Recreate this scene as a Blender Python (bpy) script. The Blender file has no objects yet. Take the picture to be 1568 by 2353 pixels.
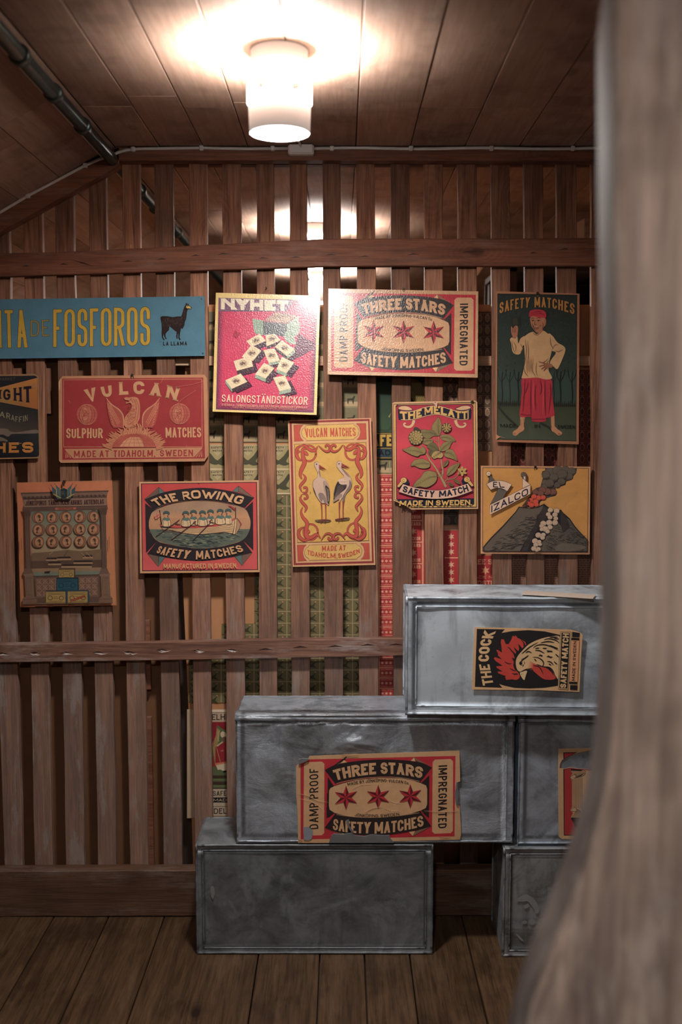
import bpy, math, random
from mathutils import Vector, Matrix, noise
from mathutils.geometry import tessellate_polygon
R = random.Random(7)
SC = bpy.context.scene
COL = SC.collection
# ------------------------------------------------------------------ camera
F = 2350.0; TH = math.atan(218.5 / F); EYE = 1.5
cam = bpy.data.cameras.new('camera'); camo = bpy.data.objects.new('camera', cam); COL.objects.link(camo)
camo.location = (0, 0, EYE); camo.rotation_euler = (math.pi / 2 - TH, 0, 0)
cam.sensor_fit = 'VERTICAL'; cam.sensor_height = 36; cam.sensor_width = 24; cam.lens = 36 * F / 2353
cam.dof.use_dof = True; cam.dof.focus_distance = 2.87; cam.dof.aperture_fstop = 2.0; cam.clip_start = 0.05
SC.camera = camo
# ------------------------------------------------------------------ world, exposure
w = bpy.data.worlds.new('world'); SC.world = w; w.use_nodes = True
w.node_tree.nodes['Background'].inputs[0].default_value = (0.9, 0.85, 0.8, 1)
w.node_tree.nodes['Background'].inputs[1].default_value = 0.003
vs = SC.view_settings; vs.view_transform = 'Standard'; vs.look = 'None'; vs.exposure = 0.12; vs.gamma = 1.0
try: vs.use_curve_mapping = False
except Exception: pass
LAMP_DOWN = 15.5; LAMP_BAND = 13.0; LAMP_UP = 24.0; LAMP_COL = (1.0, 0.955, 0.92)
LAMPS = [(-0.128, 2.2, 1.0, 'white cylindrical ceiling lamp hanging nearest, glowing in front of the slat wall'),
         (-0.105, 4.14, 2.3, 'white cylindrical ceiling lamp seen glowing through the slats above the upper rail'),
         (-0.105, 5.4, 2.3, 'smaller glowing ceiling lamp seen through the slats just below the upper rail'),
         (-0.1, 0.15, 0.95, 'added unseen fill lamp, white and cylindrical, on the ceiling above the viewpoint')]  # last lamp is out of view, added to light post and front faces
WY = 3.0; CZ = 2.256
# ------------------------------------------------------------------ projection helpers (pixels of the photograph -> points on real planes)
def ray(px, py):
    x = (px - 784) / F; y = -(py - 1176.5) / F
    return Vector((x, math.cos(TH) + y * math.sin(TH), -math.sin(TH) + y * math.cos(TH)))
def onY(px, py, Y):
    d = ray(px, py); t = Y / d.y
    return Vector((d.x * t, Y, EYE + d.z * t))
def onZ(px, py, Z):
    d = ray(px, py); t = (Z - EYE) / d.z
    return Vector((d.x * t, d.y * t, Z))
def s2l(c):
    c = c / 255.0
    return c / 12.92 if c <= 0.04045 else ((c + 0.055) / 1.055) ** 2.4
def lin(c, g=1.0):
    v = [s2l(x) * g for x in c[:3]]; m = sum(v) / 3
    return tuple(min(0.9, x * 0.89 + m * 0.11) for x in v)
# ------------------------------------------------------------------ materials
def newmat(name):
    m = bpy.data.materials.new(name); m.use_nodes = True
    nt = m.node_tree; b = nt.nodes['Principled BSDF']
    return m, nt, b
class NB:
    """tiny node builder"""
    def __init__(s, nt): s.nt = nt; s.l = nt.links
    def n(s, t, **k):
        n = s.nt.nodes.new(t)
        for a, v in k.items(): setattr(n, a, v)
        return n
    def put(s, sock, v):
        if hasattr(v, 'is_output') or isinstance(v, bpy.types.NodeSocket): s.l.new(v, sock)
        else: sock.default_value = v
    def coord(s, which='Object'): return s.n('ShaderNodeTexCoord').outputs[which]
    def vmath(s, op, a, b):
        n = s.n('ShaderNodeVectorMath', operation=op); s.put(n.inputs[0], a); s.put(n.inputs[1], b); return n.outputs[0]
    def math(s, op, a, b=0.0, clamp=False):
        n = s.n('ShaderNodeMath', operation=op, use_clamp=clamp); s.put(n.inputs[0], a); s.put(n.inputs[1], b); return n.outputs[0]
    def noise(s, vec, scale, detail=4, rough=0.55, dist=0.0):
        n = s.n('ShaderNodeTexNoise'); s.l.new(vec, n.inputs['Vector']); n.inputs['Scale'].default_value = scale
        n.inputs['Detail'].default_value = detail; n.inputs['Roughness'].default_value = rough; n.inputs['Distortion'].default_value = dist
        return n.outputs['Fac']
    def ramp(s, fac, a, b, lo=0.0, hi=1.0):
        n = s.n('ShaderNodeMapRange'); n.interpolation_type = 'SMOOTHSTEP'
        s.put(n.inputs[0], fac); n.inputs[1].default_value = a; n.inputs[2].default_value = b
        n.inputs[3].default_value = lo; n.inputs[4].default_value = hi
        return n.outputs[0]
    def mix(s, fac, a, b, mode='MIX'):
        n = s.n('ShaderNodeMix', data_type='RGBA', blend_type=mode)
        s.put(n.inputs[0], fac)
        s.put(n.inputs[6], a if not isinstance(a, tuple) else (*a[:3], 1)); s.put(n.inputs[7], b if not isinstance(b, tuple) else (*b[:3], 1))
        return n.outputs[2]
    def sep(s, v): n = s.n('ShaderNodeSeparateXYZ'); s.l.new(v, n.inputs[0]); return n.outputs
    def bump(s, h, strength, dist, b):
        n = s.n('ShaderNodeBump'); n.inputs['Strength'].default_value = strength; n.inputs['Distance'].default_value = dist
        s.l.new(h, n.inputs['Height']); s.l.new(n.outputs[0], b.inputs['Normal'])
def wood(name, c1, c2, axis, worn=(0.3, 0.27, 0.25), wear=0.0, knots=0.7, rough=0.62, vary=0.35, grain=1.0, stain=0.35, lowgrey=False, spec=0.3, bmp=0.6):
    m, nt, b = newmat(name); N = NB(nt)
    co = N.coord('Object'); info = N.n('ShaderNodeObjectInfo'); rnd = info.outputs['Random']
    off = N.n('ShaderNodeCombineXYZ'); r37 = N.math('MULTIPLY', rnd, 37.0)
    for i in range(3): N.l.new(r37, off.inputs[i])
    co2 = N.vmath('ADD', co, off.outputs[0])
    sc = [1, 1, 1]; sc[axis] = 0.045
    st = N.vmath('MULTIPLY', co2, tuple(sc))
    warp = N.noise(N.vmath('MULTIPLY', co2, tuple(0.35 if i == axis else 1 for i in range(3))), 7, 2)
    wv = N.vmath('ADD', st, N.vmath('MULTIPLY', N.n('ShaderNodeCombineXYZ').outputs[0], (0, 0, 0)))
    g1 = N.noise(st, 70 * grain, 5, 0.62, 0.6)
    g2 = N.noise(st, 260 * grain, 3, 0.6)
    vor = N.n('ShaderNodeTexVoronoi'); vor.feature = 'F1'; vor.inputs['Scale'].default_value = 4.2
    N.l.new(N.vmath('MULTIPLY', co2, tuple(0.55 if i == axis else 1.0 for i in range(3))), vor.inputs['Vector'])
    kn = N.ramp(vor.outputs['Distance'], 0.03, 0.085, 1, 0)
    rings = N.math('SINE', N.math('MULTIPLY', N.math('ADD', vor.outputs['Distance'], N.math('MULTIPLY', warp, 0.25)), 160.0))
    ringm = N.math('MULTIPLY', N.ramp(vor.outputs['Distance'], 0.05, 0.32, 0.35, 0.0), rings)
    f = N.math('ADD', N.math('MULTIPLY', N.ramp(g1, 0.36, 0.64), 0.6), N.math('MULTIPLY', N.ramp(g2, 0.36, 0.64), 0.4))
    f = N.math('ADD', f, N.math('MULTIPLY', ringm, 0.35), True)
    c = N.mix(f, c2, c1)
    c = N.mix(N.math('MULTIPLY', kn, knots), c, tuple(v * 0.22 for v in c2))
    big = N.noise(co2, 5.0, 3, 0.6)
    c = N.mix(N.math('MULTIPLY', N.ramp(big, 0.48, 0.7), stain), c, tuple(v * 0.45 for v in c2))
    tone = N.ramp(rnd, 0, 1, 1 - vary, 1 + vary)
    tc = N.n('ShaderNodeCombineXYZ')
    for i in range(3): N.l.new(tone, tc.inputs[i])
    c = N.mix(1.0, c, tc.outputs[0], 'MULTIPLY')
    if wear > 0:
        wn = N.noise(N.vmath('MULTIPLY', co2, tuple(0.25 if i == axis else 1 for i in range(3))), 16, 6, 0.7)
        wm = N.ramp(wn, 0.5, 0.68)
        if lowgrey:
            z = N.sep(N.n('ShaderNodeNewGeometry').outputs['Position'])[2]
            lz = N.ramp(z, 0.45, 1.35, 1.0, 0.03)
            wm = N.math('ADD', N.math('MULTIPLY', wm, N.math('ADD', lz, 0.12)), N.math('MULTIPLY', lz, 0.42), True)
        c = N.mix(N.math('MULTIPLY', wm, wear), c, worn)
    N.l.new(c, b.inputs['Base Color']); b.inputs['Roughness'].default_value = rough
    b.inputs['Specular IOR Level'].default_value = spec
    N.bump(N.math('ADD', N.math('MULTIPLY', g1, 0.6), N.math('MULTIPLY', g2, 0.4)), bmp, 0.003, b)
    return m
def plain(name, col, rough=0.5, metal=0.0, emit=None, es=0.0, var=0.12, scale=25, bump=0.15):
    m, nt, b = newmat(name); N = NB(nt); co = N.coord('Object')
    n = N.noise(co, scale, 5, 0.6)
    c = N.mix(n, tuple(v * (1 - var) for v in col), tuple(min(1, v * (1 + var)) for v in col))
    N.l.new(c, b.inputs['Base Color']); b.inputs['Roughness'].default_value = rough; b.inputs['Metallic'].default_value = metal
    if emit: b.inputs['Emission Color'].default_value = (*emit, 1); b.inputs['Emission Strength'].default_value = es
    if bump: N.bump(N.noise(co, scale * 6, 3), bump, 0.001, b)
    return m
M = {}
M['slat'] = wood('slat_wood', (0.38, 0.18, 0.103), (0.14, 0.057, 0.033), 2, worn=(0.36, 0.31, 0.28), wear=0.75, vary=0.28, lowgrey=True)
M['rail'] = wood('rail_wood', (0.29, 0.118, 0.066), (0.14, 0.052, 0.03), 0, worn=(0.3, 0.22, 0.18), wear=0.3, vary=0.1)
M['lowrail'] = wood('low_rail_wood', (0.27, 0.14, 0.095), (0.13, 0.06, 0.042), 0, worn=(0.42, 0.36, 0.33), wear=0.7, vary=0.08)
M['beam'] = wood('beam_wood', (0.155, 0.082, 0.048), (0.08, 0.04, 0.024), 0, wear=0.3, vary=0.1)
M['batten'] = wood('batten_wood', (0.75, 0.5, 0.33), (0.55, 0.33, 0.2), 0, vary=0.12, knots=0.3)
M['ceil'] = wood('ceiling_wood', (0.44, 0.285, 0.21), (0.34, 0.21, 0.15), 1, wear=0.45, worn=(0.46, 0.34, 0.27), vary=0.12, knots=0.45, rough=0.72, stain=0.6, spec=0.2, bmp=0.15)
M['floor'] = wood('floor_wood', (0.135, 0.078, 0.04), (0.055, 0.029, 0.015), 1, worn=(0.19, 0.12, 0.07), wear=0.35, vary=0.12, knots=0.8, rough=0.5, stain=0.55, spec=0.25)
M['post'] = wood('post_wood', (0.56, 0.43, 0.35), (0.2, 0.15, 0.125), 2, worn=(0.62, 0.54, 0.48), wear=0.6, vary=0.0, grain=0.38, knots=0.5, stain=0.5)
M['postshade'] = wood('post_shaded_edge_wood', (0.25, 0.21, 0.19), (0.11, 0.09, 0.08), 2, worn=(0.34, 0.32, 0.31), wear=0.5, vary=0.0, grain=0.38)  # darker copy of the post wood, shade on its left edge put into colour
M['panel'] = plain('hardboard_panel', (0.19, 0.085, 0.038), 0.7, var=0.2)
M['board'] = plain('fibreboard_tan', (0.56, 0.27, 0.125), 0.75, var=0.1, scale=60)
M['dark'] = plain('dark_boards', (0.035, 0.022, 0.018), 0.8)
M['white'] = plain('white_lamp_enamel', (0.78, 0.7, 0.66), 0.4, var=0.03)
M['shade'] = plain('lit_lamp_plastic', (0.75, 0.7, 0.66), 0.4, var=0.03, emit=(1.0, 0.9, 0.84), es=0.25, bump=0)
M['glow'] = plain('lamp_glow', (0.9, 0.88, 0.85), 0.5, emit=LAMP_COL, es=LAMP_BAND, bump=0)
M['cable'] = plain('white_cable_plastic', (0.82, 0.79, 0.77), 0.4, var=0.06)
M['jbox'] = plain('grey_box_plastic', (0.82, 0.77, 0.71), 0.5, var=0.05)
M['plate'] = plain('dark_ceiling_plate', (0.07, 0.055, 0.048), 0.7, var=0.05)
M['pipe'] = plain('green_painted_pipe', (0.06, 0.085, 0.08), 0.28, 0.6, var=0.5, scale=40)
M['nail'] = plain('rusty_nail', (0.06, 0.045, 0.035), 0.5, 0.7)
M['wire'] = plain('brass_wire', (0.35, 0.25, 0.14), 0.35, 0.8)
M['bright'] = plain('bright_tack', (0.75, 0.75, 0.75), 0.2, 1.0)
def printmat(name, rough, bstr, bscale, spec=0.4, coat=0.0):
    m, nt, b = newmat(name); N = NB(nt); co = N.coord('Object')
    at = N.n('ShaderNodeVertexColor'); at.layer_name = 'ink'
    n = N.noise(co, 22, 6, 0.65); sp = N.noise(co, 420, 2, 0.6)
    v = N.math('ADD', N.ramp(n, 0.25, 0.75, 0.9, 1.06), N.ramp(sp, 0.3, 0.7, -0.05, 0.05))
    cx = N.n('ShaderNodeCombineXYZ')
    for i in range(3): N.l.new(v, cx.inputs[i])
    c = N.mix(1.0, at.outputs[0], cx.outputs[0], 'MULTIPLY')
    N.l.new(c, b.inputs['Base Color']); b.inputs['Roughness'].default_value = rough
    b.inputs['Specular IOR Level'].default_value = spec; b.inputs['Coat Weight'].default_value = coat; b.inputs['Coat Roughness'].default_value = 0.2
    N.bump(N.noise(co, bscale, 3, 0.5), bstr, 0.002, b)
    return m
M['print'] = printmat('printed_card', 0.55, 0.08, 300, 0.3)
M['gloss'] = printmat('varnished_print', 0.25, 0.45, 230, 0.6, 0.6)
M['enamel'] = printmat('enamelled_tin', 0.24, 0.06, 18, 0.5, 0.3)
def tin(name, base, pale, edge, amount, seed, rough=0.42, wrinkle=0.0):
    m, nt, b = newmat(name); N = NB(nt)
    g = N.sep(N.coord('Generated')); co = N.vmath('ADD', N.coord('Object'), (seed, seed * 1.7, 0))
    ex = N.math('MINIMUM', g[0], N.math('SUBTRACT', 1.0, g[0])); ez = N.math('MINIMUM', g[2], N.math('SUBTRACT', 1.0, g[2]))
    ez = N.math('MULTIPLY', ez, 0.5); e = N.math('MINIMUM', ex, ez)
    n1 = N.noise(co, 4, 7, 0.66, 1.2); n2 = N.noise(N.vmath('MULTIPLY', co, (1, 1, 1.3)), 9, 7, 0.72, 0.5); n3 = N.noise(co, 60, 4, 0.7)
    nn = N.ramp(n2, 0.32, 0.62)
    em = N.math('MULTIPLY', N.ramp(e, 0.0, 0.03, 1, 0), nn)
    halo = N.math('MULTIPLY', N.math('MULTIPLY', N.ramp(e, 0.03, 0.06), N.ramp(e, 0.2, 0.07)), N.ramp(n1, 0.36, 0.62, 0, 0.8))
    pm = N.ramp(N.math('ADD', n1, N.math('MULTIPLY', n3, 0.12)), 0.52, 0.66, 0, amount)
    f = N.math('MAXIMUM', N.math('MAXIMUM', N.math('MULTIPLY', em, edge), N.math('MULTIPLY', halo, amount)), pm)
    c = N.mix(N.ramp(n2, 0.3, 0.7), tuple(v * 0.55 for v in base), tuple(v * 1.3 for v in base))
    c = N.mix(f, c, pale)
    groove = N.math('MULTIPLY', N.math('MULTIPLY', N.ramp(e, 0.016, 0.026), N.ramp(e, 0.042, 0.03)), N.ramp(n2, 0.3, 0.55, 0.25, 0.85))
    c = N.mix(groove, c, tuple(v * 0.3 for v in base))
    vs_ = N.noise(N.vmath('MULTIPLY', co, (1, 1, 0.12)), 30, 4, 0.6)
    c = N.mix(N.ramp(vs_, 0.55, 0.72, 0, 0.4), c, tuple(v * 0.5 for v in base))
    c = N.mix(N.ramp(n3, 0.62, 0.75, 0, 0.35), c, tuple(v * 0.5 for v in base))
    N.l.new(c, b.inputs['Base Color']); b.inputs['Metallic'].default_value = 0.45
    N.l.new(N.math('ADD', rough - 0.1, N.math('MULTIPLY', n2, 0.3)), b.inputs['Roughness'])
    if wrinkle:
        wr = N.noise(N.vmath('MULTIPLY', co, (0.7, 1, 1.3)), 9, 2, 0.5, 0.8); mk_ = N.math('MULTIPLY', N.math('MULTIPLY', N.ramp(g[2], 0.55, 0.8), N.ramp(g[0], 0.62, 0.45)), N.ramp(g[0], 0.1, 0.25))
        N.bump(N.math('ADD', N.math('MULTIPLY', n2, 0.12), N.math('MULTIPLY', N.math('MULTIPLY', wr, mk_), wrinkle)), 1.0, 0.035, b)
        N.l.new(N.math('SUBTRACT', N.math('ADD', rough - 0.1, N.math('MULTIPLY', n2, 0.3)), N.math('MULTIPLY', mk_, 0.12)), b.inputs['Roughness'])
    else: N.bump(n2, 0.25, 0.004, b)
    return m
# ------------------------------------------------------------------ mesh helpers
def tag(o, label=None, cat=None, group=None, kind=None):
    if label: o['label'] = label
    if cat: o['category'] = cat
    if group: o['group'] = group
    if kind: o['kind'] = kind
    return o
def link(name, vs, fs, mat, parent=None, loc=None, smooth=False):
    """one mesh object; vs are world points when loc is given as origin, else local"""
    me = bpy.data.meshes.new(name)
    if loc is not None: vs = [(v[0] - loc[0], v[1] - loc[1], v[2] - loc[2]) for v in vs]
    me.from_pydata([tuple(v) for v in vs], [], [tuple(f) for f in fs]); me.validate()
    import bmesh
    bm = bmesh.new(); bm.from_mesh(me); bmesh.ops.recalc_face_normals(bm, faces=bm.faces[:]); bm.to_mesh(me); bm.free()
    if smooth:
        for p in me.polygons: p.use_smooth = True
    me.materials.append(mat)
    o = bpy.data.objects.new(name, me); COL.objects.link(o)
    if loc is not None: o.location = loc
    if parent is not None:
        o.parent = parent
        if loc is not None: o.location = Vector(loc) - parent.location
    return o
def empty(name, loc, label=None, cat=None, group=None, kind=None):
    o = bpy.data.objects.new(name, None); COL.objects.link(o); o.location = loc; o.empty_display_size = 0.05
    return tag(o, label, cat, group, kind)
def box(x0, x1, y0, y1, z0, z1, ch=0.0):
    """chamfered box"""
    if ch <= 0:
        v = [(x, y, z) for z in (z0, z1) for y in (y0, y1) for x in (x0, x1)]
        return v, [(0, 2, 3, 1), (4, 5, 7, 6), (0, 1, 5, 4), (2, 6, 7, 3), (0, 4, 6, 2), (1, 3, 7, 5)]
    import bmesh
    bm = bmesh.new(); bmesh.ops.create_cube(bm, size=1)
    for v in bm.verts: v.co = ((x0 + x1) / 2 + v.co.x * (x1 - x0), (y0 + y1) / 2 + v.co.y * (y1 - y0), (z0 + z1) / 2 + v.co.z * (z1 - z0))
    bmesh.ops.bevel(bm, geom=bm.edges[:], offset=ch, segments=1, affect='EDGES')
    bm.verts.index_update(); r = [tuple(v.co) for v in bm.verts], [tuple(v.index for v in f.verts) for f in bm.faces]; bm.free(); return r
def merge(*ms):
    V = []; Fc = []
    for v, f in ms:
        k = len(V); V += list(v); Fc += [tuple(i + k for i in q) for q in f]
    return V, Fc
def lathe(prof, cx, cy, n=40, cap0=False, cap1=False):
    V = []; Fc = []
    for r, z in prof:
        for i in range(n):
            a = 2 * math.pi * i / n; V.append((cx + r * math.cos(a), cy + r * math.sin(a), z))
    for k in range(len(prof) - 1):
        for i in range(n):
            j = (i + 1) % n; Fc.append((k * n + i, k * n + j, (k + 1) * n + j, (k + 1) * n + i))
    if cap0: Fc.append(tuple(range(n)))
    if cap1: Fc.append(tuple((len(prof) - 1) * n + i for i in range(n)))
    return V, Fc
def tube(pts, r, n=10, closed=False):
    pts = [Vector(p) for p in pts]; V = []; Fc = []; m = len(pts); up = None
    for i, p in enumerate(pts):
        a = pts[(i - 1) % m] if (closed or i > 0) else p; b = pts[(i + 1) % m] if (closed or i < m - 1) else p
        t = (b - a).normalized()
        if up is None: up = Vector((0, 0, 1)) if abs(t.z) < 0.9 else Vector((1, 0, 0))
        s = t.cross(up).normalized(); u = s.cross(t).normalized(); up = u
        rr = r[i] if isinstance(r, (list, tuple)) else r
        for k in range(n):
            q = 2 * math.pi * k / n; V.append(p + s * rr * math.cos(q) + u * rr * math.sin(q))
    for i in range(m if closed else m - 1):
        for k in range(n):
            j = (k + 1) % n; i2 = (i + 1) % m; Fc.append((i * n + k, i * n + j, i2 * n + j, i2 * n + k))
    if not closed: Fc.append(tuple(range(n))); Fc.append(tuple((m - 1) * n + k for k in range(n)))
    return V, Fc
# ================================================================== THE SETTING
def plank_y(name, x0, x1, y0, y1, z0, z1, mat, parent, rot=None, ch=0.0015):
    v, f = box(x0, x1, y0, y1, z0, z1, ch)
    return link(name, v, f, mat, parent, ((x0 + x1) / 2, (y0 + y1) / 2, (z0 + z1) / 2))
# floor
sx = [onZ(a, b, 0).x for a, b in ((82, 2178), (250, 2104), (357, 2164), (594, 2195), (735, 2196), (838, 2196), (942, 2196), (1085, 2202))]
xs = sx[:]
k = 0
while xs[0] > -2.6: xs.insert(0, xs[0] - [0.19, 0.16, 0.21, 0.17][k % 4]); k += 1
while xs[-1] < 2.0: xs.append(xs[-1] + [0.2, 0.15, 0.18, 0.22][k % 4]); k += 1
v, f = box(xs[0] - .02, xs[-1] + .02, -2.6, 8.1, -0.08, -0.028)
floor = tag(link('floor', v, f, M['dark']), kind='structure')
for i in range(len(xs) - 1):
    g = 0.0016
    plank_y('plank', xs[i] + g, xs[i + 1] - g, -2.5, 8.0, -0.028, R.uniform(-0.0012, 0), M['floor'], floor, ch=0.002)
# ceiling: flat part with planks, sloped part on the left
cxs = [onY(p, 336, 2.95).x for p in (262, 366, 466, 569, 692, 818, 944, 1070, 1195, 1319, 1445)]
XB = cxs[0]
while cxs[-1] < 2.0: cxs.append(cxs[-1] + 0.158)
v, f = box(XB - .02, cxs[-1] + .05, -2.6, 8.1, CZ + 0.022, CZ + 0.06)
ceiling = tag(link('ceiling', v, f, M['dark']), kind='structure')
for i in range(len(cxs) - 1):
    cuts = [-2.5, R.uniform(0.2, 0.9), 1.86 + 0.03 * math.sin(i * 2.3), R.uniform(2.42, 2.62), R.uniform(3.6, 4.4), R.uniform(5, 6), 8.0]
    for a, b in zip(cuts[:-1], cuts[1:]):
        dz = R.uniform(0, 0.0015)
        plank_y('plank', cxs[i] + .0012, cxs[i + 1] - .0012, a + .0006, b - .0006, CZ + dz, CZ + 0.022, M['ceil'], ceiling, ch=0.0012)
SLA = math.radians(28.3)
def slope_z(x): return CZ - max(0, (XB - x)) * math.tan(SLA)
spx = [XB]
for p, q in ((135, 398), (43, 451)):      # seams seen on the slope, at the wall
    spx.append(onY(p, q, 2.95).x)
while spx[-1] > -2.6: spx.append(spx[-1] - 0.125)
for i in range(len(spx) - 1):
    a, b = spx[i + 1], spx[i]
    cuts = [-2.5, R.uniform(0.3, 1.2), R.uniform(1.9, 2.6), R.uniform(3.6, 4.5), 8.0]
    for y0, y1 in zip(cuts[:-1], cuts[1:]):
        za, zb = slope_z(a), slope_z(b); nx, nz = math.sin(SLA) * -0.02, math.cos(SLA) * 0.02; e = 0.0012
        V = [(a + e, y0 + .0006, za), (b - e, y0 + .0006, zb), (b - e, y1 - .0006, zb), (a + e, y1 - .0006, za)]
        V += [(x + nx, y, z + nz) for x, y, z in V]
        link('plank', V, [(0, 3, 2, 1), (4, 5, 6, 7), (0, 1, 5, 4), (1, 2, 6, 5), (2, 3, 7, 6), (3, 0, 4, 7)], M['ceil'], ceiling, ((a + b) / 2, (y0 + y1) / 2, (za + zb) / 2))
# backing of the slope
x0 = spx[-1] - .05; nx, nz = -math.sin(SLA) * 0.03, math.cos(SLA) * 0.03
V = [(x0, -2.6, slope_z(x0)), (XB, -2.6, CZ), (XB, 8.1, CZ), (x0, 8.1, slope_z(x0))]
V = [(x + nx * .8, y, z + nz * .8) for x, y, z in V] + [(x + 2 * nx, y, z + 2 * nz) for x, y, z in V]
link('backing', V, [(0, 3, 2, 1), (4, 5, 6, 7), (0, 1, 5, 4), (1, 2, 6, 5), (2, 3, 7, 6), (3, 0, 4, 7)], M['dark'], ceiling, (x0, 2, 1.5))
# outer walls of the attic (mostly unseen)
def boardwall(name, horizontal, a0, a1, fixed, z1f, side, mat):
    if horizontal: v, f = box(a0, a1, min(fixed, fixed + side * .03), max(fixed, fixed + side * .03), 0, z1f)
    else: v, f = box(min(fixed, fixed + side * .03), max(fixed, fixed + side * .03), a0, a1, 0, z1f)
    return tag(link(name, v, f, mat), kind='structure')
M['wallw'] = wood('attic_wall_wood', (0.2, 0.11, 0.07), (0.1, 0.055, 0.035), 0, vary=0.1)
xl, xr = xs[0] + .03, cxs[-1] - .02
boardwall('wall_left', False, -2.5, 8.0, xl, slope_z(xl) - .002, -1, M['wallw'])
boardwall('wall_right', False, -2.5, 8.0, xr, CZ, 1, M['wallw'])
boardwall('wall_front', True, xl, xr, -2.5, CZ, -1, M['wallw'])
we = boardwall('wall_end', True, xl, xr, 7.97, CZ, 1, M['dark'])
# the slatted partition
wall = empty('wall_back', (0, WY, 0), kind='structure')
EDG = [ # (left, right) at y=500, (left,right) at y=1430, centre at y=2000 : photograph pixels
 (-175, -135, -155, -113, -112), (-98, -58, -80, -38, -40),
 (-20, 20, -7, 36, 31), (54, 96, 68, 110, 100), (128, 170, 142, 186, 173), (205, 245, 215, 258, 246), (281, 322, 288, 331, 320),
 (356, 398, 367, 409, 398), (435, 476, 442, 484, 469), (511, 554, 519, 562, 544), (590, 630, 595, 637, 617), (666, 706, 669, 712, 693),
 (742, 783, 745, 789, 769), (820, 862, 825, 870, 849), (899, 942, 904, 948, 929), (975, 1018, 978, 1021, 1001), (1053, 1096, 1056, 1098, 1078),
 (1130, 1173, 1134, 1177, 1157), (1206, 1249, 1212, 1253, 1234), (1280, 1326, 1287, 1329, 1309), (1359, 1402, 1361, 1403, 1383),
 (1437, 1479, 1439, 1481, 1460), (1515, 1558, 1517, 1559, 1538), (1592, 1634, 1594, 1636, 1615)]
ZT = onY(784, 500, WY).z; ZM = onY(784, 1430, WY).z; ZB = onY(784, 2000, WY).z
for (a, b, c, d, e) in EDG:
    at = [onY(a, 500, WY).x, onY(c, 1430, WY).x]; bt = [onY(b, 500, WY).x, onY(d, 1430, WY).x]
    ce = onY(e, 2000, WY).x
    wm = bt[1] - at[1]
    tab = [(ZB, ce - wm / 2, ce + wm / 2), (ZM, at[1], bt[1]), (ZT, at[0], bt[0])]
    def edge(z):
        if z < ZM: (z0, l0, r0), (z1, l1, r1) = tab[0], tab[1]
        else: (z0, l0, r0), (z1, l1, r1) = tab[1], tab[2]
        t = (z - z0) / (z1 - z0); return l0 + (l1 - l0) * t, r0 + (r1 - r0) * t
    cxm = (at[0] + bt[0]) / 2
    zt = min(slope_z(at[0]), slope_z(bt[0])) - 0.002; zb = 0.0
    n = 26; V = []; Fc = []; ph = R.uniform(0, 100); th = R.uniform(0.018, 0.023); yo = R.uniform(-0.0015, 0.0015)
    for i in range(n + 1):
        z = zb + (zt - zb) * i / n; l, r = edge(z)
        wl = (noise.noise((ph, z * 5, 0)) + 0.6 * noise.noise((ph, z * 17, 3))) * 0.0022; wr = (noise.noise((ph + 9, z * 5, 0)) + 0.6 * noise.noise((ph + 9, z * 19, 3))) * 0.0022
        l += wl; r += wr; y = WY + yo; c_ = 0.0014
        V += [(l, y + c_, z), (l + c_, y, z), (r - c_, y, z), (r, y + c_, z), (r, y + th, z), (l, y + th, z)]
        if i:
            p, q = (i - 1) * 6, i * 6
            Fc += [(p + k, p + (k + 1) % 6, q + (k + 1) % 6, q + k) for k in range(6)]
    Fc += [tuple(range(6)), tuple(n * 6 + k for k in range(6))]
    link('slat', V, Fc, M['slat'], wall, (cxm, WY, 1.0))
def wavy_rail(name, top, bot, Y0, Y1, mat, amp=0.0015, n=60):
    """top, bot: photograph pixel polylines of the rail's front edges on plane Y0"""
    def interp(pl, x):
        for (xa, ya), (xb, yb) in zip(pl[:-1], pl[1:]):
            if x <= xb: return ya + (yb - ya) * (x - xa) / (xb - xa)
        return pl[-1][1]
    V = []; Fc = []; xa, xb = top[0][0], top[-1][0]
    for i in range(n + 1):
        px = xa + (xb - xa) * i / n
        a = onY(px, interp(top, px), Y0); b = onY(px, interp(bot, px), Y0)
        j = noise.noise((px * .02, Y0 * 7, 1)) * amp; j2 = noise.noise((px * .03, Y0 * 7, 5)) * amp; c_ = 0.002
        V += [(a.x, Y0 + c_, a.z + j), (a.x, Y0, a.z + j - c_), (a.x, Y0, b.z + j2 + c_), (a.x, Y0 + c_, b.z + j2), (a.x, Y1, b.z + j2), (a.x, Y1, a.z + j)]
        if i:
            p, q = (i - 1) * 6, i * 6
            Fc += [(p + k, p + (k + 1) % 6, q + (k + 1) % 6, q + k) for k in range(6)]
    Fc += [tuple(range(6)), tuple(n * 6 + k for k in range(6))]
    o = link(name, V, Fc, mat, wall, (0, Y0, V[0][2]))
    return o
wavy_rail('rail', [(-180, 586), (0, 582), (140, 579), (745, 549), (1640, 546)], [(-180, 640), (0, 636), (745, 612), (1640, 610)], 2.975, 2.998, M['rail'])
wavy_rail('rail', [(-180, 1482), (0, 1480), (300, 1477), (560, 1471), (920, 1467), (1640, 1460)], [(-180, 1524), (0, 1523), (420, 1517), (920, 1507), (1640, 1500)], 2.972, 2.998, M['lowrail'])
wavy_rail('sill_beam', [(-200, 2003), (450, 2000), (1640, 1998)], [(-200, 2108), (450, 2105), (1640, 2103)], 2.955, 2.998, M['beam'])
wavy_rail('top_beam', [(262, 338), (1640, 338)], [(262, 369), (700, 368), (1640, 371)], 2.955, 2.998, M['rail'])
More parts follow.
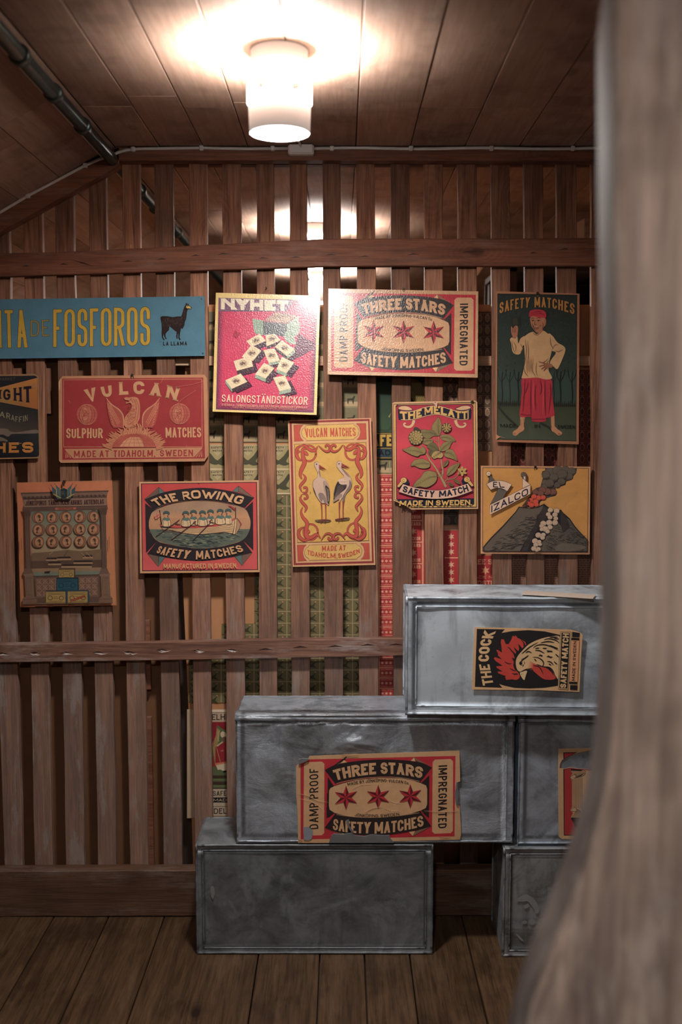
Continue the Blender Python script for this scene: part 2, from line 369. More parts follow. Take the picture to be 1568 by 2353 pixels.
# sloped head beam
A0, A1 = onY(-190, 603, 2.955), onY(262, 338, 2.955)
h = 0.052
V = []
for P in (Vector((xl + .05, 2.955, slope_z(xl + .05))), Vector((XB + 0.012, 2.955, slope_z(XB)))):
    V += [(P.x, 2.955, P.z - .001), (P.x + 0.0, 2.955, P.z - h), (P.x, 2.998, P.z - h), (P.x, 2.998, P.z - .001)]
link('top_beam', V, [(0, 1, 5, 4), (1, 2, 6, 5), (2, 3, 7, 6), (3, 0, 4, 7), (0, 3, 2, 1), (4, 5, 6, 7)], M['rail'], wall, (A1.x, 2.955, A1.z))
# back battens behind the slats
def batten(px0, py0, px1, py1, Y, t, mat):
    a = onY(px0, py1, Y); b = onY(px1, py0, Y)
    v, f = box(a.x, b.x, Y, Y + t, a.z, b.z, 0.001)
    return link('batten', v, f, mat, wall, ((a.x + b.x) / 2, Y, (a.z + b.z) / 2))
batten(390, 818, 1640, 840, 3.022, 0.018, M['batten'])
batten(262, 368, 1640, 379, 3.022, 0.03, M['rail'])
batten(100, 846, 114, 951, 3.022, 0.02, M['slat'])
batten(28, 846, 52, 951, 3.022, 0.02, M['slat'])
batten(332, 1425, 344, 1585, 3.024, 0.016, M['rail'])
batten(333, 1648, 348, 2040, 3.024, 0.016, M['rail'])
def backboard(pts, Y, t, mat, name='backing_panel'):
    P = [onY(x, y, Y) for x, y in pts]; n = len(P)
    V = [tuple(p) for p in P] + [(p.x, p.y + t, p.z) for p in P]
    Fc = [tuple(range(n)), tuple(range(2 * n - 1, n - 1, -1))] + [(i, (i + 1) % n, n + (i + 1) % n, n + i) for i in range(n)]
    return link(name, V, Fc, mat, wall, tuple(P[0]))
backboard([(-220, 700), (398, 700), (404, 1200), (412, 1480), (424, 2140), (-220, 2140)], 3.05, 0.006, M['panel'])
backboard([(428, 700), (1640, 700), (1640, 2130), (448, 2130), (434, 1640), (420, 1330)], 3.052, 0.006, M['board'])
v, f = box(onY(385, 1400, 3.1).x, onY(470, 1400, 3.1).x, 3.1, 3.11, 0.0, onY(400, 705, 3.1).z)  # dark sheet added behind the gap to keep it black, standing in for shade
link('backing_panel', v, f, M['dark'], wall, (-.45, 3.1, 1.0))
# things on the wall's top: cable, junction box, pipe
cpts = [(-150, 570), (0, 488), (64, 450), (130, 415), (196, 380), (228, 366), (252, 360), (272, 350), (290, 345), (320, 342), (463, 340), (560, 342), (662, 341)]
P = [onY(a, b, 2.95) for a, b in cpts]
v1 = tube(P, 0.0042, 8)
P2 = [onY(a, 341 + 1.2 * math.sin(a / 47), 2.95) for a in range(720, 1640, 40)]
cab = tag(link('cable', *merge(v1, tube(P2, 0.0042, 8)), M['cable'], None, tuple(onY(700, 341, 2.95)), smooth=True), 'white electric cable clipped along the top of the slat wall under the ceiling', 'cable')
for a, b in ((-70, 527), (64, 450), (196, 380), (306, 343), (463, 340), (627, 341), (763, 341), (945, 341), (1130, 341), (1317, 341), (1500, 341)):
    p = onY(a, b, 2.949); v, f = box(p.x - .006, p.x + .006, p.y - .006, p.y + .006, p.z - .0065, p.z + .0065, .002)
    link('clip', v, f, M['cable'], cab, tuple(p))
a, b = onY(662, 355, 2.93), onY(722, 328, 2.93)
v, f = box(a.x, b.x, 2.925, 2.954, a.z, min(b.z, CZ - .001), .004)
jb = tag(link('junction_box', v, f, M['jbox'], None, ((a.x + b.x) / 2, 2.94, (a.z + b.z) / 2)), 'small pale plastic junction box on the wall top below the hanging lamp', 'junction box')
v, f = box(a.x + .004, b.x - .004, 2.922, 2.926, a.z + .004, a.z + .026, .001)
link('lid', v, f, M['cable'], jb, ((a.x + b.x) / 2, 2.923, a.z + .015))
lc = [((a.x + b.x) / 2, 2.928, CZ - .006), ((a.x + b.x) / 2 - .004, 2.88, CZ - .005), (-.12, 2.6, CZ - .005), (-.135, 2.21, CZ - .004)]
tag(link('lamp_cord', *tube(lc, 0.0038, 8), M['cable'], None, lc[0], smooth=True), 'short pale cord running over the ceiling from junction box to nearest lamp', 'cord')
pc = onY(258, 366, 2.95); pr = 0.0165
px_, pz_ = pc.x, min(pc.z, slope_z(pc.x) - pr - .004)
seg = []
v0 = tube([(px_, -2.4, pz_), (px_, 7.9, pz_)], pr, 18)
parts = [v0]
pipe = tag(link('steel_pipe', *v0, M['pipe'], None, (px_, 2.7, pz_), smooth=True), 'dark green metal conduit pipe running along the ceiling bend on the left', 'pipe')
for yy in (1.55, 1.86, 2.12, 2.36, 2.62, 3.35, 3.62, 4.1, 4.7):
    link('coupling', *lathe([(pr + .0035, -.012), (pr + .005, -.008), (pr + .005, .008), (pr + .0035, .012)], 0, 0, 18, True, True), M['pipe'], pipe, None, True)
    o = pipe.children[-1] if pipe.children else None
    o = [c for c in bpy.data.objects if c.name.startswith('coupling')][-1]
    o.rotation_euler = (math.pi / 2, 0, 0); o.location = (0, yy - 2.7, 0)
th = tube([(px_ - .03, -2.4, slope_z(px_ - .03) - .006), (px_ - .03, 7.9, slope_z(px_ - .03) - .006)], 0.004, 8)
tag(link('thin_cable', *th, M['cable'], None, (px_ - .03, 2.7, pz_), smooth=True), 'thin pale cable beside the dark green pipe along the ceiling bend', 'cable')
# dark rack and things in the room beyond the slats, upper right
rk = empty('storage_rack', (1.05, 3.75, 0), 'dark wooden storage rack in the room beyond the slats, upper right', 'rack')
def rkp(nm, a, b, c, d, e, f): v_, f_ = box(a, b, c, d, e, f, .001); link(nm, v_, f_, M['dark'], rk, ((a + b) / 2, (c + d) / 2, (e + f) / 2))
for xx in (.56, 1.02, 1.5): rkp('post', xx, xx + .05, 3.6, 3.65, 0, 2.02); rkp('post', xx, xx + .05, 3.92, 3.97, 0, 2.02)
for zz_ in (.3, .75, 1.2, 1.62, 1.86, 2.0): rkp('shelf', .55, 1.56, 3.6, 3.97, zz_, zz_ + .022)
rkp('back', .55, 1.56, 3.97, 3.98, 0, 2.0)
lg = link('glass_shade', *lathe([(.006, 2.245), (.008, 2.1), (.02, 2.08), (.036, 2.045), (.03, 2.0), (.012, 1.975), (.0, 1.97)], 0, 0, 24), M['white'], None, None, True)
q = onY(1091, 640, 3.5); lg.location = (q.x, 3.5, 0); tag(lg, 'white glass lamp shade half hidden behind a slat above the wide three-star poster', 'lamp shade')
q0, q1, q2, q3_ = onY(1322, 560, 3.7), onY(1344, 560, 3.7), onY(1344, 502, 3.7), onY(1322, 514, 3.7)
dz_ = 2.0225 - q0.z
pb = link('white_card', [(p.x, p.y + o_, p.z + (dz_ if i < 2 else 0)) for o_ in (0, .004) for i, p in enumerate((q0, q1, q2, q3_))], [(0, 1, 2, 3), (7, 6, 5, 4), (0, 4, 5, 1), (1, 5, 6, 2), (2, 6, 7, 3), (3, 7, 4, 0)], M['white'], None, tuple(q0))
tag(pb, 'white card standing on the dark rack beyond the slats by the post', 'card')
# ------------------------------------------------------------------ lamps
def lamp(x, y, power, label, group=None):
    t = empty('ceiling_lamp', (x, y, CZ), label, 'lamp')
    link('canopy', *lathe([(0.0, 2.216), (.054, 2.216), (.058, 2.219), (.06, CZ - .001), (0, CZ - .001)], x, y), M['shade'], t, (x, y, CZ), True)
    link('lamp_body', *lathe([(.0, 2.118), (.022, 2.12), (.027, 2.13), (.027, 2.155), (.0, 2.162)], x, y, 24), M['glow'], t, (x, y, CZ), True)
    # glowing upper band with two windows each side
    n = 48; V = []; Fc = []
    for r, z in ((.068, 2.149), (.068, 2.16), (.068, 2.183), (.066, 2.197), (.0645, 2.197), (.0655, 2.183), (.0655, 2.16), (.0655, 2.149)):
        for i in range(n): q = 2 * math.pi * (i + .5) / n; V.append((x + r * math.cos(q), y + r * math.sin(q), z))
    holes = (30, 31, 39, 40, 6, 7, 15, 16)
    for k in range(8):
        for i in range(n):
            if k in (1, 5) and i in holes: continue
            Fc.append((k * n + i, k * n + (i + 1) % n, ((k + 1) % 8) * n + (i + 1) % n, ((k + 1) % 8) * n + i))
    link('glowing_band', V, Fc, M['glow'], t, (x, y, CZ), True)
    link('lower_shade', *lathe([(.062, 2.089), (.0635, 2.092), (.0655, 2.15), (.0635, 2.15), (.061, 2.092), (.062, 2.089)], x, y), M['shade'], t, (x, y, CZ), True)
    link('diffuser', *lathe([(0, 2.0975), (.06, 2.0975), (.06, 2.1), (0, 2.1)], x, y), M['glow'], t, (x, y, CZ))
    for k in range(3):
        q = 2 * math.pi * k / 3 + .5
        link('strut', *tube([(x + .055 * math.cos(q), y + .055 * math.sin(q), 2.19), (x + .055 * math.cos(q), y + .055 * math.sin(q), 2.218)], .002, 6), M['white'], t, (x, y, CZ))
    l = bpy.data.lights.new('downlight', 'AREA'); l.shape = 'DISK'; l.size = 0.118; l.energy = LAMP_DOWN * power; l.color = LAMP_COL
    o = bpy.data.objects.new('downlight', l); COL.objects.link(o); o.parent = t; o.location = (0, 0, 2.094 - CZ)
    l = bpy.data.lights.new('uplight', 'AREA'); l.shape = 'DISK'; l.size = 0.085; l.energy = LAMP_UP * power; l.color = LAMP_COL
    o = bpy.data.objects.new('uplight', l); COL.objects.link(o); o.parent = t; o.location = (0, 0, 2.184 - CZ); o.rotation_euler = (math.pi, 0, 0)
    return t
for a in LAMPS: lamp(*a)
# ------------------------------------------------------------------ post in the foreground
PY = 1.1; PT = 0.085
prof = [(1392, -250), (1390, -20), (1376, 30), (1370, 90), (1372, 250), (1374, 500), (1376, 620), (1380, 700), (1383, 780), (1381, 1000), (1380, 1200), (1381, 1400), (1378, 1500),
        (1372, 1600), (1366, 1700), (1354, 1780), (1332, 1870), (1300, 1960), (1268, 2050), (1232, 2140), (1205, 2200), (1188, 2260), (1168, 2353), (1130, 2500), (1085, 2700), (1040, 2950), (1000, 3300), (980, 3700)]
Yb = PY + PT
V = []; Fc = []; zs = []
for a, b in prof:
    p = onY(a, b, Yb); zs.append((p.z, p.x))
zs.append((-0.0, zs[-1][1] - .01)) if zs[-1][0] > 0 else None
zs = [z for z in zs if z[0] >= 0.0] + ([(0.0, [z for z in zs if z[0] < 0][0][1])] if any(z[0] < 0 for z in zs) else [])
zs = [z for z in zs if z[0] <= CZ]; zs.insert(0, (CZ, zs[0][1]))
# resample smoothly
zz = [CZ * i / 110 for i in range(111)]
def fx(z):
    for (za, xa), (zb_, xb) in zip(zs[:-1], zs[1:]):
        if zb_ <= z <= za: return xa + (xb - xa) * (za - z) / max(1e-6, za - zb_)
    return zs[-1][1]
NS = 14
for z in zz:
    xL = sum(fx(min(CZ, max(0, z + d))) for d in (-.03, -.015, 0, .015, .03)) / 5
    wv = 0.004 * noise.noise((0, 0, z * 6)); sec = []
    xR = 0.62 + 0.03 * noise.noise((5, 0, z * 2))
    sec = [(xL, Yb), (xL - .001 + wv * .3, Yb - PT * .35), (xL + .003 + wv, Yb - PT * .75), (xL + .012 + wv, PY + .002), (xL + .035, PY - .006), (xL + .08, PY - .012), (xL + .14, PY - .014 + wv), ((xL + xR) / 2 + .05, PY - .012), (xR - .03, PY), (xR, PY + .03), (xR, Yb + .02), (xR - .05, Yb + .06), ((xL + xR) / 2, Yb + .06), (xL + .03, Yb + .035)]
    for j, (x, y) in enumerate(sec):
        V.append((x, y + 0.004 * noise.noise((x * 14, j, z * 1.2)), z))
for i in range(len(zz) - 1):
    for k in range(NS):
        Fc.append((i * NS + k, i * NS + (k + 1) % NS, (i + 1) * NS + (k + 1) % NS, (i + 1) * NS + k))
Fc += [tuple(range(NS)), tuple((len(zz) - 1) * NS + k for k in range(NS))]
po = link('timber_post', V, Fc, M['post'], None, (.45, PY, 0), smooth=True); po.data.materials.append(M['postshade'])
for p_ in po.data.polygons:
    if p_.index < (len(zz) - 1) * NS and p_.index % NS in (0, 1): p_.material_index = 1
tag(po, 'thick curved grey-brown timber post blurred in the right foreground', 'post', kind='thing')
# ================================================================== PRINT: flat lettering and pictures as inked shapes on a card
GL = {
 'A': (1.0, [[(0, 0), (.5, 1)], [(1, 0), (.5, 1)], [(.2, .3), (.8, .3)]]), 'B': (.92, [[(0, 0), (0, 1)], [(0, 1), (.94, 1, 1), (.94, .53, 1), (0, .53)], [(0, .53), (1, .53, 1), (1, 0, 1), (0, 0)]]),
 'C': (.92, [[(1, .68), (1, 1, 1), (0, 1, 1), (0, 0, 1), (1, 0, 1), (1, .32)]]), 'D': (.95, [[(0, 0), (0, 1)], [(0, 1), (1, 1, 1), (1, 0, 1), (0, 0)]]),
 'E': (.8, [[(0, 0), (0, 1)], [(0, 1), (1, 1)], [(0, .53), (.85, .53)], [(0, 0), (1, 0)]]), 'F': (.78, [[(0, 0), (0, 1)], [(0, 1), (1, 1)], [(0, .5), (.85, .5)]]),
 'G': (.95, [[(1, .7), (1, 1, 1), (0, 1, 1), (0, 0, 1), (1, 0, 1), (1, .46)], [(.55, .46), (1, .46)]]), 'H': (.95, [[(0, 0), (0, 1)], [(1, 0), (1, 1)], [(0, .52), (1, .52)]]),
 'I': (0, [[(.5, 0), (.5, 1)]]), 'J': (.75, [[(1, 1), (1, 0, 1), (0, 0, 1), (0, .3)]]), 'K': (.95, [[(0, 0), (0, 1)], [(0, .38), (1, 1)], [(.3, .56), (1, 0)]]),
 'L': (.76, [[(0, 0), (0, 1)], [(0, 0), (1, 0)]]), 'M': (1.3, [[(0, 0), (0, 1)], [(1, 0), (1, 1)], [(0, 1), (.5, .12)], [(1, 1), (.5, .12)]]),
 'N': (1.0, [[(0, 0), (0, 1)], [(1, 0), (1, 1)], [(0, 1), (1, 0)]]), 'O': (.98, [[(0, .5), (0, 1, 1), (1, 1, 1), (1, 0, 1), (0, 0, 1), (0, .5)]]),
 'P': (.9, [[(0, 0), (0, 1)], [(0, 1), (1, 1, 1), (1, .46, 1), (0, .46)]]), 'R': (.95, [[(0, 0), (0, 1)], [(0, 1), (1, 1, 1), (1, .48, 1), (0, .48)], [(.5, .5), (1, 0)]]),
 'S': (.9, [[(1, .7), (1, 1, 1), (0, 1, 1), (0, .53, 1), (1, .49, 1), (1, 0, 1), (0, 0, 1), (0, .3)]]), 'T': (.85, [[(0, 1), (1, 1)], [(.5, 0), (.5, 1)]]),
 'U': (.95, [[(0, 1), (0, 0, 1), (1, 0, 1), (1, 1)]]), 'V': (1.0, [[(0, 1), (.5, 0)], [(1, 1), (.5, 0)]]), 'W': (1.45, [[(0, 1), (.26, 0)], [(.26, 0), (.5, .9)], [(.5, .9), (.74, 0)], [(.74, 0), (1, 1)]]),
 'X': (.95, [[(0, 0), (1, 1)], [(0, 1), (1, 0)]]), 'Y': (.95, [[(0, 1), (.5, .45)], [(1, 1), (.5, .45)], [(.5, .5), (.5, 0)]]), 'Z': (.9, [[(0, 1), (1, 1)], [(0, 0), (1, 0)], [(0, 0), (1, 1)]]),
 '1': (.4, [[(1, 0), (1, 1)], [(0, .8), (1, 1)]]), '5': (.85, [[(1, 1), (0, 1)], [(0, 1), (0, .55)], [(0, .55), (1, .55, 1), (1, 0, 1), (0, 0)]]), '-': (.5, [[(0, .45), (1, .45)]]),
 '.': (0, [[(.5, 0), (.5, .05)]]), ',': (0.1, [[(1, .07), (0, -.18)]]), '"': (.35, [[(0, .75), (0, 1)], [(1, .75), (1, 1)]]), 'o': (.7, [[(0, .3), (0, .6, 1), (1, .6, 1), (1, 0, 1), (0, 0, 1), (0, .3)]])}
DOTS = {'Ö': ('O', 2), 'Ä': ('A', 2), 'Å': ('A', 1)}
def cr(pts, closed=True, n=6):
    """Catmull-Rom through pts"""
    m = len(pts); out = []
    rng = range(m) if closed else range(m - 1)
    for i in rng:
        p = [pts[(i + k - 1) % m] if closed else pts[min(max(i + k - 1, 0), m - 1)] for k in range(4)]
        for j in range(n):
            t = j / n; t2 = t * t; t3 = t2 * t
            out.append(tuple(.5 * (2 * p[1][q] + (p[2][q] - p[0][q]) * t + (2 * p[0][q] - 5 * p[1][q] + 4 * p[2][q] - p[3][q]) * t2 + (3 * p[1][q] - p[0][q] - 3 * p[2][q] + p[3][q]) * t3) for q in (0, 1)))
    if not closed: out.append(tuple(pts[-1][:2]))
    return out
def fillet(path, rad, n=5):
    out = []
    for i, p in enumerate(path):
        if len(p) < 3 or i in (0, len(path) - 1): out.append(p[:2]); continue
        a, b = path[i - 1], path[i + 1]
        la = math.hypot(a[0] - p[0], a[1] - p[1]); lb = math.hypot(b[0] - p[0], b[1] - p[1])
        ra = min(rad, la * (.5 if len(a) > 2 else .999)); rb = min(rad, lb * (.5 if len(b) > 2 else .999))
        if la < 1e-6 or lb < 1e-6: out.append(p[:2]); continue
        s = (p[0] + (a[0] - p[0]) * ra / la, p[1] + (a[1] - p[1]) * ra / la); e = (p[0] + (b[0] - p[0]) * rb / lb, p[1] + (b[1] - p[1]) * rb / lb)
        for j in range(n + 1):
            t = j / n; k = .552
            c1 = (s[0] + (p[0] - s[0]) * k, s[1] + (p[1] - s[1]) * k); c2 = (e[0] + (p[0] - e[0]) * k, e[1] + (p[1] - e[1]) * k)
            out.append(tuple((1 - t) ** 3 * s[q] + 3 * (1 - t) ** 2 * t * c1[q] + 3 * (1 - t) * t * t * c2[q] + t ** 3 * e[q] for q in (0, 1)))
    return out
def ribbon(pts, w, w2=None, taper=None):
    """list of quads along the polyline"""
    n = len(pts); L = []; Rr = []
    for i, p in enumerate(pts):
        a = pts[max(i - 1, 0)]; b = pts[min(i + 1, n - 1)]
        dx, dy = b[0] - a[0], b[1] - a[1]; l = math.hypot(dx, dy) or 1
        t = i / (n - 1) if n > 1 else 0
        ww = w if w2 is None else w + (w2 - w) * t
        if taper: ww = w * taper(t)
        L.append((p[0] - dy / l * ww / 2, p[1] + dx / l * ww / 2)); Rr.append((p[0] + dy / l * ww / 2, p[1] - dx / l * ww / 2))
    return [[L[i], L[i + 1], Rr[i + 1], Rr[i]] for i in range(n - 1)]
LENS = lambda t: math.sin(math.pi * min(1, max(0, t))) ** .7 + .02
TAIL = lambda t: (1 - t) ** .8 + .03
def q3(P):
    if len(P) == 2: P = [P[0], ((P[0][0] + P[1][0]) / 2, (P[0][1] + P[1][1]) / 2), P[1]]
    if len(P) == 3:
        a, m, b = P
        def f(t):
            l0 = 2 * (t - .5) * (t - 1); l1 = -4 * t * (t - 1); l2 = 2 * t * (t - .5)
            return (a[0] * l0 + m[0] * l1 + b[0] * l2, a[1] * l0 + m[1] * l1 + b[1] * l2)
        return f
    C = cr(P, False, 16)
    def g(t):
        x = min(max(t, 0), 1) * (len(C) - 1); i = min(int(x), len(C) - 2); u = x - i
        return (C[i][0] + (C[i + 1][0] - C[i][0]) * u, C[i][1] + (C[i + 1][1] - C[i][1]) * u)
    return g
class Print:
    """draws in the pixel frame of an enlarged crop (ox, oy, s): crop pixel * s + offset = photograph pixel; lands on the plane of matrix Mx"""
    def __init__(s, ox, oy, sc, loc, tilt=0.0, rotz=0.0, gain=1.3):
        s.ox, s.oy, s.sc, s.gain = ox, oy, sc, gain
        s.loc = Vector(loc); s.rot = (tilt, 0, rotz)
        s.Mx = Matrix.Translation(s.loc) @ Matrix.Rotation(rotz, 4, 'Z') @ Matrix.Rotation(tilt, 4, 'X'); s.inv = s.Mx.inverted()
        s.o = s.inv @ Vector((0, 0, EYE)); s.r3 = s.inv.to_3x3()
        s.V = []; s.F = []; s.C = []; s.layer = 0; s.dz = 3.2e-5; s.tf = None
    def pt(s, p, y=0.0):
        if s.tf: p = s.tf(p)
        d = s.r3 @ ray(s.ox + p[0] * s.sc, s.oy + p[1] * s.sc); t = -s.o.y / d.y; q = s.o + d * t
        return Vector((q.x, y, q.z))
    def col(s, c): return lin(c, s.gain)
    def add(s, polys, col, grads=None, lev=None):
        """polys: list of point lists drawn on one new layer"""
        s.layer += 1; y = -s.layer * s.dz
        c = s.col(col) if col is not None else None
        for pi, P in enumerate(polys):
            k = len(s.V); n = len(P); yy = y - 1e-5 * (lev[pi] if lev else 0)
            s.V += [s.pt(p, yy) for p in P]
            cs = [s.col(g) for g in grads[pi]] if grads else None
            if n <= 4 and (n == 3 or True) and s._convex(P): fs = [tuple(range(n))]
            else:
                try: fs = [tuple(f) for f in tessellate_polygon([[Vector((p[0], p[1], 0)) for p in P]])]
                except Exception: fs = [tuple(range(n))]
            for f in fs:
                s.F.append(tuple(i + k for i in f))
                s.C += [cs[i] if cs else c for i in f]
        return s
    @staticmethod
    def _convex(P):
        n = len(P)
        if n < 4: return True
        sg = 0
        for i in range(n):
            a, b, c = P[i], P[(i + 1) % n], P[(i + 2) % n]
            z = (b[0] - a[0]) * (c[1] - b[1]) - (b[1] - a[1]) * (c[0] - b[0])
            if abs(z) > 1e-9:
                if sg * z < 0: return False
                sg = z
        return True
    def poly(s, pts, c): return s.add([pts], c)
    def polys(s, L, c): s.layer += 1; return s.add(L, c, None, [i % 3 for i in range(len(L))])
    def blob(s, pts, c, n=5): return s.add([cr(pts, True, n)], c)
    def rect(s, x0, y0, x1, y1, c): return s.add([[(x0, y0), (x1, y0), (x1, y1), (x0, y1)]], c)
    def grad(s, pts, cols): return s.add([pts], None, [cols])
    def line(s, pts, w, c, smooth=False, closed=False, w2=None, taper=None):
        if smooth: pts = cr(pts, closed, 6)
        if closed: pts = list(pts) + [pts[0], pts[1]]
        return s.add(ribbon(pts, w, w2, taper), c)
    def lines(s, LL, w, c, smooth=False, taper=None):
        Q = []; lv = []
        for i, pts in enumerate(LL):
            r = ribbon(cr(pts, False, 5) if smooth else pts, w, None, taper); Q += r; lv += [i % 4] * len(r)
        s.layer += 1
        return s.add(Q, c, None, lv)
    def frame(s, q, w, c):
        """closed straight frame along quad/polygon q"""
        n = len(q); Q = []
        cx = sum(p[0] for p in q) / n; cy = sum(p[1] for p in q) / n
        for i in range(n):
            a, b = q[i], q[(i + 1) % n]; l = math.hypot(b[0] - a[0], b[1] - a[1]); ux, uy = (b[0] - a[0]) / l * w / 2, (b[1] - a[1]) / l * w / 2
            Q += ribbon([(a[0] - ux, a[1] - uy), (b[0] + ux, b[1] + uy)], w)
        return s.add(Q, c, None, [i % 2 for i in range(len(Q))])
    def ell(s, cx, cy, rx, ry, c, rot=0, n=22):
        return s.add([s.ep(cx, cy, rx, ry, rot, n)], c)
    @staticmethod
    def ep(cx, cy, rx, ry, rot=0, n=22, a0=0, a1=360):
        cr_, sr = math.cos(rot), math.sin(rot); out = []
        for i in range(n):
            q = math.radians(a0 + (a1 - a0) * i / (n if a1 - a0 >= 360 else n - 1))
            x, y = rx * math.cos(q), ry * math.sin(q); out.append((cx + x * cr_ - y * sr, cy + x * sr + y * cr_))
        return out
    def band(s, A, B, c, n=20):
        fa, fb = q3(A), q3(B)
        return s.add([[fa(i / n), fa((i + 1) / n), fb((i + 1) / n), fb(i / n)] for i in range(n)], c)
    def text(s, txt, base, top, c, pen=.2, gap=.35, serif=0.0, out=None, outc=None, pens=None):
        """base/top: 2, 3 or more points through which the foot and the head of the line of letters run; pen: stroke / letter height"""
        fb, ft = q3(base), q3(top)
        LB = sum(math.dist(fb(i / 8), fb((i + 1) / 8)) for i in range(8)); LT = sum(math.dist(ft(i / 8), ft((i + 1) / 8)) for i in range(8))
        H = math.dist(fb(.5), ft(.5)); W = (LB + LT) / 2; w = pen * H; g = gap * w
        for _it in range(3):
          g = gap * w; units = 0.0; fixed = 0.0
          for i, ch in enumerate(txt):
            b = DOTS.get(ch, (ch,))[0]
            if ch == ' ': units += .45
            else:
                u = GL[b][0]; units += u; fixed += w * (1 if u == 0 else 0)
                if i < len(txt) - 1: fixed += g
          unit = max(W - fixed, W * .3) / max(units, .01)
          if units > .3 and w > .34 * unit: w = (w + .34 * unit) / 2 if _it < 2 else .34 * unit
        x = 0.0; Q = []; lv = []
        def M2(px, py):
            u, v = px / W, py / H
            a, b = fb(u), ft(u); return (a[0] + (b[0] - a[0]) * v, a[1] + (b[1] - a[1]) * v)
        for i, ch in enumerate(txt):
            if ch == ' ': x += .45 * unit; continue
            b = DOTS.get(ch, (ch,))[0]; u, strokes = GL[b]
            wd = w if u == 0 else u * unit
            iw, ih = max(0, wd - w), H - w
            ext = (w * .5 if out is None else w * .5)
            loc = []; ll = []
            for si, st in enumerate(strokes):
                nl = len(loc)
                P = [((w / 2 + p[0] * iw) if u else w / 2, w / 2 + p[1] * ih, *p[2:]) for p in st]
                rnd = any(len(p) > 2 for p in st)
                if rnd:
                    rad = min(iw, ih * .5) * .62 + w * .1
                    path = fillet(P, rad)
                    # straight extension to the left edge for flat starts
                    loc += ribbon(path, w)
                else:
                    (x0, y0), (x1, y1) = P[0][:2], P[1][:2]; dx, dy = x1 - x0, y1 - y0; l = math.hypot(dx, dy) or 1e-6
                    (ax, ay), (bx, by) = st[0][:2], st[1][:2]
                    if abs(dy) > .35 * abs(dx):
                        hw = min(w / 2 * l / abs(dy), w * .95)
                        if b in 'MNW' : hw = min(hw, w * .62)
                        e0 = w / 2 if ay in (0, 1) else 0; e1 = w / 2 if by in (0, 1) else 0
                        sx_, sy_ = dx / abs(dy), dy / abs(dy)
                        p0 = (x0 - sx_ * e0, y0 - sy_ * e0); p1 = (x1 + sx_ * e1, y1 + sy_ * e1)
                        if dx and ay in (0, 1) and ax in (0, 1): p0 = (x0 + (0 if True else 0), p0[1])
                        loc.append([(p0[0] - hw, p0[1]), (p0[0] + hw, p0[1]), (p1[0] + hw, p1[1]), (p1[0] - hw, p1[1])])
                        if serif:
                            for (X, Y_, e) in ((p0[0], p0[1], ay), (p1[0], p1[1], by)):
                                if e in (0, 1): sg = 1 if e == 0 else -1; loc.append([(X - hw - serif * w, Y_), (X + hw + serif * w, Y_), (X + hw + serif * w, Y_ + sg * w * .38), (X - hw - serif * w, Y_ + sg * w * .38)])
                    else:
                        e0 = w / 2 if ax in (0, 1) else 0; e1 = w / 2 if bx in (0, 1) else 0
                        p0 = (x0 - dx / l * e0, y0 - dy / l * e0); p1 = (x1 + dx / l * e1, y1 + dy / l * e1); nx, ny = -dy / l * w / 2, dx / l * w / 2
                        loc.append([(p0[0] + nx, p0[1] + ny), (p1[0] + nx, p1[1] + ny), (p1[0] - nx, p1[1] - ny), (p0[0] - nx, p0[1] - ny)])
                ll += [si] * (len(loc) - nl)
            if ch in DOTS:
                for k in range(DOTS[ch][1]):
                    cx = wd / 2 + (0 if DOTS[ch][1] == 1 else (k - .5) * wd * .55); r = w * .55
                    loc.append([(cx - r, H * 1.1), (cx + r, H * 1.1), (cx + r, H * 1.1 + 2 * r), (cx - r, H * 1.1 + 2 * r)])
            ll += [0] * (len(loc) - len(ll)); lv += ll
            for q in loc: Q.append([M2(x + p[0], p[1]) for p in q])
            x += wd + g
        s.layer += 2
        if outc is not None:
            O = []
            for q in Q:
                for i in range(len(q)):
                    a, b2 = q[i], q[(i + 1) % len(q)]; l = math.dist(a, b2)
                    if l > .3: O += ribbon([(a[0] - (b2[0] - a[0]) / l * out, a[1] - (b2[1] - a[1]) / l * out), (b2[0] + (b2[0] - a[0]) / l * out, b2[1] + (b2[1] - a[1]) / l * out)], 2 * out)
            s.add(O, outc, None, [i % 3 for i in range(len(O))]); s.layer += 1
        return s.add(Q, c, None, lv)
    def build(s, name, parent, mat, y=0.0):
        me = bpy.data.meshes.new(name); me.from_pydata([tuple(v) for v in s.V], [], s.F)
        at = me.color_attributes.new('ink', 'FLOAT_COLOR', 'CORNER')
        flat = []
        for c in s.C: flat += [c[0], c[1], c[2], 1.0]
        at.data.foreach_set('color', flat); me.materials.append(mat)
        o = bpy.data.objects.new(name, me); COL.objects.link(o); o.parent = parent; o.location = (0, y, 0)
        return o
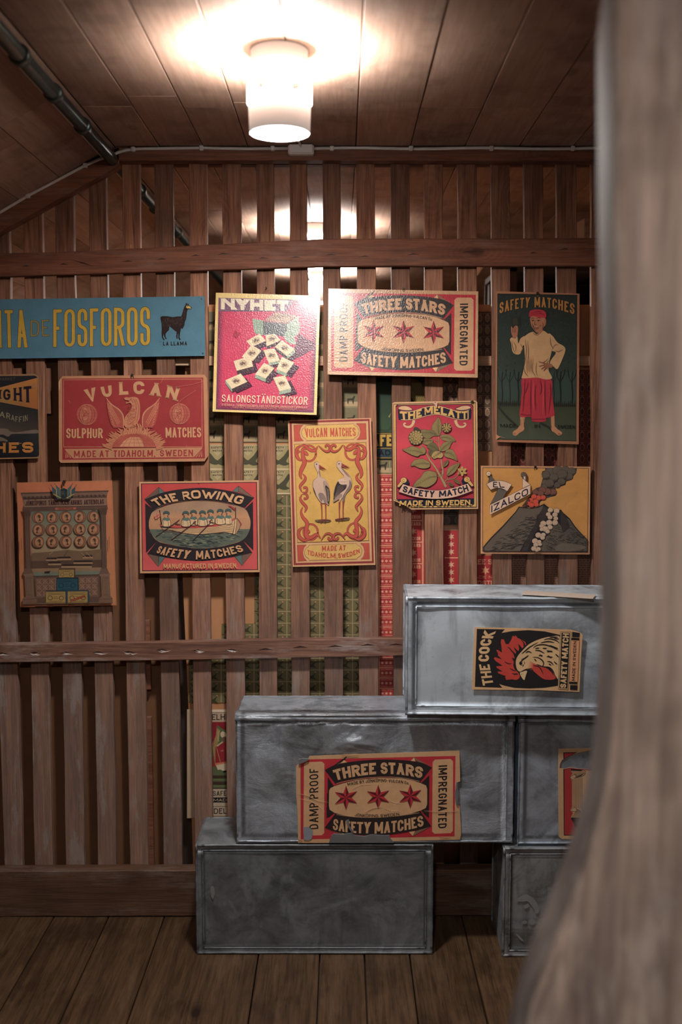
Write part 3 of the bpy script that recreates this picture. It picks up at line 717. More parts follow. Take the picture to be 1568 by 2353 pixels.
def card(pr, name, outline, mat, edgecol, th=0.003, label=None, cat='poster', group=None, parent=None):
    """the card itself, an outline in crop pixels, front on the print plane"""
    P = [pr.pt(p) for p in outline]; n = len(P)
    if sum(P[i].x * P[(i + 1) % n].z - P[(i + 1) % n].x * P[i].z for i in range(n)) < 0: P = P[::-1]
    V = [(p.x, 0, p.z) for p in P] + [(p.x, th, p.z) for p in P]
    tri = [tuple(f) for f in tessellate_polygon([[Vector((p.x, p.z, 0)) for p in P]])]
    Fc = tri + [tuple(n + i for i in f[::-1]) for f in tri] + [(i, (i + 1) % n, n + (i + 1) % n, n + i) for i in range(n)]
    me = bpy.data.meshes.new(name); me.from_pydata(V, [], Fc)
    import bmesh
    bm = bmesh.new(); bm.from_mesh(me); bmesh.ops.recalc_face_normals(bm, faces=bm.faces[:]); bm.to_mesh(me); bm.free()
    at = me.color_attributes.new('ink', 'FLOAT_COLOR', 'CORNER'); c = pr.col(edgecol)
    at.data.foreach_set('color', [*c, 1.0] * len(me.loops)); me.materials.append(mat)
    o = bpy.data.objects.new(name, me); COL.objects.link(o)
    if parent is None: o.location = pr.loc; o.rotation_euler = pr.rot; tag(o, label, cat, group)
    else: o.parent = parent; o.location = pr.loc - parent.location; o.rotation_euler = pr.rot
    return o
def hang(root, pr, p, up=14, kind='nail'):
    """nail in the slat and a small wire ring through the card's top edge; p in crop pixels"""
    q = pr.pt(p); zz = q.z
    s_ = pr.sc / 800
    v, f = tube([(q.x, -0.006, zz + up * s_ * .5), (q.x, 0.012, zz + up * s_ * .5)], [.0032, .0022], 8)
    link('nail', v, f, M['nail'], root).location = (0, 0, 0)
    r = .0055
    ring = [(q.x + r * .6 * math.cos(a), -.002 - .002 * math.sin(a), zz + r * math.sin(a)) for a in [2 * math.pi * k / 14 for k in range(14)]]
    link('ring', *tube(ring, .0009, 6, True), M['wire'], root, None, True)
# ================================================================== POSTERS
CARDY = 2.985
def mk(ox, oy, sc, cpx, tilt=0.0, Y=CARDY, gain=1.3, rotz=0.0):
    return Print(ox, oy, sc, onY(cpx[0], cpx[1], Y), tilt, rotz, gain)
TAN = (186, 142, 98)
# ---- blue enamel sign
def sign():
    p = mk(0, 650, 500 / 1568, (235, 752), 0.01, 2.984, gain=1.25)
    p.poly([(-150, 121), (1476, 96), (1480, 526), (-150, 549)], (76, 122, 142))
    Y, O = (196, 156, 44), (62, 48, 40)
    for t, b, tt in (("NTA", [(-62, 468), (200, 466)], [(-62, 198), (186, 194)]), ("FOSFOROS", [(384, 462), (1083, 450)], [(384, 192), (1081, 172)])):
        p.text(t, b, tt, Y, pen=.088, gap=1.0 if t == "NTA" else .72, out=2.6, outc=O)
    p.text("DE", [(220, 386), (356, 383)], [(220, 271), (352, 266)], (150, 128, 62), pen=.09, gap=2.0, out=1.8, outc=O)
    f = 140 / 1568 / (500 / 1568)      # llama traced in its own enlargement (340,680)-(480,830)
    def L(pts): return [((340 + x * 140 / 1568) / (500 / 1568), (680 + y * 140 / 1568 - 650) / (500 / 1568)) for x, y in pts]
    D = (44, 33, 32)
    body = [(325, 540), (380, 518), (500, 522), (640, 545), (740, 530), (860, 524), (890, 440), (915, 350), (945, 265), (968, 235), (975, 195), (1012, 178), (1014, 215), (1010, 240), (1030, 205), (1058, 195), (1046, 230), (1085, 262), (1125, 290), (1134, 318), (1110, 348), (1060, 340), (1030, 350), (1010, 400), (998, 500), (985, 600), (955, 660), (940, 760), (890, 855), (858, 830), (830, 960), (818, 1060), (848, 1132), (815, 1140), (785, 1090), (780, 960), (765, 1010), (768, 1105), (740, 1100), (728, 1050), (742, 925), (700, 900), (620, 830), (555, 780), (545, 880), (500, 920), (455, 980), (460, 1050), (488, 1108), (455, 1112), (420, 1040), (400, 980), (392, 1060), (438, 1135), (400, 1140), (362, 1070), (352, 960), (356, 860), (350, 700), (325, 600)]
    p.poly(L(body), D)
    p.poly(L([(985, 262), (1010, 250), (1060, 262), (1095, 285), (1118, 318), (1100, 330), (1060, 318), (1015, 322), (985, 295)]), (198, 168, 82))
    p.poly(L(Print.ep(1022, 272, 15, 8, 0, 10)), D)
    H = []
    for k in range(150):
        x = R.uniform(380, 900); y = R.uniform(560, 760) - (40 if x > 850 else 0)
        H.append(L([(x, y), (x + R.uniform(-12, 4), y + R.uniform(25, 60))]))
    p.lines(H, 1.3, (92, 72, 62), taper=TAIL)
    H = [L([(x, y), (x - 8, y + R.uniform(25, 50))]) for x, y in [(R.uniform(915, 975), R.uniform(360, 600)) for _ in range(30)]]
    p.lines(H, 1.2, (88, 70, 62), taper=TAIL)
    p.text('LA LLAMA', [(1176, 452), (1350, 450)], [(1176, 424), (1349, 422)], D, pen=.2, gap=1.2)
    p.text('"', [(1152, 436), (1163, 436)], [(1152, 422), (1163, 422)], D, pen=.2)
    r = card(p, 'enamel_sign', [(-150, 121), (1476, 96), (1480, 526), (-150, 549)], M['enamel'], (70, 114, 134), .0025, 'long blue enamelled sign with yellow lettering and a standing llama', 'sign')
    p.build('print', r, M['enamel'])
    for q in ((1453, 116), (1463, 507)):
        c = p.pt(q); link('tack', *tube([(c.x, -.002, c.z), (c.x, .002, c.z)], [.0022, .003], 10), M['bright'], r)
sign()
# ---- poster with spilled matchboxes
def nyhet():
    p = mk(460, 650, 300 / 1568, (612, 812), math.radians(-5), 2.966, rotz=math.radians(-2))
    out = [(190, 118), (1445, 155), (1400, 1586), (150, 1545)]
    p.poly(out, (222, 190, 112))
    In = [(222, 180), (1410, 210), (1366, 1560), (190, 1520)]
    PK, PU = (196, 44, 84), (98, 44, 74)
    cx = [(300, 330), (1320, 300), (1290, 1450), (270, 1420)]
    p.poly(In, PU)
    for i in range(4):
        j = (i + 1) % 4; p.grad([In[i], In[j], cx[j], cx[i]], [PU, PU, PK, PK])
    p.poly(cx, PK)
    p.grad([(222, 180), (1130, 200), (1050, 345), (222, 345)], [(112, 72, 98)] * 4)
    p.text('NYHET', [(250, 318), (1062, 342)], [(250, 186), (1062, 212)], (228, 204, 176), pen=.36, gap=.28)
    # falling shadow, box and wrapper
    p.poly([(1180, 610), (1370, 720), (1370, 790), (1200, 890), (1060, 930), (1150, 740)], (92, 30, 58))
    p.blob([(632, 430), (680, 440), (760, 462), (770, 620), (700, 615), (662, 605), (640, 520)], (132, 152, 132))
    p.poly([(765, 455), (905, 345), (1186, 392), (1180, 620), (1050, 690), (1045, 500)], (148, 160, 138))
    p.poly([(755, 462), (1045, 498), (1040, 660), (980, 640), (900, 625), (760, 628)], (78, 84, 84))
    p.poly([(768, 452), (905, 345), (1186, 392), (1046, 498)], (150, 100, 104)); p.poly([(800, 445), (912, 360), (1150, 400), (1040, 482)], (176, 140, 116))
    p.lines([[(840 + i * 22, 440 - i * 4), (880 + i * 24, 380 + (i % 3) * 10), (900 + i * 22, 430 + (i % 2) * 12)] for i in range(10)], 5, (110, 84, 74), True)
    p.blob([(1045, 500), (1186, 470), (1186, 600), (1130, 640), (1155, 730), (1090, 730), (1020, 680), (1018, 600), (1060, 560)], (140, 160, 138))
    p.lines([[(1050, 540), (1100, 600), (1120, 700)], [(1090, 520), (1150, 560), (1160, 600)], [(660, 450), (690, 520), (690, 600)], [(720, 470), (730, 540), (720, 610)]], 6, (104, 122, 108), True, TAIL)
    def mbox(q, side, dx, sh):
        a, b, c, d = q
        p.poly([(x + sh[0], y + sh[1]) for x, y in q], (70, 24, 50))
        for e, f, cl in side: p.poly([e, f, (f[0] + dx[0], f[1] + dx[1]), (e[0] + dx[0], e[1] + dx[1])], cl)
        p.poly(q, (218, 196, 158))
        mx = sum(v[0] for v in q) / 4; my = sum(v[1] for v in q) / 4
        p.blob([(mx - 50 + R.uniform(-9, 9), my - 10), (mx - 15, my - 42), (mx + 30, my - 34 + R.uniform(-9, 9)), (mx + 52, my + 6), (mx + 12, my + 38), (mx - 32, my + 30)], (190, 164, 130), 4)
        p.blob([(mx - 34 + R.uniform(-8, 8), my + R.uniform(-8, 8)), (mx - 8, my - 24), (mx + 14, my - 12), (mx + 34 + R.uniform(-8, 8), my - 20), (mx + 22, my + 16), (mx, my + 6), (mx - 16, my + 24)], (112, 88, 74), 3)
        T = []
        for k in range(22):
            x, y = mx + R.uniform(-44, 44), my + R.uniform(-32, 32); T.append([(x, y), (x + R.uniform(-26, 26), y + R.uniform(-20, 20))])
        p.lines(T, 5, (76, 58, 54), False, LENS)
        p.line([q[3], q[2]], 2, (150, 70, 60))
    G, Dk = (138, 156, 134), (66, 46, 54)
    B = [([(556, 700), (716, 612), (792, 698), (620, 770)], [((620, 770), (792, 698), Dk)], (2, 45), (40, 50)),
         ([(788, 625), (900, 615), (970, 690), (800, 765)], [((800, 765), (970, 690), Dk)], (0, 30), (20, 30)),
         ([(620, 745), (738, 815), (635, 940), (500, 890)], [((738, 815), (635, 940), Dk)], (25, 30), (70, 30)),
         ([(900, 768), (985, 690), (1140, 800), (1045, 880)], [((1045, 880), (1140, 800), G), ((900, 768), (1045, 880), Dk)], (0, 40), (50, 70)),
         ([(762, 810), (895, 788), (962, 935), (825, 965)], [((825, 965), (962, 935), G)], (-2, 32), (40, 60)),
         ([(404, 940), (600, 880), (640, 1005), (442, 1058)], [((442, 1058), (640, 1005), Dk)], (8, 42), (60, 60)),
         ([(985, 890), (1132, 960), (1040, 1085), (918, 1040)], [((918, 1040), (1040, 1085), G), ((1132, 960), (1040, 1085), Dk)], (0, 40), (60, 50)),
         ([(770, 962), (895, 1025), (790, 1150), (662, 1100)], [((662, 1100), (790, 1150), G), ((895, 1025), (790, 1150), Dk)], (0, 42), (45, 60)),
         ([(306, 1170), (490, 1090), (570, 1190), (385, 1275)], [((306, 1170), (385, 1275), G), ((385, 1275), (570, 1190), Dk)], (2, 42), (60, 50)),
         ([(878, 1140), (1020, 1115), (1096, 1270), (955, 1305)], [((955, 1305), (1096, 1270), G)], (-4, 42), (70, 60))]
    for q, sd, dx, sh in B: mbox(q, sd, dx, sh)
    p.poly([(430, 535), (445, 590), (490, 605), (455, 640), (440, 665), (400, 630)], (160, 26, 60))
    p.text('SALONGSTÄNDSTICKOR', [(262, 1430), (1290, 1468)], [(266, 1342), (1298, 1370)], (222, 190, 158), pen=.13, gap=1.1)
    p.text('SVENSKA TÄNDSTICKSBOLAGETS FÖRSÄLJNINGSAKTIEBOLAG', [(260, 1478), (1290, 1510)], [(262, 1452), (1292, 1484)], (206, 150, 120), pen=.17, gap=1.4)
    p.text('VÄSTRA TRÄDGÅRDSGATAN 15. STOCKHOLM', [(388, 1508), (1160, 1530)], [(390, 1486), (1162, 1508)], (190, 120, 104), pen=.17, gap=1.4)
    r = card(p, 'poster', out, M['gloss'], (214, 182, 120), .003, 'crimson poster of matchboxes spilling from a green packet, pale border')
    p.build('print', r, M['gloss'])
    a, b, c = p.pt((735, 135)), p.pt((790, 48)), p.pt((890, 140))
    link('thread', *tube([(a.x, -.001, a.z), (b.x, .004, b.z), (c.x, -.001, c.z)], .0005, 5), M['wire'], r)
    link('nail', *tube([(b.x, -.003, b.z), (b.x, .02, b.z)], .0016, 8), M['nail'], r)
nyhet()
# ---- three stars artwork (design frame of the enlargement (760,680)-(1100,860)); used on the poster and on the big box label
def star(p, cx, cy, r, rx):
    RD, DK = (176, 34, 44), (88, 24, 34)
    O = [(cx + (rx if k % 2 == 0 else rx * .42) * math.sin(k * math.pi / 6) * 1.0, cy - (r if k % 2 == 0 else r * .42) * math.cos(k * math.pi / 6)) for k in range(12)]
    p.add([[(cx, cy), O[k], O[(k + 1) % 12]] for k in range(0, 12, 2)], DK); p.add([[(cx, cy), O[k], O[(k + 1) % 12]] for k in range(1, 12, 2)], RD)
def threestars(p, paper):
    RED, BK = (176, 32, 46), (42, 34, 34)
    p.poly([(5, -35), (1540, -12), (1530, 828), (8, 798)], RED)
    def oct(x0, y0, x1, y1, c=24, sk=0): return [(x0 + c, y0), (x1 - c, y0 + sk), (x1, y0 + c + sk), (x1 - 2, y1 - c), (x1 - c, y1), (x0 + c - 6, y1), (x0 - 6, y1 - c), (x0, y0 + c)]
    p.poly(oct(40, -6, 242, 762), paper); p.poly(oct(1314, 18, 1516, 792), paper)
    p.text('DAMP PROOF', [(182, 694), (182, 62)], [(92, 698), (94, 66)], BK, pen=.15, gap=1.2)
    p.text('IMPREGNATED', [(1372, 82), (1368, 738)], [(1458, 80), (1452, 736)], BK, pen=.17, gap=1.0)
    # side wedges and centre field
    p.poly([(275, 155), (400, 262), (275, 330)], BK); p.poly([(268, 330), (300, 300), (300, 500), (264, 584)], BK); p.poly([(262, 470), (390, 545), (264, 584)], BK)
    p.poly([(1280, 180), (1180, 262), (1280, 330)], BK); p.poly([(1245, 300), (1280, 260), (1276, 630), (1200, 545)], BK)
    p.add([[(275, 155), (246, 80), (372, 240), (340, 262)], [(1307, 98), (1280, 180), (1195, 262), (1180, 240)], [(1190, 540), (1216, 560), (1300, 710), (1276, 630)], [(350, 530), (380, 545), (270, 690), (246, 684), (264, 600)]], RED)
    f = [(286, 300), (300, 272), (340, 252), (420, 228), (560, 196), (780, 184), (1000, 196), (1120, 224), (1200, 256), (1250, 282), (1262, 320), (1262, 480), (1248, 520), (1200, 545), (1100, 575), (980, 596), (780, 605), (560, 592), (420, 562), (340, 535), (292, 500), (284, 460)]
    p.poly(f, paper); p.line(f + [f[0]], 5, BK)
    # ribbons
    p.poly([(300, 62), (440, -6), (470, -60), (430, -30)], BK); TP = (122, 98, 76)
    for P in ([(246, 84), (418, 2), (436, -14), (444, 10), (330, 60)], [(1112, -8), (1130, -14), (1307, 98), (1180, 40)], [(246, 684), (420, 770), (432, 800), (436, 750)], [(1110, 770), (1118, 806), (1300, 710), (1180, 745)]): p.poly(P, TP)
    p.add([[(398, 22), (436, -14), (466, 10)], [(1088, 28), (1130, -12), (1146, 40)], [(412, 745), (436, 798), (470, 762)], [(1080, 762), (1116, 806), (1138, 755)]], (206, 164, 114))
    p.band([(246, 82), (400, 20), (780, -6), (1150, 30), (1307, 98)], [(352, 232), (480, 196), (780, 172), (1060, 200), (1190, 248)], BK)
    p.band([(350, 540), (480, 575), (780, 604), (1080, 575), (1190, 545)], [(246, 684), (420, 750), (780, 786), (1130, 752), (1300, 712)], BK)
    p.line([(362, 226), (560, 190), (780, 178), (1000, 192), (1186, 238)], 4, paper, True); p.line([(362, 552), (560, 586), (780, 598), (1000, 588), (1182, 566)], 4, paper, True)
    p.text('THREE', [(356, 196), (550, 162), (754, 146)], [(322, 88), (540, 42), (752, 26)], paper, pen=.24, gap=.35)
    p.text('STARS', [(798, 146), (1000, 162), (1206, 210)], [(798, 26), (1000, 42), (1226, 96)], paper, pen=.24, gap=.35)
    p.text('SAFETY', [(322, 706), (500, 746), (696, 760)], [(336, 590), (500, 628), (706, 642)], paper, pen=.21, gap=.35)
    p.text('MATCHES', [(738, 766), (980, 752), (1228, 704)], [(740, 646), (980, 634), (1214, 592)], paper, pen=.21, gap=.35)
    p.text('MADE BY JÖNKÖPING-VULCAN Co.', [(474, 254), (780, 226), (1080, 266)], [(468, 224), (780, 196), (1084, 238)], BK, pen=.16, gap=.9)
    p.text('JÖNKÖPING, SWEDEN.', [(542, 574), (760, 594), (992, 582)], [(544, 546), (760, 564), (990, 554)], BK, pen=.16, gap=.9)
    for cx, cy in ((456, 378), (774, 382), (1092, 388)): star(p, cx, cy, 126, 128)
def stars_poster():
    p = mk(760, 680, 340 / 1568, (928, 766), math.radians(-5), 2.969, rotz=math.radians(-2))
    out = [(-22, -78), (1566, -48), (1560, 866), (-32, 832)]
    p.poly(out, (190, 146, 104)); threestars(p, (196, 148, 106))
    p.ell(18, 615, 11, 16, (190, 20, 40))
    r = card(p, 'poster', out, M['gloss'], (180, 140, 100), .003, 'wide varnished poster with three red stars and black ribbons, upper right', 'poster')
    p.build('print', r, M['gloss']); hang(r, p, (776, -66), 26)
stars_poster()
# ---- man in a red sarong
def man():
    p = mk(1100, 640, 300 / 1568, (1235, 844), .008)
    out = [(212, 152), (1215, 182), (1205, 1992), (205, 1962)]
    p.poly(out, (158, 104, 70)); p.poly([(228, 180), (1188, 196), (1176, 1955), (222, 1935)], (22, 24, 26))
    G0, G1, G2 = (33, 40, 38), (47, 58, 48), (62, 68, 44)
    p.grad([(234, 188), (1182, 203), (1178, 1130), (232, 1110)], [G0, G0, G1, G1])
    p.grad([(232, 1110), (1178, 1130), (1174, 1520), (230, 1490)], [(48, 64, 58), (48, 64, 58), (50, 66, 56), (50, 66, 56)])
    p.grad([(230, 1480), (1176, 1510), (1170, 1948), (228, 1928)], [(56, 60, 40), (56, 60, 40), (66, 72, 56), (72, 80, 66)])
    T = []
    for k in range(420):
        x, y = R.uniform(240, 1170), R.uniform(200, 1120); T.append([(x, y), (x + R.uniform(-16, 16), y + R.uniform(-12, 12)), (x + R.uniform(-20, 20), y + R.uniform(4, 22))])
    p.lines(T[:210], 5, (24, 29, 28), True, LENS); p.lines(T[210:], 4, (52, 66, 60), True, LENS)
    Bk = (32, 28, 28)
    for x, k in ((285, .8), (378, .6), (480, 1.1), (905, .5), (985, 1.1), (1125, .9)):
        p.line([(x, 1500), (x + 4, 1380), (x - 4, 1240), (x + 6, 1120)], 16 * k, Bk, True)
        p.line([(x, 1260), (x - 38, 1180), (x - 50, 1090)], 9 * k, Bk, True); p.line([(x, 1240), (x + 40, 1160), (x + 52, 1090)], 9 * k, Bk, True)
    p.polys([[(230 + i * 24, 1505 + i * .7), (242 + i * 24, 1455 + R.uniform(0, 25)), (254 + i * 24, 1505 + i * .7), (244 + i * 24, 1545)] for i in range(39)], (34, 36, 30))
    p.lines([[(240, 1540), (330, 1650), (430, 1745), (480, 1790)], [(740, 1735), (830, 1780), (890, 1830)]], 26, (40, 42, 32), True)
    SK, SKD, CR_ = (178, 122, 82), (112, 68, 46), (188, 146, 98)
    # legs and feet
    p.poly([(500, 1640), (560, 1640), (545, 1780), (500, 1775)], SK); p.blob([(500, 1765), (548, 1775), (545, 1820), (500, 1850), (450, 1888), (412, 1872), (420, 1835), (460, 1810)], SK)
    p.poly([(868, 1640), (912, 1640), (916, 1790), (876, 1790)], SK); p.blob([(874, 1780), (915, 1775), (950, 1810), (1000, 1845), (1000, 1872), (960, 1886), (915, 1850), (880, 1830)], SK)
    p.lines([[(412, 1860), (440, 1876)], [(425, 1850), (450, 1868)], [(955, 1870), (985, 1878)], [(950, 1858), (990, 1866)], [(545, 1680), (548, 1790)], [(848, 1650), (880, 1800)], [(505, 1690), (510, 1760)]], 5, SKD)
    # sarong
    RD, RDK = (166, 34, 48), (104, 22, 36)
    p.blob([(528, 1190), (700, 1185), (870, 1205), (886, 1380), (905, 1560), (914, 1640), (850, 1668), (808, 1680), (800, 1718), (650, 1716), (630, 1660), (500, 1658), (505, 1520), (520, 1350)], RD, 4)
    p.lines([[(560, 1200), (550, 1400), (530, 1620)], [(632, 1195), (628, 1450), (632, 1690)], [(600, 1240), (580, 1330), (530, 1440)], [(740, 1210), (760, 1320), (740, 1400)], [(800, 1210), (800, 1460), (808, 1660)], [(860, 1250), (870, 1400), (840, 1640)], [(690, 1260), (680, 1420), (690, 1600)]], 15, RDK, True, LENS)
    p.line([(505, 1630), (570, 1640), (630, 1640)], 10, RDK); p.line([(640, 1690), (800, 1690)], 10, RDK)
    p.lines([[(660, 1210), (655, 1450), (665, 1600)], [(770, 1240), (778, 1450), (770, 1640)]], 12, (196, 60, 66), True, LENS)
    # jacket
    p.blob([(650, 640), (700, 668), (770, 625), (830, 660), (868, 690), (880, 850), (850, 1000), (842, 1100), (880, 1180), (870, 1205), (800, 1212), (700, 1190), (530, 1198), (528, 1150), (560, 1000), (552, 860), (548, 760), (560, 690)], CR_, 4)
    p.blob([(562, 690), (600, 720), (590, 830), (540, 800), (520, 860), (500, 905), (455, 912), (410, 880), (392, 780), (378, 735), (400, 708), (440, 720), (465, 690), (478, 780), (505, 720)], CR_, 4)
    p.blob([(840, 662), (890, 690), (950, 770), (1020, 810), (1044, 860), (1010, 960), (950, 1085), (905, 1060), (860, 1030), (870, 980), (930, 890), (870, 860), (850, 760)], CR_, 4)
    SH = (118, 84, 54)
    p.lines([[(560, 720), (575, 860), (565, 990)], [(590, 740), (600, 900), (590, 1040)], [(545, 1060), (560, 1130), (600, 1180)], [(640, 1030), (650, 1110), (690, 1185)], [(700, 1000), (690, 1100), (710, 1180)], [(860, 700), (870, 790), (900, 850)], [(920, 860), (960, 880), (1020, 850)], [(880, 860), (920, 800), (960, 800)], [(840, 960), (800, 1000), (760, 1010)], [(850, 980), (820, 1020), (790, 1080)], [(420, 760), (450, 820), (440, 890)], [(400, 740), (410, 820), (440, 900)], [(500, 780), (530, 840), (500, 890)], [(650, 650), (700, 680), (760, 640)], [(840, 1100), (800, 1050), (790, 980)]], 11, SH, True, LENS)
    p.lines([[(570 + i * 7, 930 + (i % 3) * 20), (575 + i * 6, 1130 + (i % 4) * 10)] for i in range(14)], 4, (140, 102, 66), True, LENS)
    # hand on hip
    p.blob([(730, 995), (790, 1015), (850, 1018), (890, 1040), (880, 1070), (830, 1078), (790, 1115), (780, 1105), (800, 1070), (762, 1095), (755, 1082), (790, 1050), (730, 1062), (730, 1050), (785, 1030), (728, 1008)], (140, 88, 60), 3)
    p.lines([[(740, 1002), (800, 1022)], [(735, 1056), (790, 1040)], [(760, 1088), (805, 1055)], [(786, 1108), (815, 1072)]], 4, (70, 42, 32))
    # raised hand with small box
    p.poly([(392, 470), (500, 462), (508, 560), (400, 580)], (36, 36, 32)); p.poly([(410, 480), (470, 474), (476, 560), (412, 574)], (50, 50, 42))
    p.blob([(390, 590), (400, 575), (412, 600), (440, 570), (470, 575), (474, 640), (460, 700), (420, 712), (395, 660)], (160, 100, 72), 4)
    p.lines([[(405, 600), (412, 650)], [(425, 590), (428, 650)], [(445, 585), (440, 650)]], 5, (60, 38, 30))
    # head
    p.blob([(622, 465), (700, 455), (790, 470), (812, 510), (800, 560), (772, 600), (765, 640), (700, 650), (655, 600), (632, 560)], (162, 104, 70), 4)
    p.blob([(790, 490), (812, 505), (806, 560), (785, 570)], (150, 94, 64), 4)
    p.blob([(610, 460), (612, 400), (650, 378), (740, 374), (800, 400), (815, 450), (800, 472), (740, 470), (660, 452)], (170, 30, 46), 4)
    p.lines([[(615, 430), (690, 405), (790, 400)], [(620, 450), (700, 425), (808, 430)], [(700, 380), (740, 410), (810, 455)], [(640, 385), (700, 395), (760, 380)]], 7, (110, 20, 34), True, LENS)
    FC = (58, 34, 26)
    p.lines([[(628, 490), (650, 474), (672, 488)], [(690, 486), (720, 470), (750, 482)], [(632, 508), (655, 500), (672, 510)], [(696, 508), (722, 500), (748, 508)], [(682, 500), (672, 545), (684, 556), (698, 548)], [(660, 575), (700, 592), (740, 570)], [(655, 562), (660, 585)], [(744, 556), (744, 580)], [(668, 600), (700, 606), (730, 596)], [(640, 540), (660, 590), (690, 632)], [(770, 520), (775, 570), (760, 610)]], 7, FC, True, LENS)
    p.add([Print.ep(652, 508, 8, 7, 0, 8), Print.ep(720, 508, 8, 7, 0, 8)], (26, 18, 16)); p.poly([(668, 575), (700, 588), (736, 572), (700, 582)], (200, 170, 130))
    p.text('SAFETY', [(250, 424), (430, 372), (606, 350)], [(256, 290), (430, 246), (622, 226)], (168, 112, 44), pen=.17, gap=.8)
    p.text('MATCHES', [(672, 348), (900, 362), (1150, 436)], [(672, 224), (900, 240), (1156, 308)], (168, 112, 44), pen=.17, gap=.8)
    K = (26, 28, 22)
    p.text('MADE', [(262, 1786), (446, 1788)], [(262, 1744), (446, 1746)], K, pen=.15, gap=1.2); p.text('IN', [(672, 1792), (734, 1793)], [(672, 1750), (734, 1751)], K, pen=.15, gap=2); p.text('SWEDEN', [(948, 1798), (1152, 1802)], [(948, 1758), (1154, 1760)], K, pen=.15, gap=1.2)
    p.poly([(208, 1870), (240, 1890), (328, 1920), (260, 1905), (225, 1925), (214, 1940)], (190, 132, 92))
    r = card(p, 'poster', out, M['print'], (150, 104, 72), .003, 'tall dark green poster of a man in white jacket and red sarong')
    p.build('print', r, M['print']); hang(r, p, (705, 190), 30)
man()
# ---- lighthouse-beam poster at the left edge
def beam():
    p = mk(0, 850, 110 / 1176, (10, 957), .006)
    out = [(-900, 130), (-600, 118), (850, 98), (925, 150), (950, 180), (990, 2150), (960, 2172), (-900, 2215)]
    p.poly(out, (142, 106, 70)); I = [(-870, 165), (850, 140), (905, 165), (918, 200), (962, 2090), (900, 2140), (-870, 2180)]
    p.poly(I, (28, 30, 36))
    p.grad([(-860, 800), (-500, 740), (935, 970), (945, 1560), (-860, 1600)], [(50, 50, 46), (54, 54, 50), (30, 33, 34), (60, 50, 44), (96, 80, 68)])
    p.grad([(-860, 1600), (945, 1560), (955, 2085), (890, 2132), (-870, 2175)], [(28, 32, 36), (34, 38, 40), (28, 28, 32), (22, 22, 28), (22, 22, 28)])
    p.grad([(-860, 600), (0, 432), (915, 195), (932, 968), (0, 792), (-860, 660)], [(170, 120, 56), (160, 108, 50), (176, 108, 42), (150, 84, 30), (148, 112, 56), (170, 120, 56)])
    N = (32, 22, 38)
    p.text('LI', [(-430, 690), (18, 708)], [(-430, 500), (26, 492)], N, pen=.3, gap=2.5, serif=.35)
    p.text('G', [(84, 738), (262, 742)], [(78, 478), (252, 466)], N, pen=.2, serif=0)
    p.text('H', [(345, 752), (540, 778)], [(340, 448), (530, 424)], N, pen=.17, serif=.3); p.text('T', [(590, 790), (780, 806)], [(580, 412), (772, 392)], N, pen=.17, serif=.15)
    C2 = (128, 118, 92)
    p.text('PARAFFIN', [(-130, 1110), (200, 1200), (440, 1282), (680, 1250)], [(-120, 990), (200, 1058), (440, 1150), (678, 1096)], C2, pen=.15, gap=1.3)
    p.text('MARKET', [(-40, 262), (372, 258)], [(-40, 190), (374, 184)], (84, 78, 68), pen=.14, gap=1.6)
    p.blob([(-300, 1460), (40, 1440), (180, 1450), (260, 1510), (420, 1530), (620, 1500), (820, 1470), (930, 1480), (940, 1555), (600, 1568), (300, 1578), (200, 1640), (40, 1590), (-300, 1650)], (108, 92, 78))
    p.blob([(-200, 1660), (20, 1650), (120, 1690), (190, 1730), (170, 1765), (60, 1750), (-200, 1765)], (100, 90, 74))
    p.lines([[(R.uniform(-300, 700), y), (R.uniform(0, 880), y + R.uniform(-15, 15))] for y in [1620 + 9 * k for k in range(52)]], 5, (44, 48, 50), False, LENS)
    OR = (176, 112, 40)
    p.text('HES', [(-150, 2040), (822, 2030)], [(-150, 1790), (822, 1770)], OR, pen=.25, gap=1.25, serif=.15)
    p.blob([(790, 380), (820, 335), (870, 345), (905, 385), (950, 385), (950, 425), (900, 430), (850, 455), (790, 445)], (150, 104, 66), 4)
    p.blob([(460, 1800), (520, 1790), (540, 1800), (500, 1820)], (110, 96, 80), 4)
    r = card(p, 'poster', out, M['print'], (134, 100, 68), .003, 'dark navy poster with an orange light beam, cut by the left edge')
    p.build('print', r, M['print'])
    c = p.pt((945, 2118)); link('tack', *tube([(c.x, -.0015, c.z), (c.x, .002, c.z)], [.001, .0014], 8), M['nail'], r)
beam()
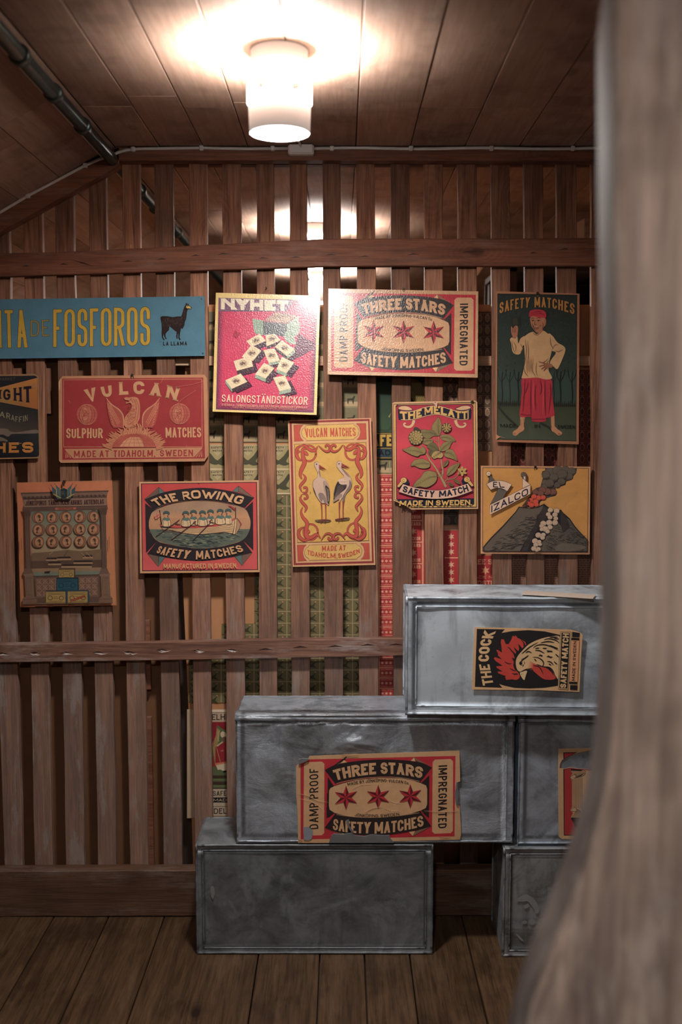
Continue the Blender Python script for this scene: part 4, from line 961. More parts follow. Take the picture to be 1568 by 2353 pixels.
# ---- red phoenix poster
def phoenix():
    p = mk(120, 850, 370 / 1568, (305, 962), .006)
    out = [(100, 60), (1480, 45), (1508, 80), (1525, 830), (1485, 890), (90, 905), (66, 880), (62, 120)]
    TN, RD = (176, 122, 84), (146, 40, 42)
    p.poly(out, TN)
    p.poly([(98, 85), (1472, 74), (1488, 862), (98, 876)], RD); p.frame([(112, 97), (1458, 90), (1462, 748), (112, 750)], 5, TN)
    p.poly([(122, 770), (1462, 755), (1474, 848), (122, 862)], TN)
    p.text('MADE AT', [(212, 852), (554, 849)], [(212, 787), (554, 783)], RD, pen=.18, gap=1.1); p.text('TIDAHOLM,', [(598, 849), (996, 845)], [(598, 783), (1000, 780)], RD, pen=.18, gap=1.1); p.text('SWEDEN', [(1050, 843), (1372, 840)], [(1050, 780), (1372, 776)], RD, pen=.18, gap=1.1)
    p.add([[(122, 775), (205, 862), (122, 862)], [(1466, 760), (1472, 850), (1380, 852)]], RD)
    p.add([[(128, 800), (140, 856), (130, 858)], [(132, 792), (160, 850), (150, 856)], [(136, 788), (186, 856), (176, 858)], [(1460, 775), (1462, 846), (1450, 848)], [(1455, 785), (1436, 848), (1424, 850)], [(1450, 785), (1408, 850), (1394, 850)]], TN)
    L = [('V', (378, 312), (412, 303), (305, 195), (422, 168)), ('U', (498, 268), (585, 258), (465, 152), (576, 132)), ('L', (655, 244), (745, 240), (652, 118), (728, 112)), ('C', (795, 236), (898, 238), (788, 112), (900, 110)), ('A', (948, 246), (1060, 262), (978, 122), (1056, 130)), ('N', (1105, 274), (1206, 302), (1128, 148), (1245, 180))]
    for ch, b0, b1, t0, t1 in L: p.text(ch, [b0, b1], [t0, t1], (190, 140, 96), pen=.26 if ch != 'V' else .24, gap=.4, serif=.12 if ch in 'ULAN' else 0)
    p.text('SULPHUR', [(138, 666), (492, 664)], [(138, 568), (494, 566)], (190, 140, 96), pen=.2, gap=.55); p.text('MATCHES', [(1106, 660), (1452, 656)], [(1104, 562), (1450, 558)], (190, 140, 96), pen=.2, gap=.55)
    G1, G2 = (168, 88, 66), (182, 120, 84)
    for cx, cy in ((340, 435), (1242, 428)):
        p.ell(cx, cy, 100, 102, (156, 62, 54)); p.ell(cx - 12, cy, 58, 84, G1); p.ell(cx - 18, cy - 4, 30, 60, G2)
        A = [Print.ep(cx, cy, 98 * abs(math.cos(a)), 100, 0, 24) for a in (0.0, .5, .9, 1.25)]
        p.lines([q + [q[0]] for q in A], 2.2, (190, 130, 92)); p.lines([[(cx - 98 * math.sqrt(1 - t * t), cy + 100 * t), (cx + 98 * math.sqrt(1 - t * t), cy + 100 * t)] for t in (-.75, -.45, -.15, .15, .45, .75)], 2, (140, 50, 46))
        p.lines([[(cx + R.uniform(-50, 20), cy + R.uniform(-60, 60)) for _ in range(4)] for _ in range(9)], 2.5, (146, 48, 44), True)
    # globe
    p.poly(Print.ep(800, 790, 245, 186, 0, 30, 191, 349), (164, 78, 60)); p.poly([(660, 746), (700, 690), (760, 655), (850, 655), (880, 690), (895, 746)], (190, 132, 92))
    p.line(Print.ep(800, 790, 242, 183, 0, 30, 192, 348), 4, (180, 110, 80))
    p.lines([[(800, 610), (800 + k * 28, 670), (800 + k * 56, 746)] for k in (-4, -3, -2, -1, 0, 1, 2, 3, 4)] + [[(800 - w_, y), (800, y - 16), (800 + w_, y)] for w_, y in ((90, 650), (130, 690), (180, 725))], 2.5, (150, 60, 50), True)
    # flames
    FL = (184, 118, 80); T = []
    for k in range(34):
        a = math.radians(180 + 180 * (k + .5) / 34); bx, by = 800 + 215 * math.cos(a), 770 + 160 * math.sin(a); l = R.uniform(60, 105) * (1.0 if abs(math.cos(a)) > .3 else .85)
        s_ = R.uniform(-22, 22); ex, ey = bx + math.cos(a) * l * 1.05, by + math.sin(a) * l * .5 - l * .22
        T.append([(bx, by), ((bx + ex) / 2 + s_, (by + ey) / 2), (ex - s_ * .4, ey)])
    p.lines(T, 34, FL, True, TAIL)
    p.lines([[(a[0] + R.uniform(-9, 9), a[1]), b, c] for a, b, c in T], 4, (140, 52, 46), True, TAIL)
    for x, h_ in ((740, 540), (770, 510), (795, 470), (830, 505), (856, 520), (700, 555), (890, 550)): p.line([(x, 620), (x + 14, (620 + h_) / 2), (x - 6, h_)], 36, FL, True, taper=TAIL)
    p.lines([[(x, 615), (x + 10, 580), (x - 4, 545)] for x in range(690, 900, 22)], 4, (146, 56, 48), True, TAIL)
    # wings, body, head
    W = (160, 70, 56)
    for sg, x0 in ((1, 0), (-1, 1578)):
        X = lambda x: x if sg > 0 else x0 - x
        w_ = [(530, 275), (570, 330), (620, 365), (665, 410), (695, 460), (698, 540), (690, 568), (650, 560), (600, 565), (575, 530), (560, 480), (545, 420), (535, 350)]
        p.poly([(X(x), y) for x, y in w_], W)
        p.line([(X(528), 272), (X(580), 335), (X(650), 385), (X(690), 440), (X(698), 520), (X(694), 566)], 11, (188, 128, 90), True, taper=lambda t: .4 + .8 * math.sin(math.pi * t))
        p.lines([[(X(545 + i * 12), 300 + i * 22 + j * 30), (X(565 + i * 11), 330 + i * 20 + j * 30), (X(572 + i * 10), 372 + i * 16 + j * 30)] for i in range(10) for j in range(3) if 300 + i * 22 + j * 30 < 520], 6, (188, 118, 84), True, TAIL)
        p.lines([[(X(535 + i * 7), 320 + i * 26), (X(548 + i * 9), 345 + i * 26)] for i in range(9)], 9, (186, 112, 80), True, TAIL)
    p.blob([(755, 268), (800, 262), (840, 280), (856, 340), (856, 420), (850, 480), (810, 540), (770, 560), (720, 560), (700, 520), (712, 460), (750, 410), (775, 370), (772, 330), (750, 322), (722, 330), (720, 318), (750, 312), (742, 298), (712, 292), (704, 275), (720, 266)], (182, 116, 80), 4)
    p.lines([[(760 + R.uniform(-30, 70), y), (750 + R.uniform(-30, 70), y + 16), (745 + R.uniform(-30, 60), y + 34)] for y in range(345, 540, 6)], 4, (150, 62, 50), True, TAIL)
    p.ell(768, 284, 7, 5, (130, 40, 40)); p.line([(745, 300), (775, 296), (790, 320)], 4, (130, 40, 40), True)
    p.lines([[(790, 285), (815, 320), (820, 400), (805, 470)], [(815, 285), (840, 340), (842, 420), (825, 500)]], 5, (150, 62, 50), True)
    p.lines([[(1090, 60), (1060, 130)], [(1475, 110), (1350, 145), (1200, 165)], [(1400, 200), (1290, 270), (1220, 330)], [(580, 760), (640, 860)], [(160, 295), (180, 320)], [(1310, 730), (1312, 800)]], 2.2, (196, 120, 100), True)
    p.add([[(68, 880), (100, 890), (90, 905)], [(64, 120), (85, 80), (80, 180), (66, 200)]], (196, 152, 116))
    r = card(p, 'poster', out, M['print'], (168, 124, 90), .003, 'worn red poster of a phoenix over a globe, clipped corners')
    p.build('print', r, M['print']); hang(r, p, (782, 68), 40)
phoenix()
# ---- two storks
def storks():
    p = mk(660, 950, 220 / 1438, (764, 1132), .008)
    out = [(12, 108), (1262, 68), (1328, 2275), (86, 2305)]
    PP, OC, RD, MR = (206, 158, 108), (204, 158, 72), (184, 74, 54), (118, 52, 50)
    p.poly(out, PP)
    p.poly([(36, 118), (1240, 82), (1305, 2248), (100, 2280)], (146, 48, 52)); p.poly([(70, 148), (1218, 114), (1276, 2218), (132, 2248)], PP)
    p.poly([(104, 176), (1190, 146), (1198, 398), (108, 428)], PP)
    p.frame([(62, 138), (1224, 104), (1286, 2228), (124, 2258)], 6, MR)
    for (a, b, c, d) in (((100, 176), (245, 172), (250, 412), (108, 422)), ((1040, 152), (1184, 148), (1192, 390), (1046, 396)), ((152, 1978), (292, 1974), (298, 2212), (164, 2222)), ((1102, 1950), (1234, 1946), (1240, 2188), (1108, 2192))):
        l = a[0] < 700
        m1 = ((b[0] + c[0]) / 2 - 62, (b[1] + c[1]) / 2) if l else ((a[0] + d[0]) / 2 + 62, (a[1] + d[1]) / 2)
        q = [a, b, ((b[0] + m1[0]) / 2 - 12, b[1] + 45), m1, ((c[0] + m1[0]) / 2 - 12, c[1] - 45), c, d] if l else [a, b, c, d, ((d[0] + m1[0]) / 2 + 12, d[1] - 45), m1, ((a[0] + m1[0]) / 2 + 12, a[1] + 45)]
        p.poly(q, RD); p.line(q + [q[0]], 5, MR)
    for oy, ox_, hh in ((0, 0, 0), (1798, 44, -3)):
        c_ = [(285 + ox_, 182 + oy), (1000 + ox_, 155 + oy), (1012 + ox_, 180 + oy), (1060 + ox_, 205 + oy), (1084 + ox_, 265 + oy), (1060 + ox_, 340 + oy), (1015 + ox_, 368 + oy), (1005 + ox_, 390 + oy), (290 + ox_, 410 + oy), (282 + ox_, 382 + oy), (235 + ox_, 350 + oy), (212 + ox_, 290 + oy), (235 + ox_, 232 + oy), (275 + ox_, 208 + oy)]
        p.poly(c_, (208, 166, 86)); p.line(c_ + [c_[0]], 5, MR)
    p.text('VULCAN', [(278, 362), (604, 352)], [(262, 226), (602, 214)], RD, pen=.2, gap=.55); p.text('MATCHES', [(648, 352), (1032, 340)], [(648, 216), (1024, 212)], RD, pen=.2, gap=.55)
    p.text('MADE AT', [(522, 2068), (880, 2056)], [(524, 1988), (884, 1978)], RD, pen=.2, gap=.7)
    p.text('TIDAHOLM,', [(304, 2118), (500, 2160), (745, 2178)], [(306, 2046), (500, 2088), (748, 2100)], RD, pen=.2, gap=.6); p.text('SWEDEN', [(772, 2172), (930, 2152), (1096, 2090)], [(764, 2098), (920, 2082), (1086, 2028)], RD, pen=.2, gap=.6)
    p.poly([(104, 456), (1190, 428), (1234, 1912), (152, 1942)], OC); p.frame([(112, 462), (1186, 435), (1228, 1908), (158, 1938)], 6, MR); p.line([(102, 440), (1196, 412)], 0.1, MR)
    # scroll ornament, each stroke drawn dark then red
    S = []
    def both(f): S.append(f)
    def ring(cx, cy, rx, ry, w_): S.append(([(x, y) for x, y in Print.ep(cx, cy, rx, ry, 0, 26)], w_, 'c'))
    def sw(pts, w_): S.append((pts, w_, 'l'))
    ring(330, 600, 104, 118, 24); ring(980, 582, 104, 118, 24); ring(355, 1782, 108, 120, 24); ring(1018, 1768, 108, 120, 24)
    for X, Y_ in ((lambda x, y: (x, y)), None), ((lambda x, y: (1312 - x + (y - 600) * .022, y - 16)), None):
        f = X
        sw([f(225, 480), f(160, 520), f(140, 600), f(170, 680), f(235, 712)], 48); sw([f(180, 500), f(260, 480), f(320, 530), f(380, 560), f(430, 545), f(462, 490)], 42)
        sw([f(300, 545), f(240, 530), f(238, 640), f(262, 740), f(215, 850), f(200, 930), f(225, 990)], 56)
        sw([f(262, 560), f(285, 600), f(320, 630)], 44); sw([f(140, 600), f(175, 575), f(205, 580)], 26)
        sw([f(235, 905), f(275, 960), f(262, 1010), f(210, 1070), f(195, 1110), f(225, 1185)], 36); sw([f(225, 1185), f(290, 1180), f(296, 1120), f(255, 1110), f(258, 1140)], 26)
        sw([f(228, 1215), f(285, 1210), f(306, 1260), f(265, 1285), f(258, 1255)], 26); sw([f(225, 1212), f(200, 1280), f(225, 1330), f(285, 1400), f(285, 1440), f(262, 1490)], 36)
        sw([f(235, 1405), f(210, 1480), f(240, 1560), f(300, 1640), f(290, 1740), f(300, 1850), f(370, 1860), f(430, 1820), f(470, 1830), f(505, 1880)], 52)
        sw([f(250, 1700), f(180, 1760), f(185, 1850), f(260, 1905), f(340, 1880)], 46); sw([f(300, 1800), f(330, 1770), f(345, 1760)], 40)
    for dx in (0,):
        sw([(470, 478), (540, 545), (590, 570), (630, 560), (640, 500), (605, 472), (575, 490), (590, 510)], 30); sw([(838, 468), (775, 545), (715, 572), (670, 555), (662, 500), (700, 472), (732, 490), (715, 510)], 30)
        sw([(510, 1908), (570, 1820), (625, 1800), (675, 1830), (680, 1880), (645, 1895), (615, 1870), (640, 1850)], 30); sw([(875, 1895), (810, 1815), (755, 1800), (705, 1830), (700, 1880), (745, 1890), (772, 1865), (745, 1850)], 30)
    for pts, w_, k in S:
        if k == 'c': q = list(pts) + [pts[0], pts[1]]; p.add(ribbon(q, w_ + 8), MR); p.add(ribbon(q, w_ - 2), RD)
        else: q = cr(pts, False, 6); p.add(ribbon(q, w_ + 9, None, lambda t: LENS(t) * .95 + .1), MR); p.add(ribbon(q, w_ - 4, None, LENS), RD)
    # ground
    for k in range(5):
        T = [[(x, y), (x + R.uniform(20, 70), y + R.uniform(-6, 6))] for x, y in [(R.uniform(360 + k * 30, 960 - k * 20), 1560 + k * 38 + R.uniform(-20, 20)) for _ in range(34)]]
        p.lines(T, 9, (128, 108, 60), False, LENS)
    p.lines([[(x, y), (x + R.uniform(10, 40), y + R.uniform(-4, 4))] for x, y in [(R.uniform(440, 960), R.uniform(1545, 1720)) for _ in range(120)]], 4, (92, 80, 54), False, LENS)
    p.blob([(420, 1600), (560, 1585), (660, 1600), (620, 1630), (480, 1635)], (104, 90, 58)); p.blob([(720, 1590), (800, 1570), (930, 1560), (920, 1600), (760, 1612)], (104, 90, 58))
    WH, GY, BK2 = (196, 160, 136), (100, 84, 78), (52, 40, 42)
    # stork one
    b1 = [(408, 745), (440, 722), (482, 740), (490, 790), (485, 850), (500, 920), (520, 960), (575, 985), (615, 1050), (640, 1140), (645, 1250), (632, 1360), (618, 1378), (590, 1350), (560, 1350), (520, 1345), (470, 1290), (420, 1200), (390, 1120), (384, 1060), (400, 1000), (450, 962), (460, 900), (440, 840), (412, 790)]
    p.poly(cr(b1, True, 4), BK2); c0 = (505, 1080)
    p.poly([(x + (c0[0] - x) * .03 + 1, y + (c0[1] - y) * .012) for x, y in cr(b1, True, 4)], WH)
    p.blob([(552, 1010), (590, 1020), (625, 1110), (640, 1230), (632, 1350), (610, 1370), (590, 1300), (560, 1180), (545, 1080)], (168, 138, 118), 4)
    p.blob([(575, 1085), (628, 1120), (642, 1240), (628, 1355), (606, 1330), (590, 1200)], BK2, 4); p.lines([[(590 + i * 8, 1110 + i * 6), (606 + i * 6, 1210), (612 + i * 4, 1320)] for i in range(5)], 3, (150, 128, 116), True)
    p.blob([(392, 1105), (420, 1170), (445, 1250), (430, 1225), (402, 1165)], BK2, 4)
    p.blob([(470, 1210), (510, 1190), (560, 1220), (600, 1330), (560, 1340), (540, 1290), (520, 1330), (490, 1290)], (134, 112, 100), 4)
    p.lines([[(R.uniform(440, 580), y), (R.uniform(440, 580), y + 22)] for y in [1130 + k * 4 for k in range(45)]], 2.5, (120, 98, 90), False, LENS)
    p.lines([[(484, 820), (494, 890), (508, 960)], [(478, 830), (486, 900), (500, 970)], [(470, 860), (460, 920)]], 7, GY, True, LENS); p.line([(555, 1020), (550, 1050), (600, 1090), (620, 1120)], 4, GY, True)
    p.add([[(478, 765), (605, 848), (480, 800)], [(476, 800), (582, 868), (480, 822)]], (140, 58, 50)); p.ell(444, 762, 12, 8, BK2)
    # stork two
    b2 = [(742, 745), (775, 712), (812, 722), (826, 760), (815, 800), (850, 850), (920, 910), (962, 970), (974, 1050), (955, 1130), (890, 1200), (870, 1260), (858, 1325), (830, 1325), (830, 1260), (790, 1330), (778, 1290), (705, 1330), (700, 1240), (705, 1160), (740, 1060), (790, 985), (852, 962), (850, 925), (800, 870), (762, 820), (744, 790)]
    p.poly(cr(b2, True, 4), BK2); c0 = (850, 1060)
    p.poly([(x + (c0[0] - x) * .025, y + (c0[1] - y) * .012) for x, y in cr(b2, True, 4)], WH)
    p.blob([(765, 1020), (800, 1060), (890, 1065), (880, 1130), (800, 1200), (720, 1290), (700, 1300), (704, 1200), (730, 1090)], BK2, 4)
    p.lines([[(770 + i * 14, 1080 + i * 5), (745 + i * 12, 1170), (708 + i * 6, 1270)] for i in range(7)], 3, (140, 118, 106), True)
    p.blob([(765, 1000), (820, 980), (895, 1010), (900, 1050), (860, 1068), (800, 1058)], (206, 172, 146), 4); p.lines([[(775 + i * 14, 1015), (780 + i * 14, 1045)] for i in range(9)] + [[(790 + i * 13, 1066), (796 + i * 12, 1098)] for i in range(8)], 3, (110, 90, 80))
    p.blob([(940, 1000), (968, 1060), (945, 1135), (880, 1200), (862, 1320), (834, 1318), (840, 1240), (890, 1150), (930, 1080)], (120, 100, 92), 4)
    p.blob([(790, 1210), (700, 1300), (706, 1328), (776, 1288), (830, 1230)], (150, 124, 108), 4)
    p.lines([[(812, 800), (880, 880), (950, 965)], [(806, 806), (870, 890), (936, 965)]], 9, (92, 74, 72), True, LENS)
    p.lines([[(R.uniform(850, 930), y), (R.uniform(850, 930), y + 20)] for y in [1080 + k * 5 for k in range(36)]], 2.5, (110, 92, 84), False, LENS)
    p.add([[(816, 745), (952, 815), (818, 785)], [(816, 780), (940, 832), (815, 800)]], (140, 58, 50)); p.ell(780, 755, 12, 8, BK2)
    LG = (146, 58, 50)
    for a in ([(514, 1345), (522, 1450), (524, 1605)], [(578, 1350), (582, 1460), (584, 1600)], [(788, 1325), (784, 1450), (788, 1585)], [(844, 1315), (840, 1440), (842, 1570)]):
        p.line(a, 28, LG, True, taper=lambda t: 1 - .45 * min(1, t * 2)); x, y = a[-1]
        p.lines([[(x, y), (x - 50, y + 8), (x - 54, y + 22)], [(x, y), (x - 12, y + 30), (x - 18, y + 42)], [(x, y), (x + 48, y + 2), (x + 60, y + 12)]], 11, (118, 44, 42), True)
    p.ell(350, 1181, 6, 7, (110, 60, 40))
    r = card(p, 'poster', out, M['print'], (196, 158, 116), .003, 'tall ochre poster of two standing storks inside a red scroll border')
    p.build('print', r, M['print'])
storks()
# ---- flowering branch
def branch():
    p = mk(890, 910, 220 / 1568, (1000, 1046), .006)
    out = [(118, 100), (1440, 74), (1478, 100), (1492, 1848), (395, 1858), (310, 1800), (105, 1712), (88, 118)]
    PP, NV, YL = (204, 156, 108), (28, 30, 48), (206, 160, 84)
    p.poly(out, PP)
    p.poly([(100, 130), (1450, 100), (1470, 1828), (385, 1838), (320, 1790), (120, 1700)], NV); p.poly([(108, 140), (1442, 112), (1460, 1815), (380, 1826), (322, 1785), (128, 1695)], YL)
    p.poly([(140, 160), (170, 145), (1380, 128), (1415, 160), (1428, 1770), (1400, 1795), (345, 1806), (300, 1770), (180, 1718), (150, 1690)], NV)
    a, b = (192, 44, 62), (166, 34, 56)
    p.grad([(150, 185), (185, 155), (1370, 140), (1405, 170), (1412, 800), (155, 800)], [b, b, b, b, (198, 60, 72), (198, 56, 68)]); p.grad([(155, 800), (1412, 800), (1420, 1676), (162, 1690)], [(198, 56, 68), (198, 60, 72), b, b])
    # curls of the upper ribbon
    p.blob([(175, 200), (230, 162), (320, 160), (390, 190), (425, 225), (350, 245), (240, 235)], NV); p.blob([(184, 200), (235, 168), (315, 166), (380, 192), (412, 222), (350, 234), (245, 226)], (208, 164, 118))
    p.blob([(1380, 190), (1330, 155), (1230, 158), (1150, 190), (1112, 212), (1200, 240), (1310, 230)], NV); p.blob([(1370, 190), (1325, 162), (1232, 165), (1160, 194), (1126, 210), (1205, 230), (1305, 221)], (208, 164, 118))
    for X in (lambda x: x, lambda x: 1560 - x):
        pts = [(X(440), 395), (X(420), 460), (X(380), 500), (X(320), 505), (X(275), 475), (X(285), 445), (X(310), 450)]
        p.line(pts, 58, NV, True, taper=lambda t: 1 - .62 * t); p.line(pts, 50, (208, 164, 118), True, taper=lambda t: 1 - .66 * t)
    T = [(175, 215), (260, 245), (420, 238), (600, 180), (790, 150), (950, 180), (1120, 232), (1280, 240), (1385, 200)]
    B = [(185, 388), (300, 402), (470, 385), (640, 335), (790, 310), (900, 322), (1060, 370), (1220, 400), (1378, 378)]
    p.band(T, B, NV, 40); sh = lambda q, d: [(x, y + d) for x, y in q]
    p.band(sh(T, 6), sh(T, 18), (206, 162, 110), 40); p.band(sh(B, -16), sh(B, -5), (206, 162, 110), 40)
    p.add([[(170, 215), (200, 300), (185, 390), (230, 395), (225, 240)], [(1385, 200), (1352, 290), (1378, 378), (1330, 390), (1335, 235)]], NV)
    p.text('THE', [(226, 382), (400, 378), (568, 336)], [(204, 252), (400, 250), (566, 208)], YL, pen=.26, gap=.5)
    p.text('MELATTI', [(616, 312), (790, 288), (1000, 326), (1180, 372), (1336, 372)], [(612, 186), (790, 166), (1000, 196), (1180, 252), (1334, 240)], YL, pen=.24, gap=.4)
    # the plant
    ST, LF, DKL, OL = (160, 134, 84), (136, 118, 70), (64, 60, 46), (58, 44, 40)
    def stem(pts, w0, w1): p.line(pts, w0 + 7, OL, True, w2=w1 + 6); p.line(pts, w0, ST, True, w2=w1)
    stem([(965, 1490), (905, 1370), (870, 1310), (790, 1170), (700, 1050), (640, 945), (560, 880)], 40, 12); stem([(890, 1330), (912, 1240), (895, 1120), (880, 1030)], 30, 16)
    stem([(865, 900), (850, 800), (838, 650)], 14, 12); stem([(940, 1410), (980, 1370), (1100, 1350), (1170, 1280)], 14, 9); stem([(950, 1420), (1000, 1420), (1030, 1440)], 8, 6); stem([(980, 1380), (995, 1310), (1010, 1280)], 9, 7)
    stem([(870, 1320), (800, 1318), (700, 1335)], 12, 8); stem([(700, 1020), (705, 960), (715, 900)], 14, 8); stem([(560, 830), (545, 790), (520, 770)], 14, 8); stem([(830, 745), (790, 720), (760, 680)], 11, 8)
    def leaf(pts, mid, light=LF):
        q = cr(pts, True, 4); cx = sum(a[0] for a in q) / len(q); cy = sum(a[1] for a in q) / len(q)
        p.poly([(x + (x - cx) * .04, y + (y - cy) * .05) for x, y in q], OL); p.poly(q, light)
        m = cr(mid, False, 8); H = []; H2 = []
        for i in range(2, len(m) - 1, 1):
            for sg in (-1, 1):
                dx, dy = m[i][0] - m[i - 1][0], m[i][1] - m[i - 1][1]; l = math.hypot(dx, dy) or 1; nx, ny = -dy / l * sg, dx / l * sg
                for dd in (0,):
                    L = R.uniform(22, 52) * math.sin(math.pi * i / len(m)) ** .6
                    H.append([m[i], (m[i][0] + nx * L + dx * .8, m[i][1] + ny * L + dy * .8)])
                    H2.append([(m[i][0] + nx * L * .5, m[i][1] + ny * L * .5), (m[i][0] + nx * L * 1.05 + dx * 1.5, m[i][1] + ny * L * 1.05 + dy * 1.5)])
        p.lines(H, 7, (90, 82, 54), False, TAIL); p.lines(H2, 5, (176, 152, 92), False, LENS); p.line(m, 6, DKL, taper=TAIL)
    leaf([(838, 350), (880, 420), (892, 500), (880, 590), (850, 650), (820, 640), (770, 600), (736, 550), (740, 480), (790, 410)], [(848, 640), (835, 520), (838, 370)])
    leaf([(870, 660), (930, 630), (1020, 640), (1080, 680), (1120, 740), (1050, 745), (960, 735), (900, 715)], [(875, 680), (980, 680), (1110, 740)])
    leaf([(548, 580), (580, 545), (660, 560), (740, 560), (800, 610), (830, 655), (760, 655), (700, 690), (640, 695), (580, 650)], [(820, 650), (720, 600), (560, 600)], (120, 106, 66))
    leaf([(570, 740), (600, 700), (690, 700), (750, 720), (740, 760), (690, 790), (640, 800), (580, 770)], [(745, 735), (660, 730), (575, 755)])
    leaf([(700, 780), (760, 760), (810, 800), (840, 870), (830, 920), (760, 900), (700, 870), (650, 830)], [(845, 910), (770, 840), (690, 800)], (106, 94, 60))
    leaf([(870, 900), (870, 850), (900, 790), (960, 750), (1060, 745), (1040, 800), (1010, 860), (940, 900)], [(875, 900), (950, 820), (1055, 750)])
    leaf([(690, 880), (720, 880), (770, 910), (760, 950), (720, 970), (690, 960), (672, 920)], [(690, 960), (710, 910), (740, 890)], (100, 90, 58))
    leaf([(930, 960), (960, 900), (1020, 870), (1080, 890), (1120, 960), (1150, 1060), (1100, 1040), (1040, 1020), (970, 1000)], [(930, 930), (1040, 940), (1145, 1055)])
    leaf([(725, 990), (760, 920), (830, 900), (900, 930), (915, 980), (880, 1015), (820, 1010), (770, 1028)], [(890, 910), (830, 950), (740, 1015)], (172, 142, 84))
    leaf([(252, 875), (330, 860), (380, 825), (450, 830), (530, 860), (580, 830), (620, 860), (630, 910), (600, 950), (540, 960), (500, 988), (420, 970), (340, 930)], [(600, 940), (470, 900), (260, 878)])
    leaf([(390, 1145), (415, 1080), (480, 1040), (580, 1030), (660, 1060), (700, 1100), (690, 1160), (620, 1185), (520, 1175), (450, 1140)], [(700, 1115), (560, 1100), (395, 1145)])
    leaf([(430, 1490), (470, 1400), (560, 1320), (600, 1250), (680, 1225), (790, 1250), (815, 1320), (800, 1390), (740, 1450), (640, 1495), (540, 1480)], [(815, 1320), (680, 1340), (440, 1485)])
    leaf([(980, 1300), (985, 1220), (1020, 1160), (1100, 1120), (1190, 1098), (1150, 1180), (1110, 1240), (1040, 1290)], [(985, 1300), (1070, 1200), (1185, 1100)])
    leaf([(918, 1150), (930, 1100), (998, 1045), (995, 1110), (950, 1150)], [(925, 1145), (960, 1100), (995, 1050)]); leaf([(1085, 1375), (1150, 1375), (1195, 1440), (1130, 1420)], [(1090, 1380), (1140, 1395), (1190, 1435)]); leaf([(1000, 1425), (1050, 1425), (1085, 1472), (1030, 1465)], [(1005, 1430), (1040, 1445), (1080, 1470)])
    # flowers
    def flower(cx, cy, r, c1, n):
        p.poly(Print.ep(cx, cy, r * 1.04, r * 1.02, 0, 18), OL)
        for rr, m in ((.78, n), (.5, n - 3), (.22, max(3, n - 7))):
            E = [];E2 = []
            for k in range(m):
                a = 2 * math.pi * (k + rr) / m; x, y = cx + r * rr * math.cos(a), cy + r * rr * math.sin(a); E.append(Print.ep(x, y, r * .27, r * .23, a, 10)); E2.append(Print.ep(x + 3, y - 3, r * .2, r * .16, a, 9))
            p.add(E, (92, 80, 50)); p.add(E2, c1)
    p.blob([(430, 560), (450, 510), (500, 515), (545, 560), (500, 600)], DKL); flower(468, 682, 118, (164, 138, 80), 13); flower(968, 520, 78, (176, 138, 74), 9)
    for k in range(6):
        a = k * math.pi / 3 + .5; x, y = 1225 + 50 * math.cos(a), 1230 + 50 * math.sin(a); p.blob([(1225, 1230), (x - 22 * math.sin(a), y + 22 * math.cos(a)), (1225 + 84 * math.cos(a), 1230 + 84 * math.sin(a)), (x + 22 * math.sin(a), y - 22 * math.cos(a))], (178, 146, 76), 4)
    p.ell(1225, 1230, 14, 14, OL); p.line([(1170, 1270), (1190, 1250)], 26, (110, 94, 54))
    p.lines([[(860, 1200), (850, 1180), (870, 1170), (890, 1190)], [(858, 1240), (862, 1215)], [(880, 1290), (885, 1250)]], 10, (112, 84, 60), True)
    # lower ribbon
    for sg in (1, -1):
        X = (lambda x: x) if sg > 0 else (lambda x: 1575 - x)
        dy = 0 if sg > 0 else -14
        p.blob([(X(230), 1350 + dy), (X(270), 1330 + dy), (X(330), 1355 + dy), (X(360), 1410 + dy), (X(330), 1455 + dy), (X(270), 1430 + dy)], NV, 4)
        p.poly([(X(222), 1378 + dy), (X(290), 1400 + dy), (X(195), 1502 + dy), (X(156), 1482 + dy)], NV); p.poly([(X(226), 1386 + dy), (X(280), 1402 + dy), (X(192), 1494 + dy), (X(163), 1478 + dy)], YL)
        p.ell(X(270), 1378 + dy, 54, 48, NV); p.ell(X(270), 1378 + dy, 49, 43, YL); p.line([(X(290), 1390 + dy), (X(270), 1400 + dy), (X(250), 1385 + dy), (X(262), 1362 + dy), (X(285), 1370 + dy)], 5, NV, True)
    T = [(258, 1442), (500, 1510), (800, 1545), (1050, 1510), (1320, 1432)]; B = [(188, 1565), (480, 1650), (800, 1680), (1100, 1650), (1392, 1550)]
    p.band([(a_ + (-8 if i == 0 else 8 if i == 4 else 0), b_ - 6) for i, (a_, b_) in enumerate(T)], [(a_ + (-10 if i == 0 else 10 if i == 4 else 0), b_ + 6) for i, (a_, b_) in enumerate(B)], NV, 30); p.band(T, B, (212, 166, 138), 30)
    p.text('SAFETY', [(244, 1562), (500, 1634), (770, 1656)], [(272, 1462), (520, 1528), (780, 1552)], NV, pen=.23, gap=.45); p.text('MATCH', [(846, 1654), (1100, 1620), (1338, 1552)], [(850, 1552), (1080, 1520), (1302, 1446)], NV, pen=.23, gap=.45)
    p.text('MADE IN SWEDEN.', [(196, 1796), (1390, 1782)], [(206, 1712), (1388, 1694)], YL, pen=.24, gap=.5)
    p.blob([(745, 98), (780, 85), (818, 105), (812, 190), (790, 160), (765, 130)], (208, 156, 130), 3); p.ell(786, 104, 7, 9, (70, 40, 40))
    r = card(p, 'poster', out, M['print'], (188, 148, 104), .003, 'pinkish red poster of a leafy flowering branch, torn lower left corner')
    p.build('print', r, M['print'])
    c = p.pt((163, 140)); link('tack', *tube([(c.x, -.002, c.z), (c.x, .002, c.z)], [.0016, .0024], 10), M['bright'], r); hang(r, p, (1390, 96), 0)
branch()
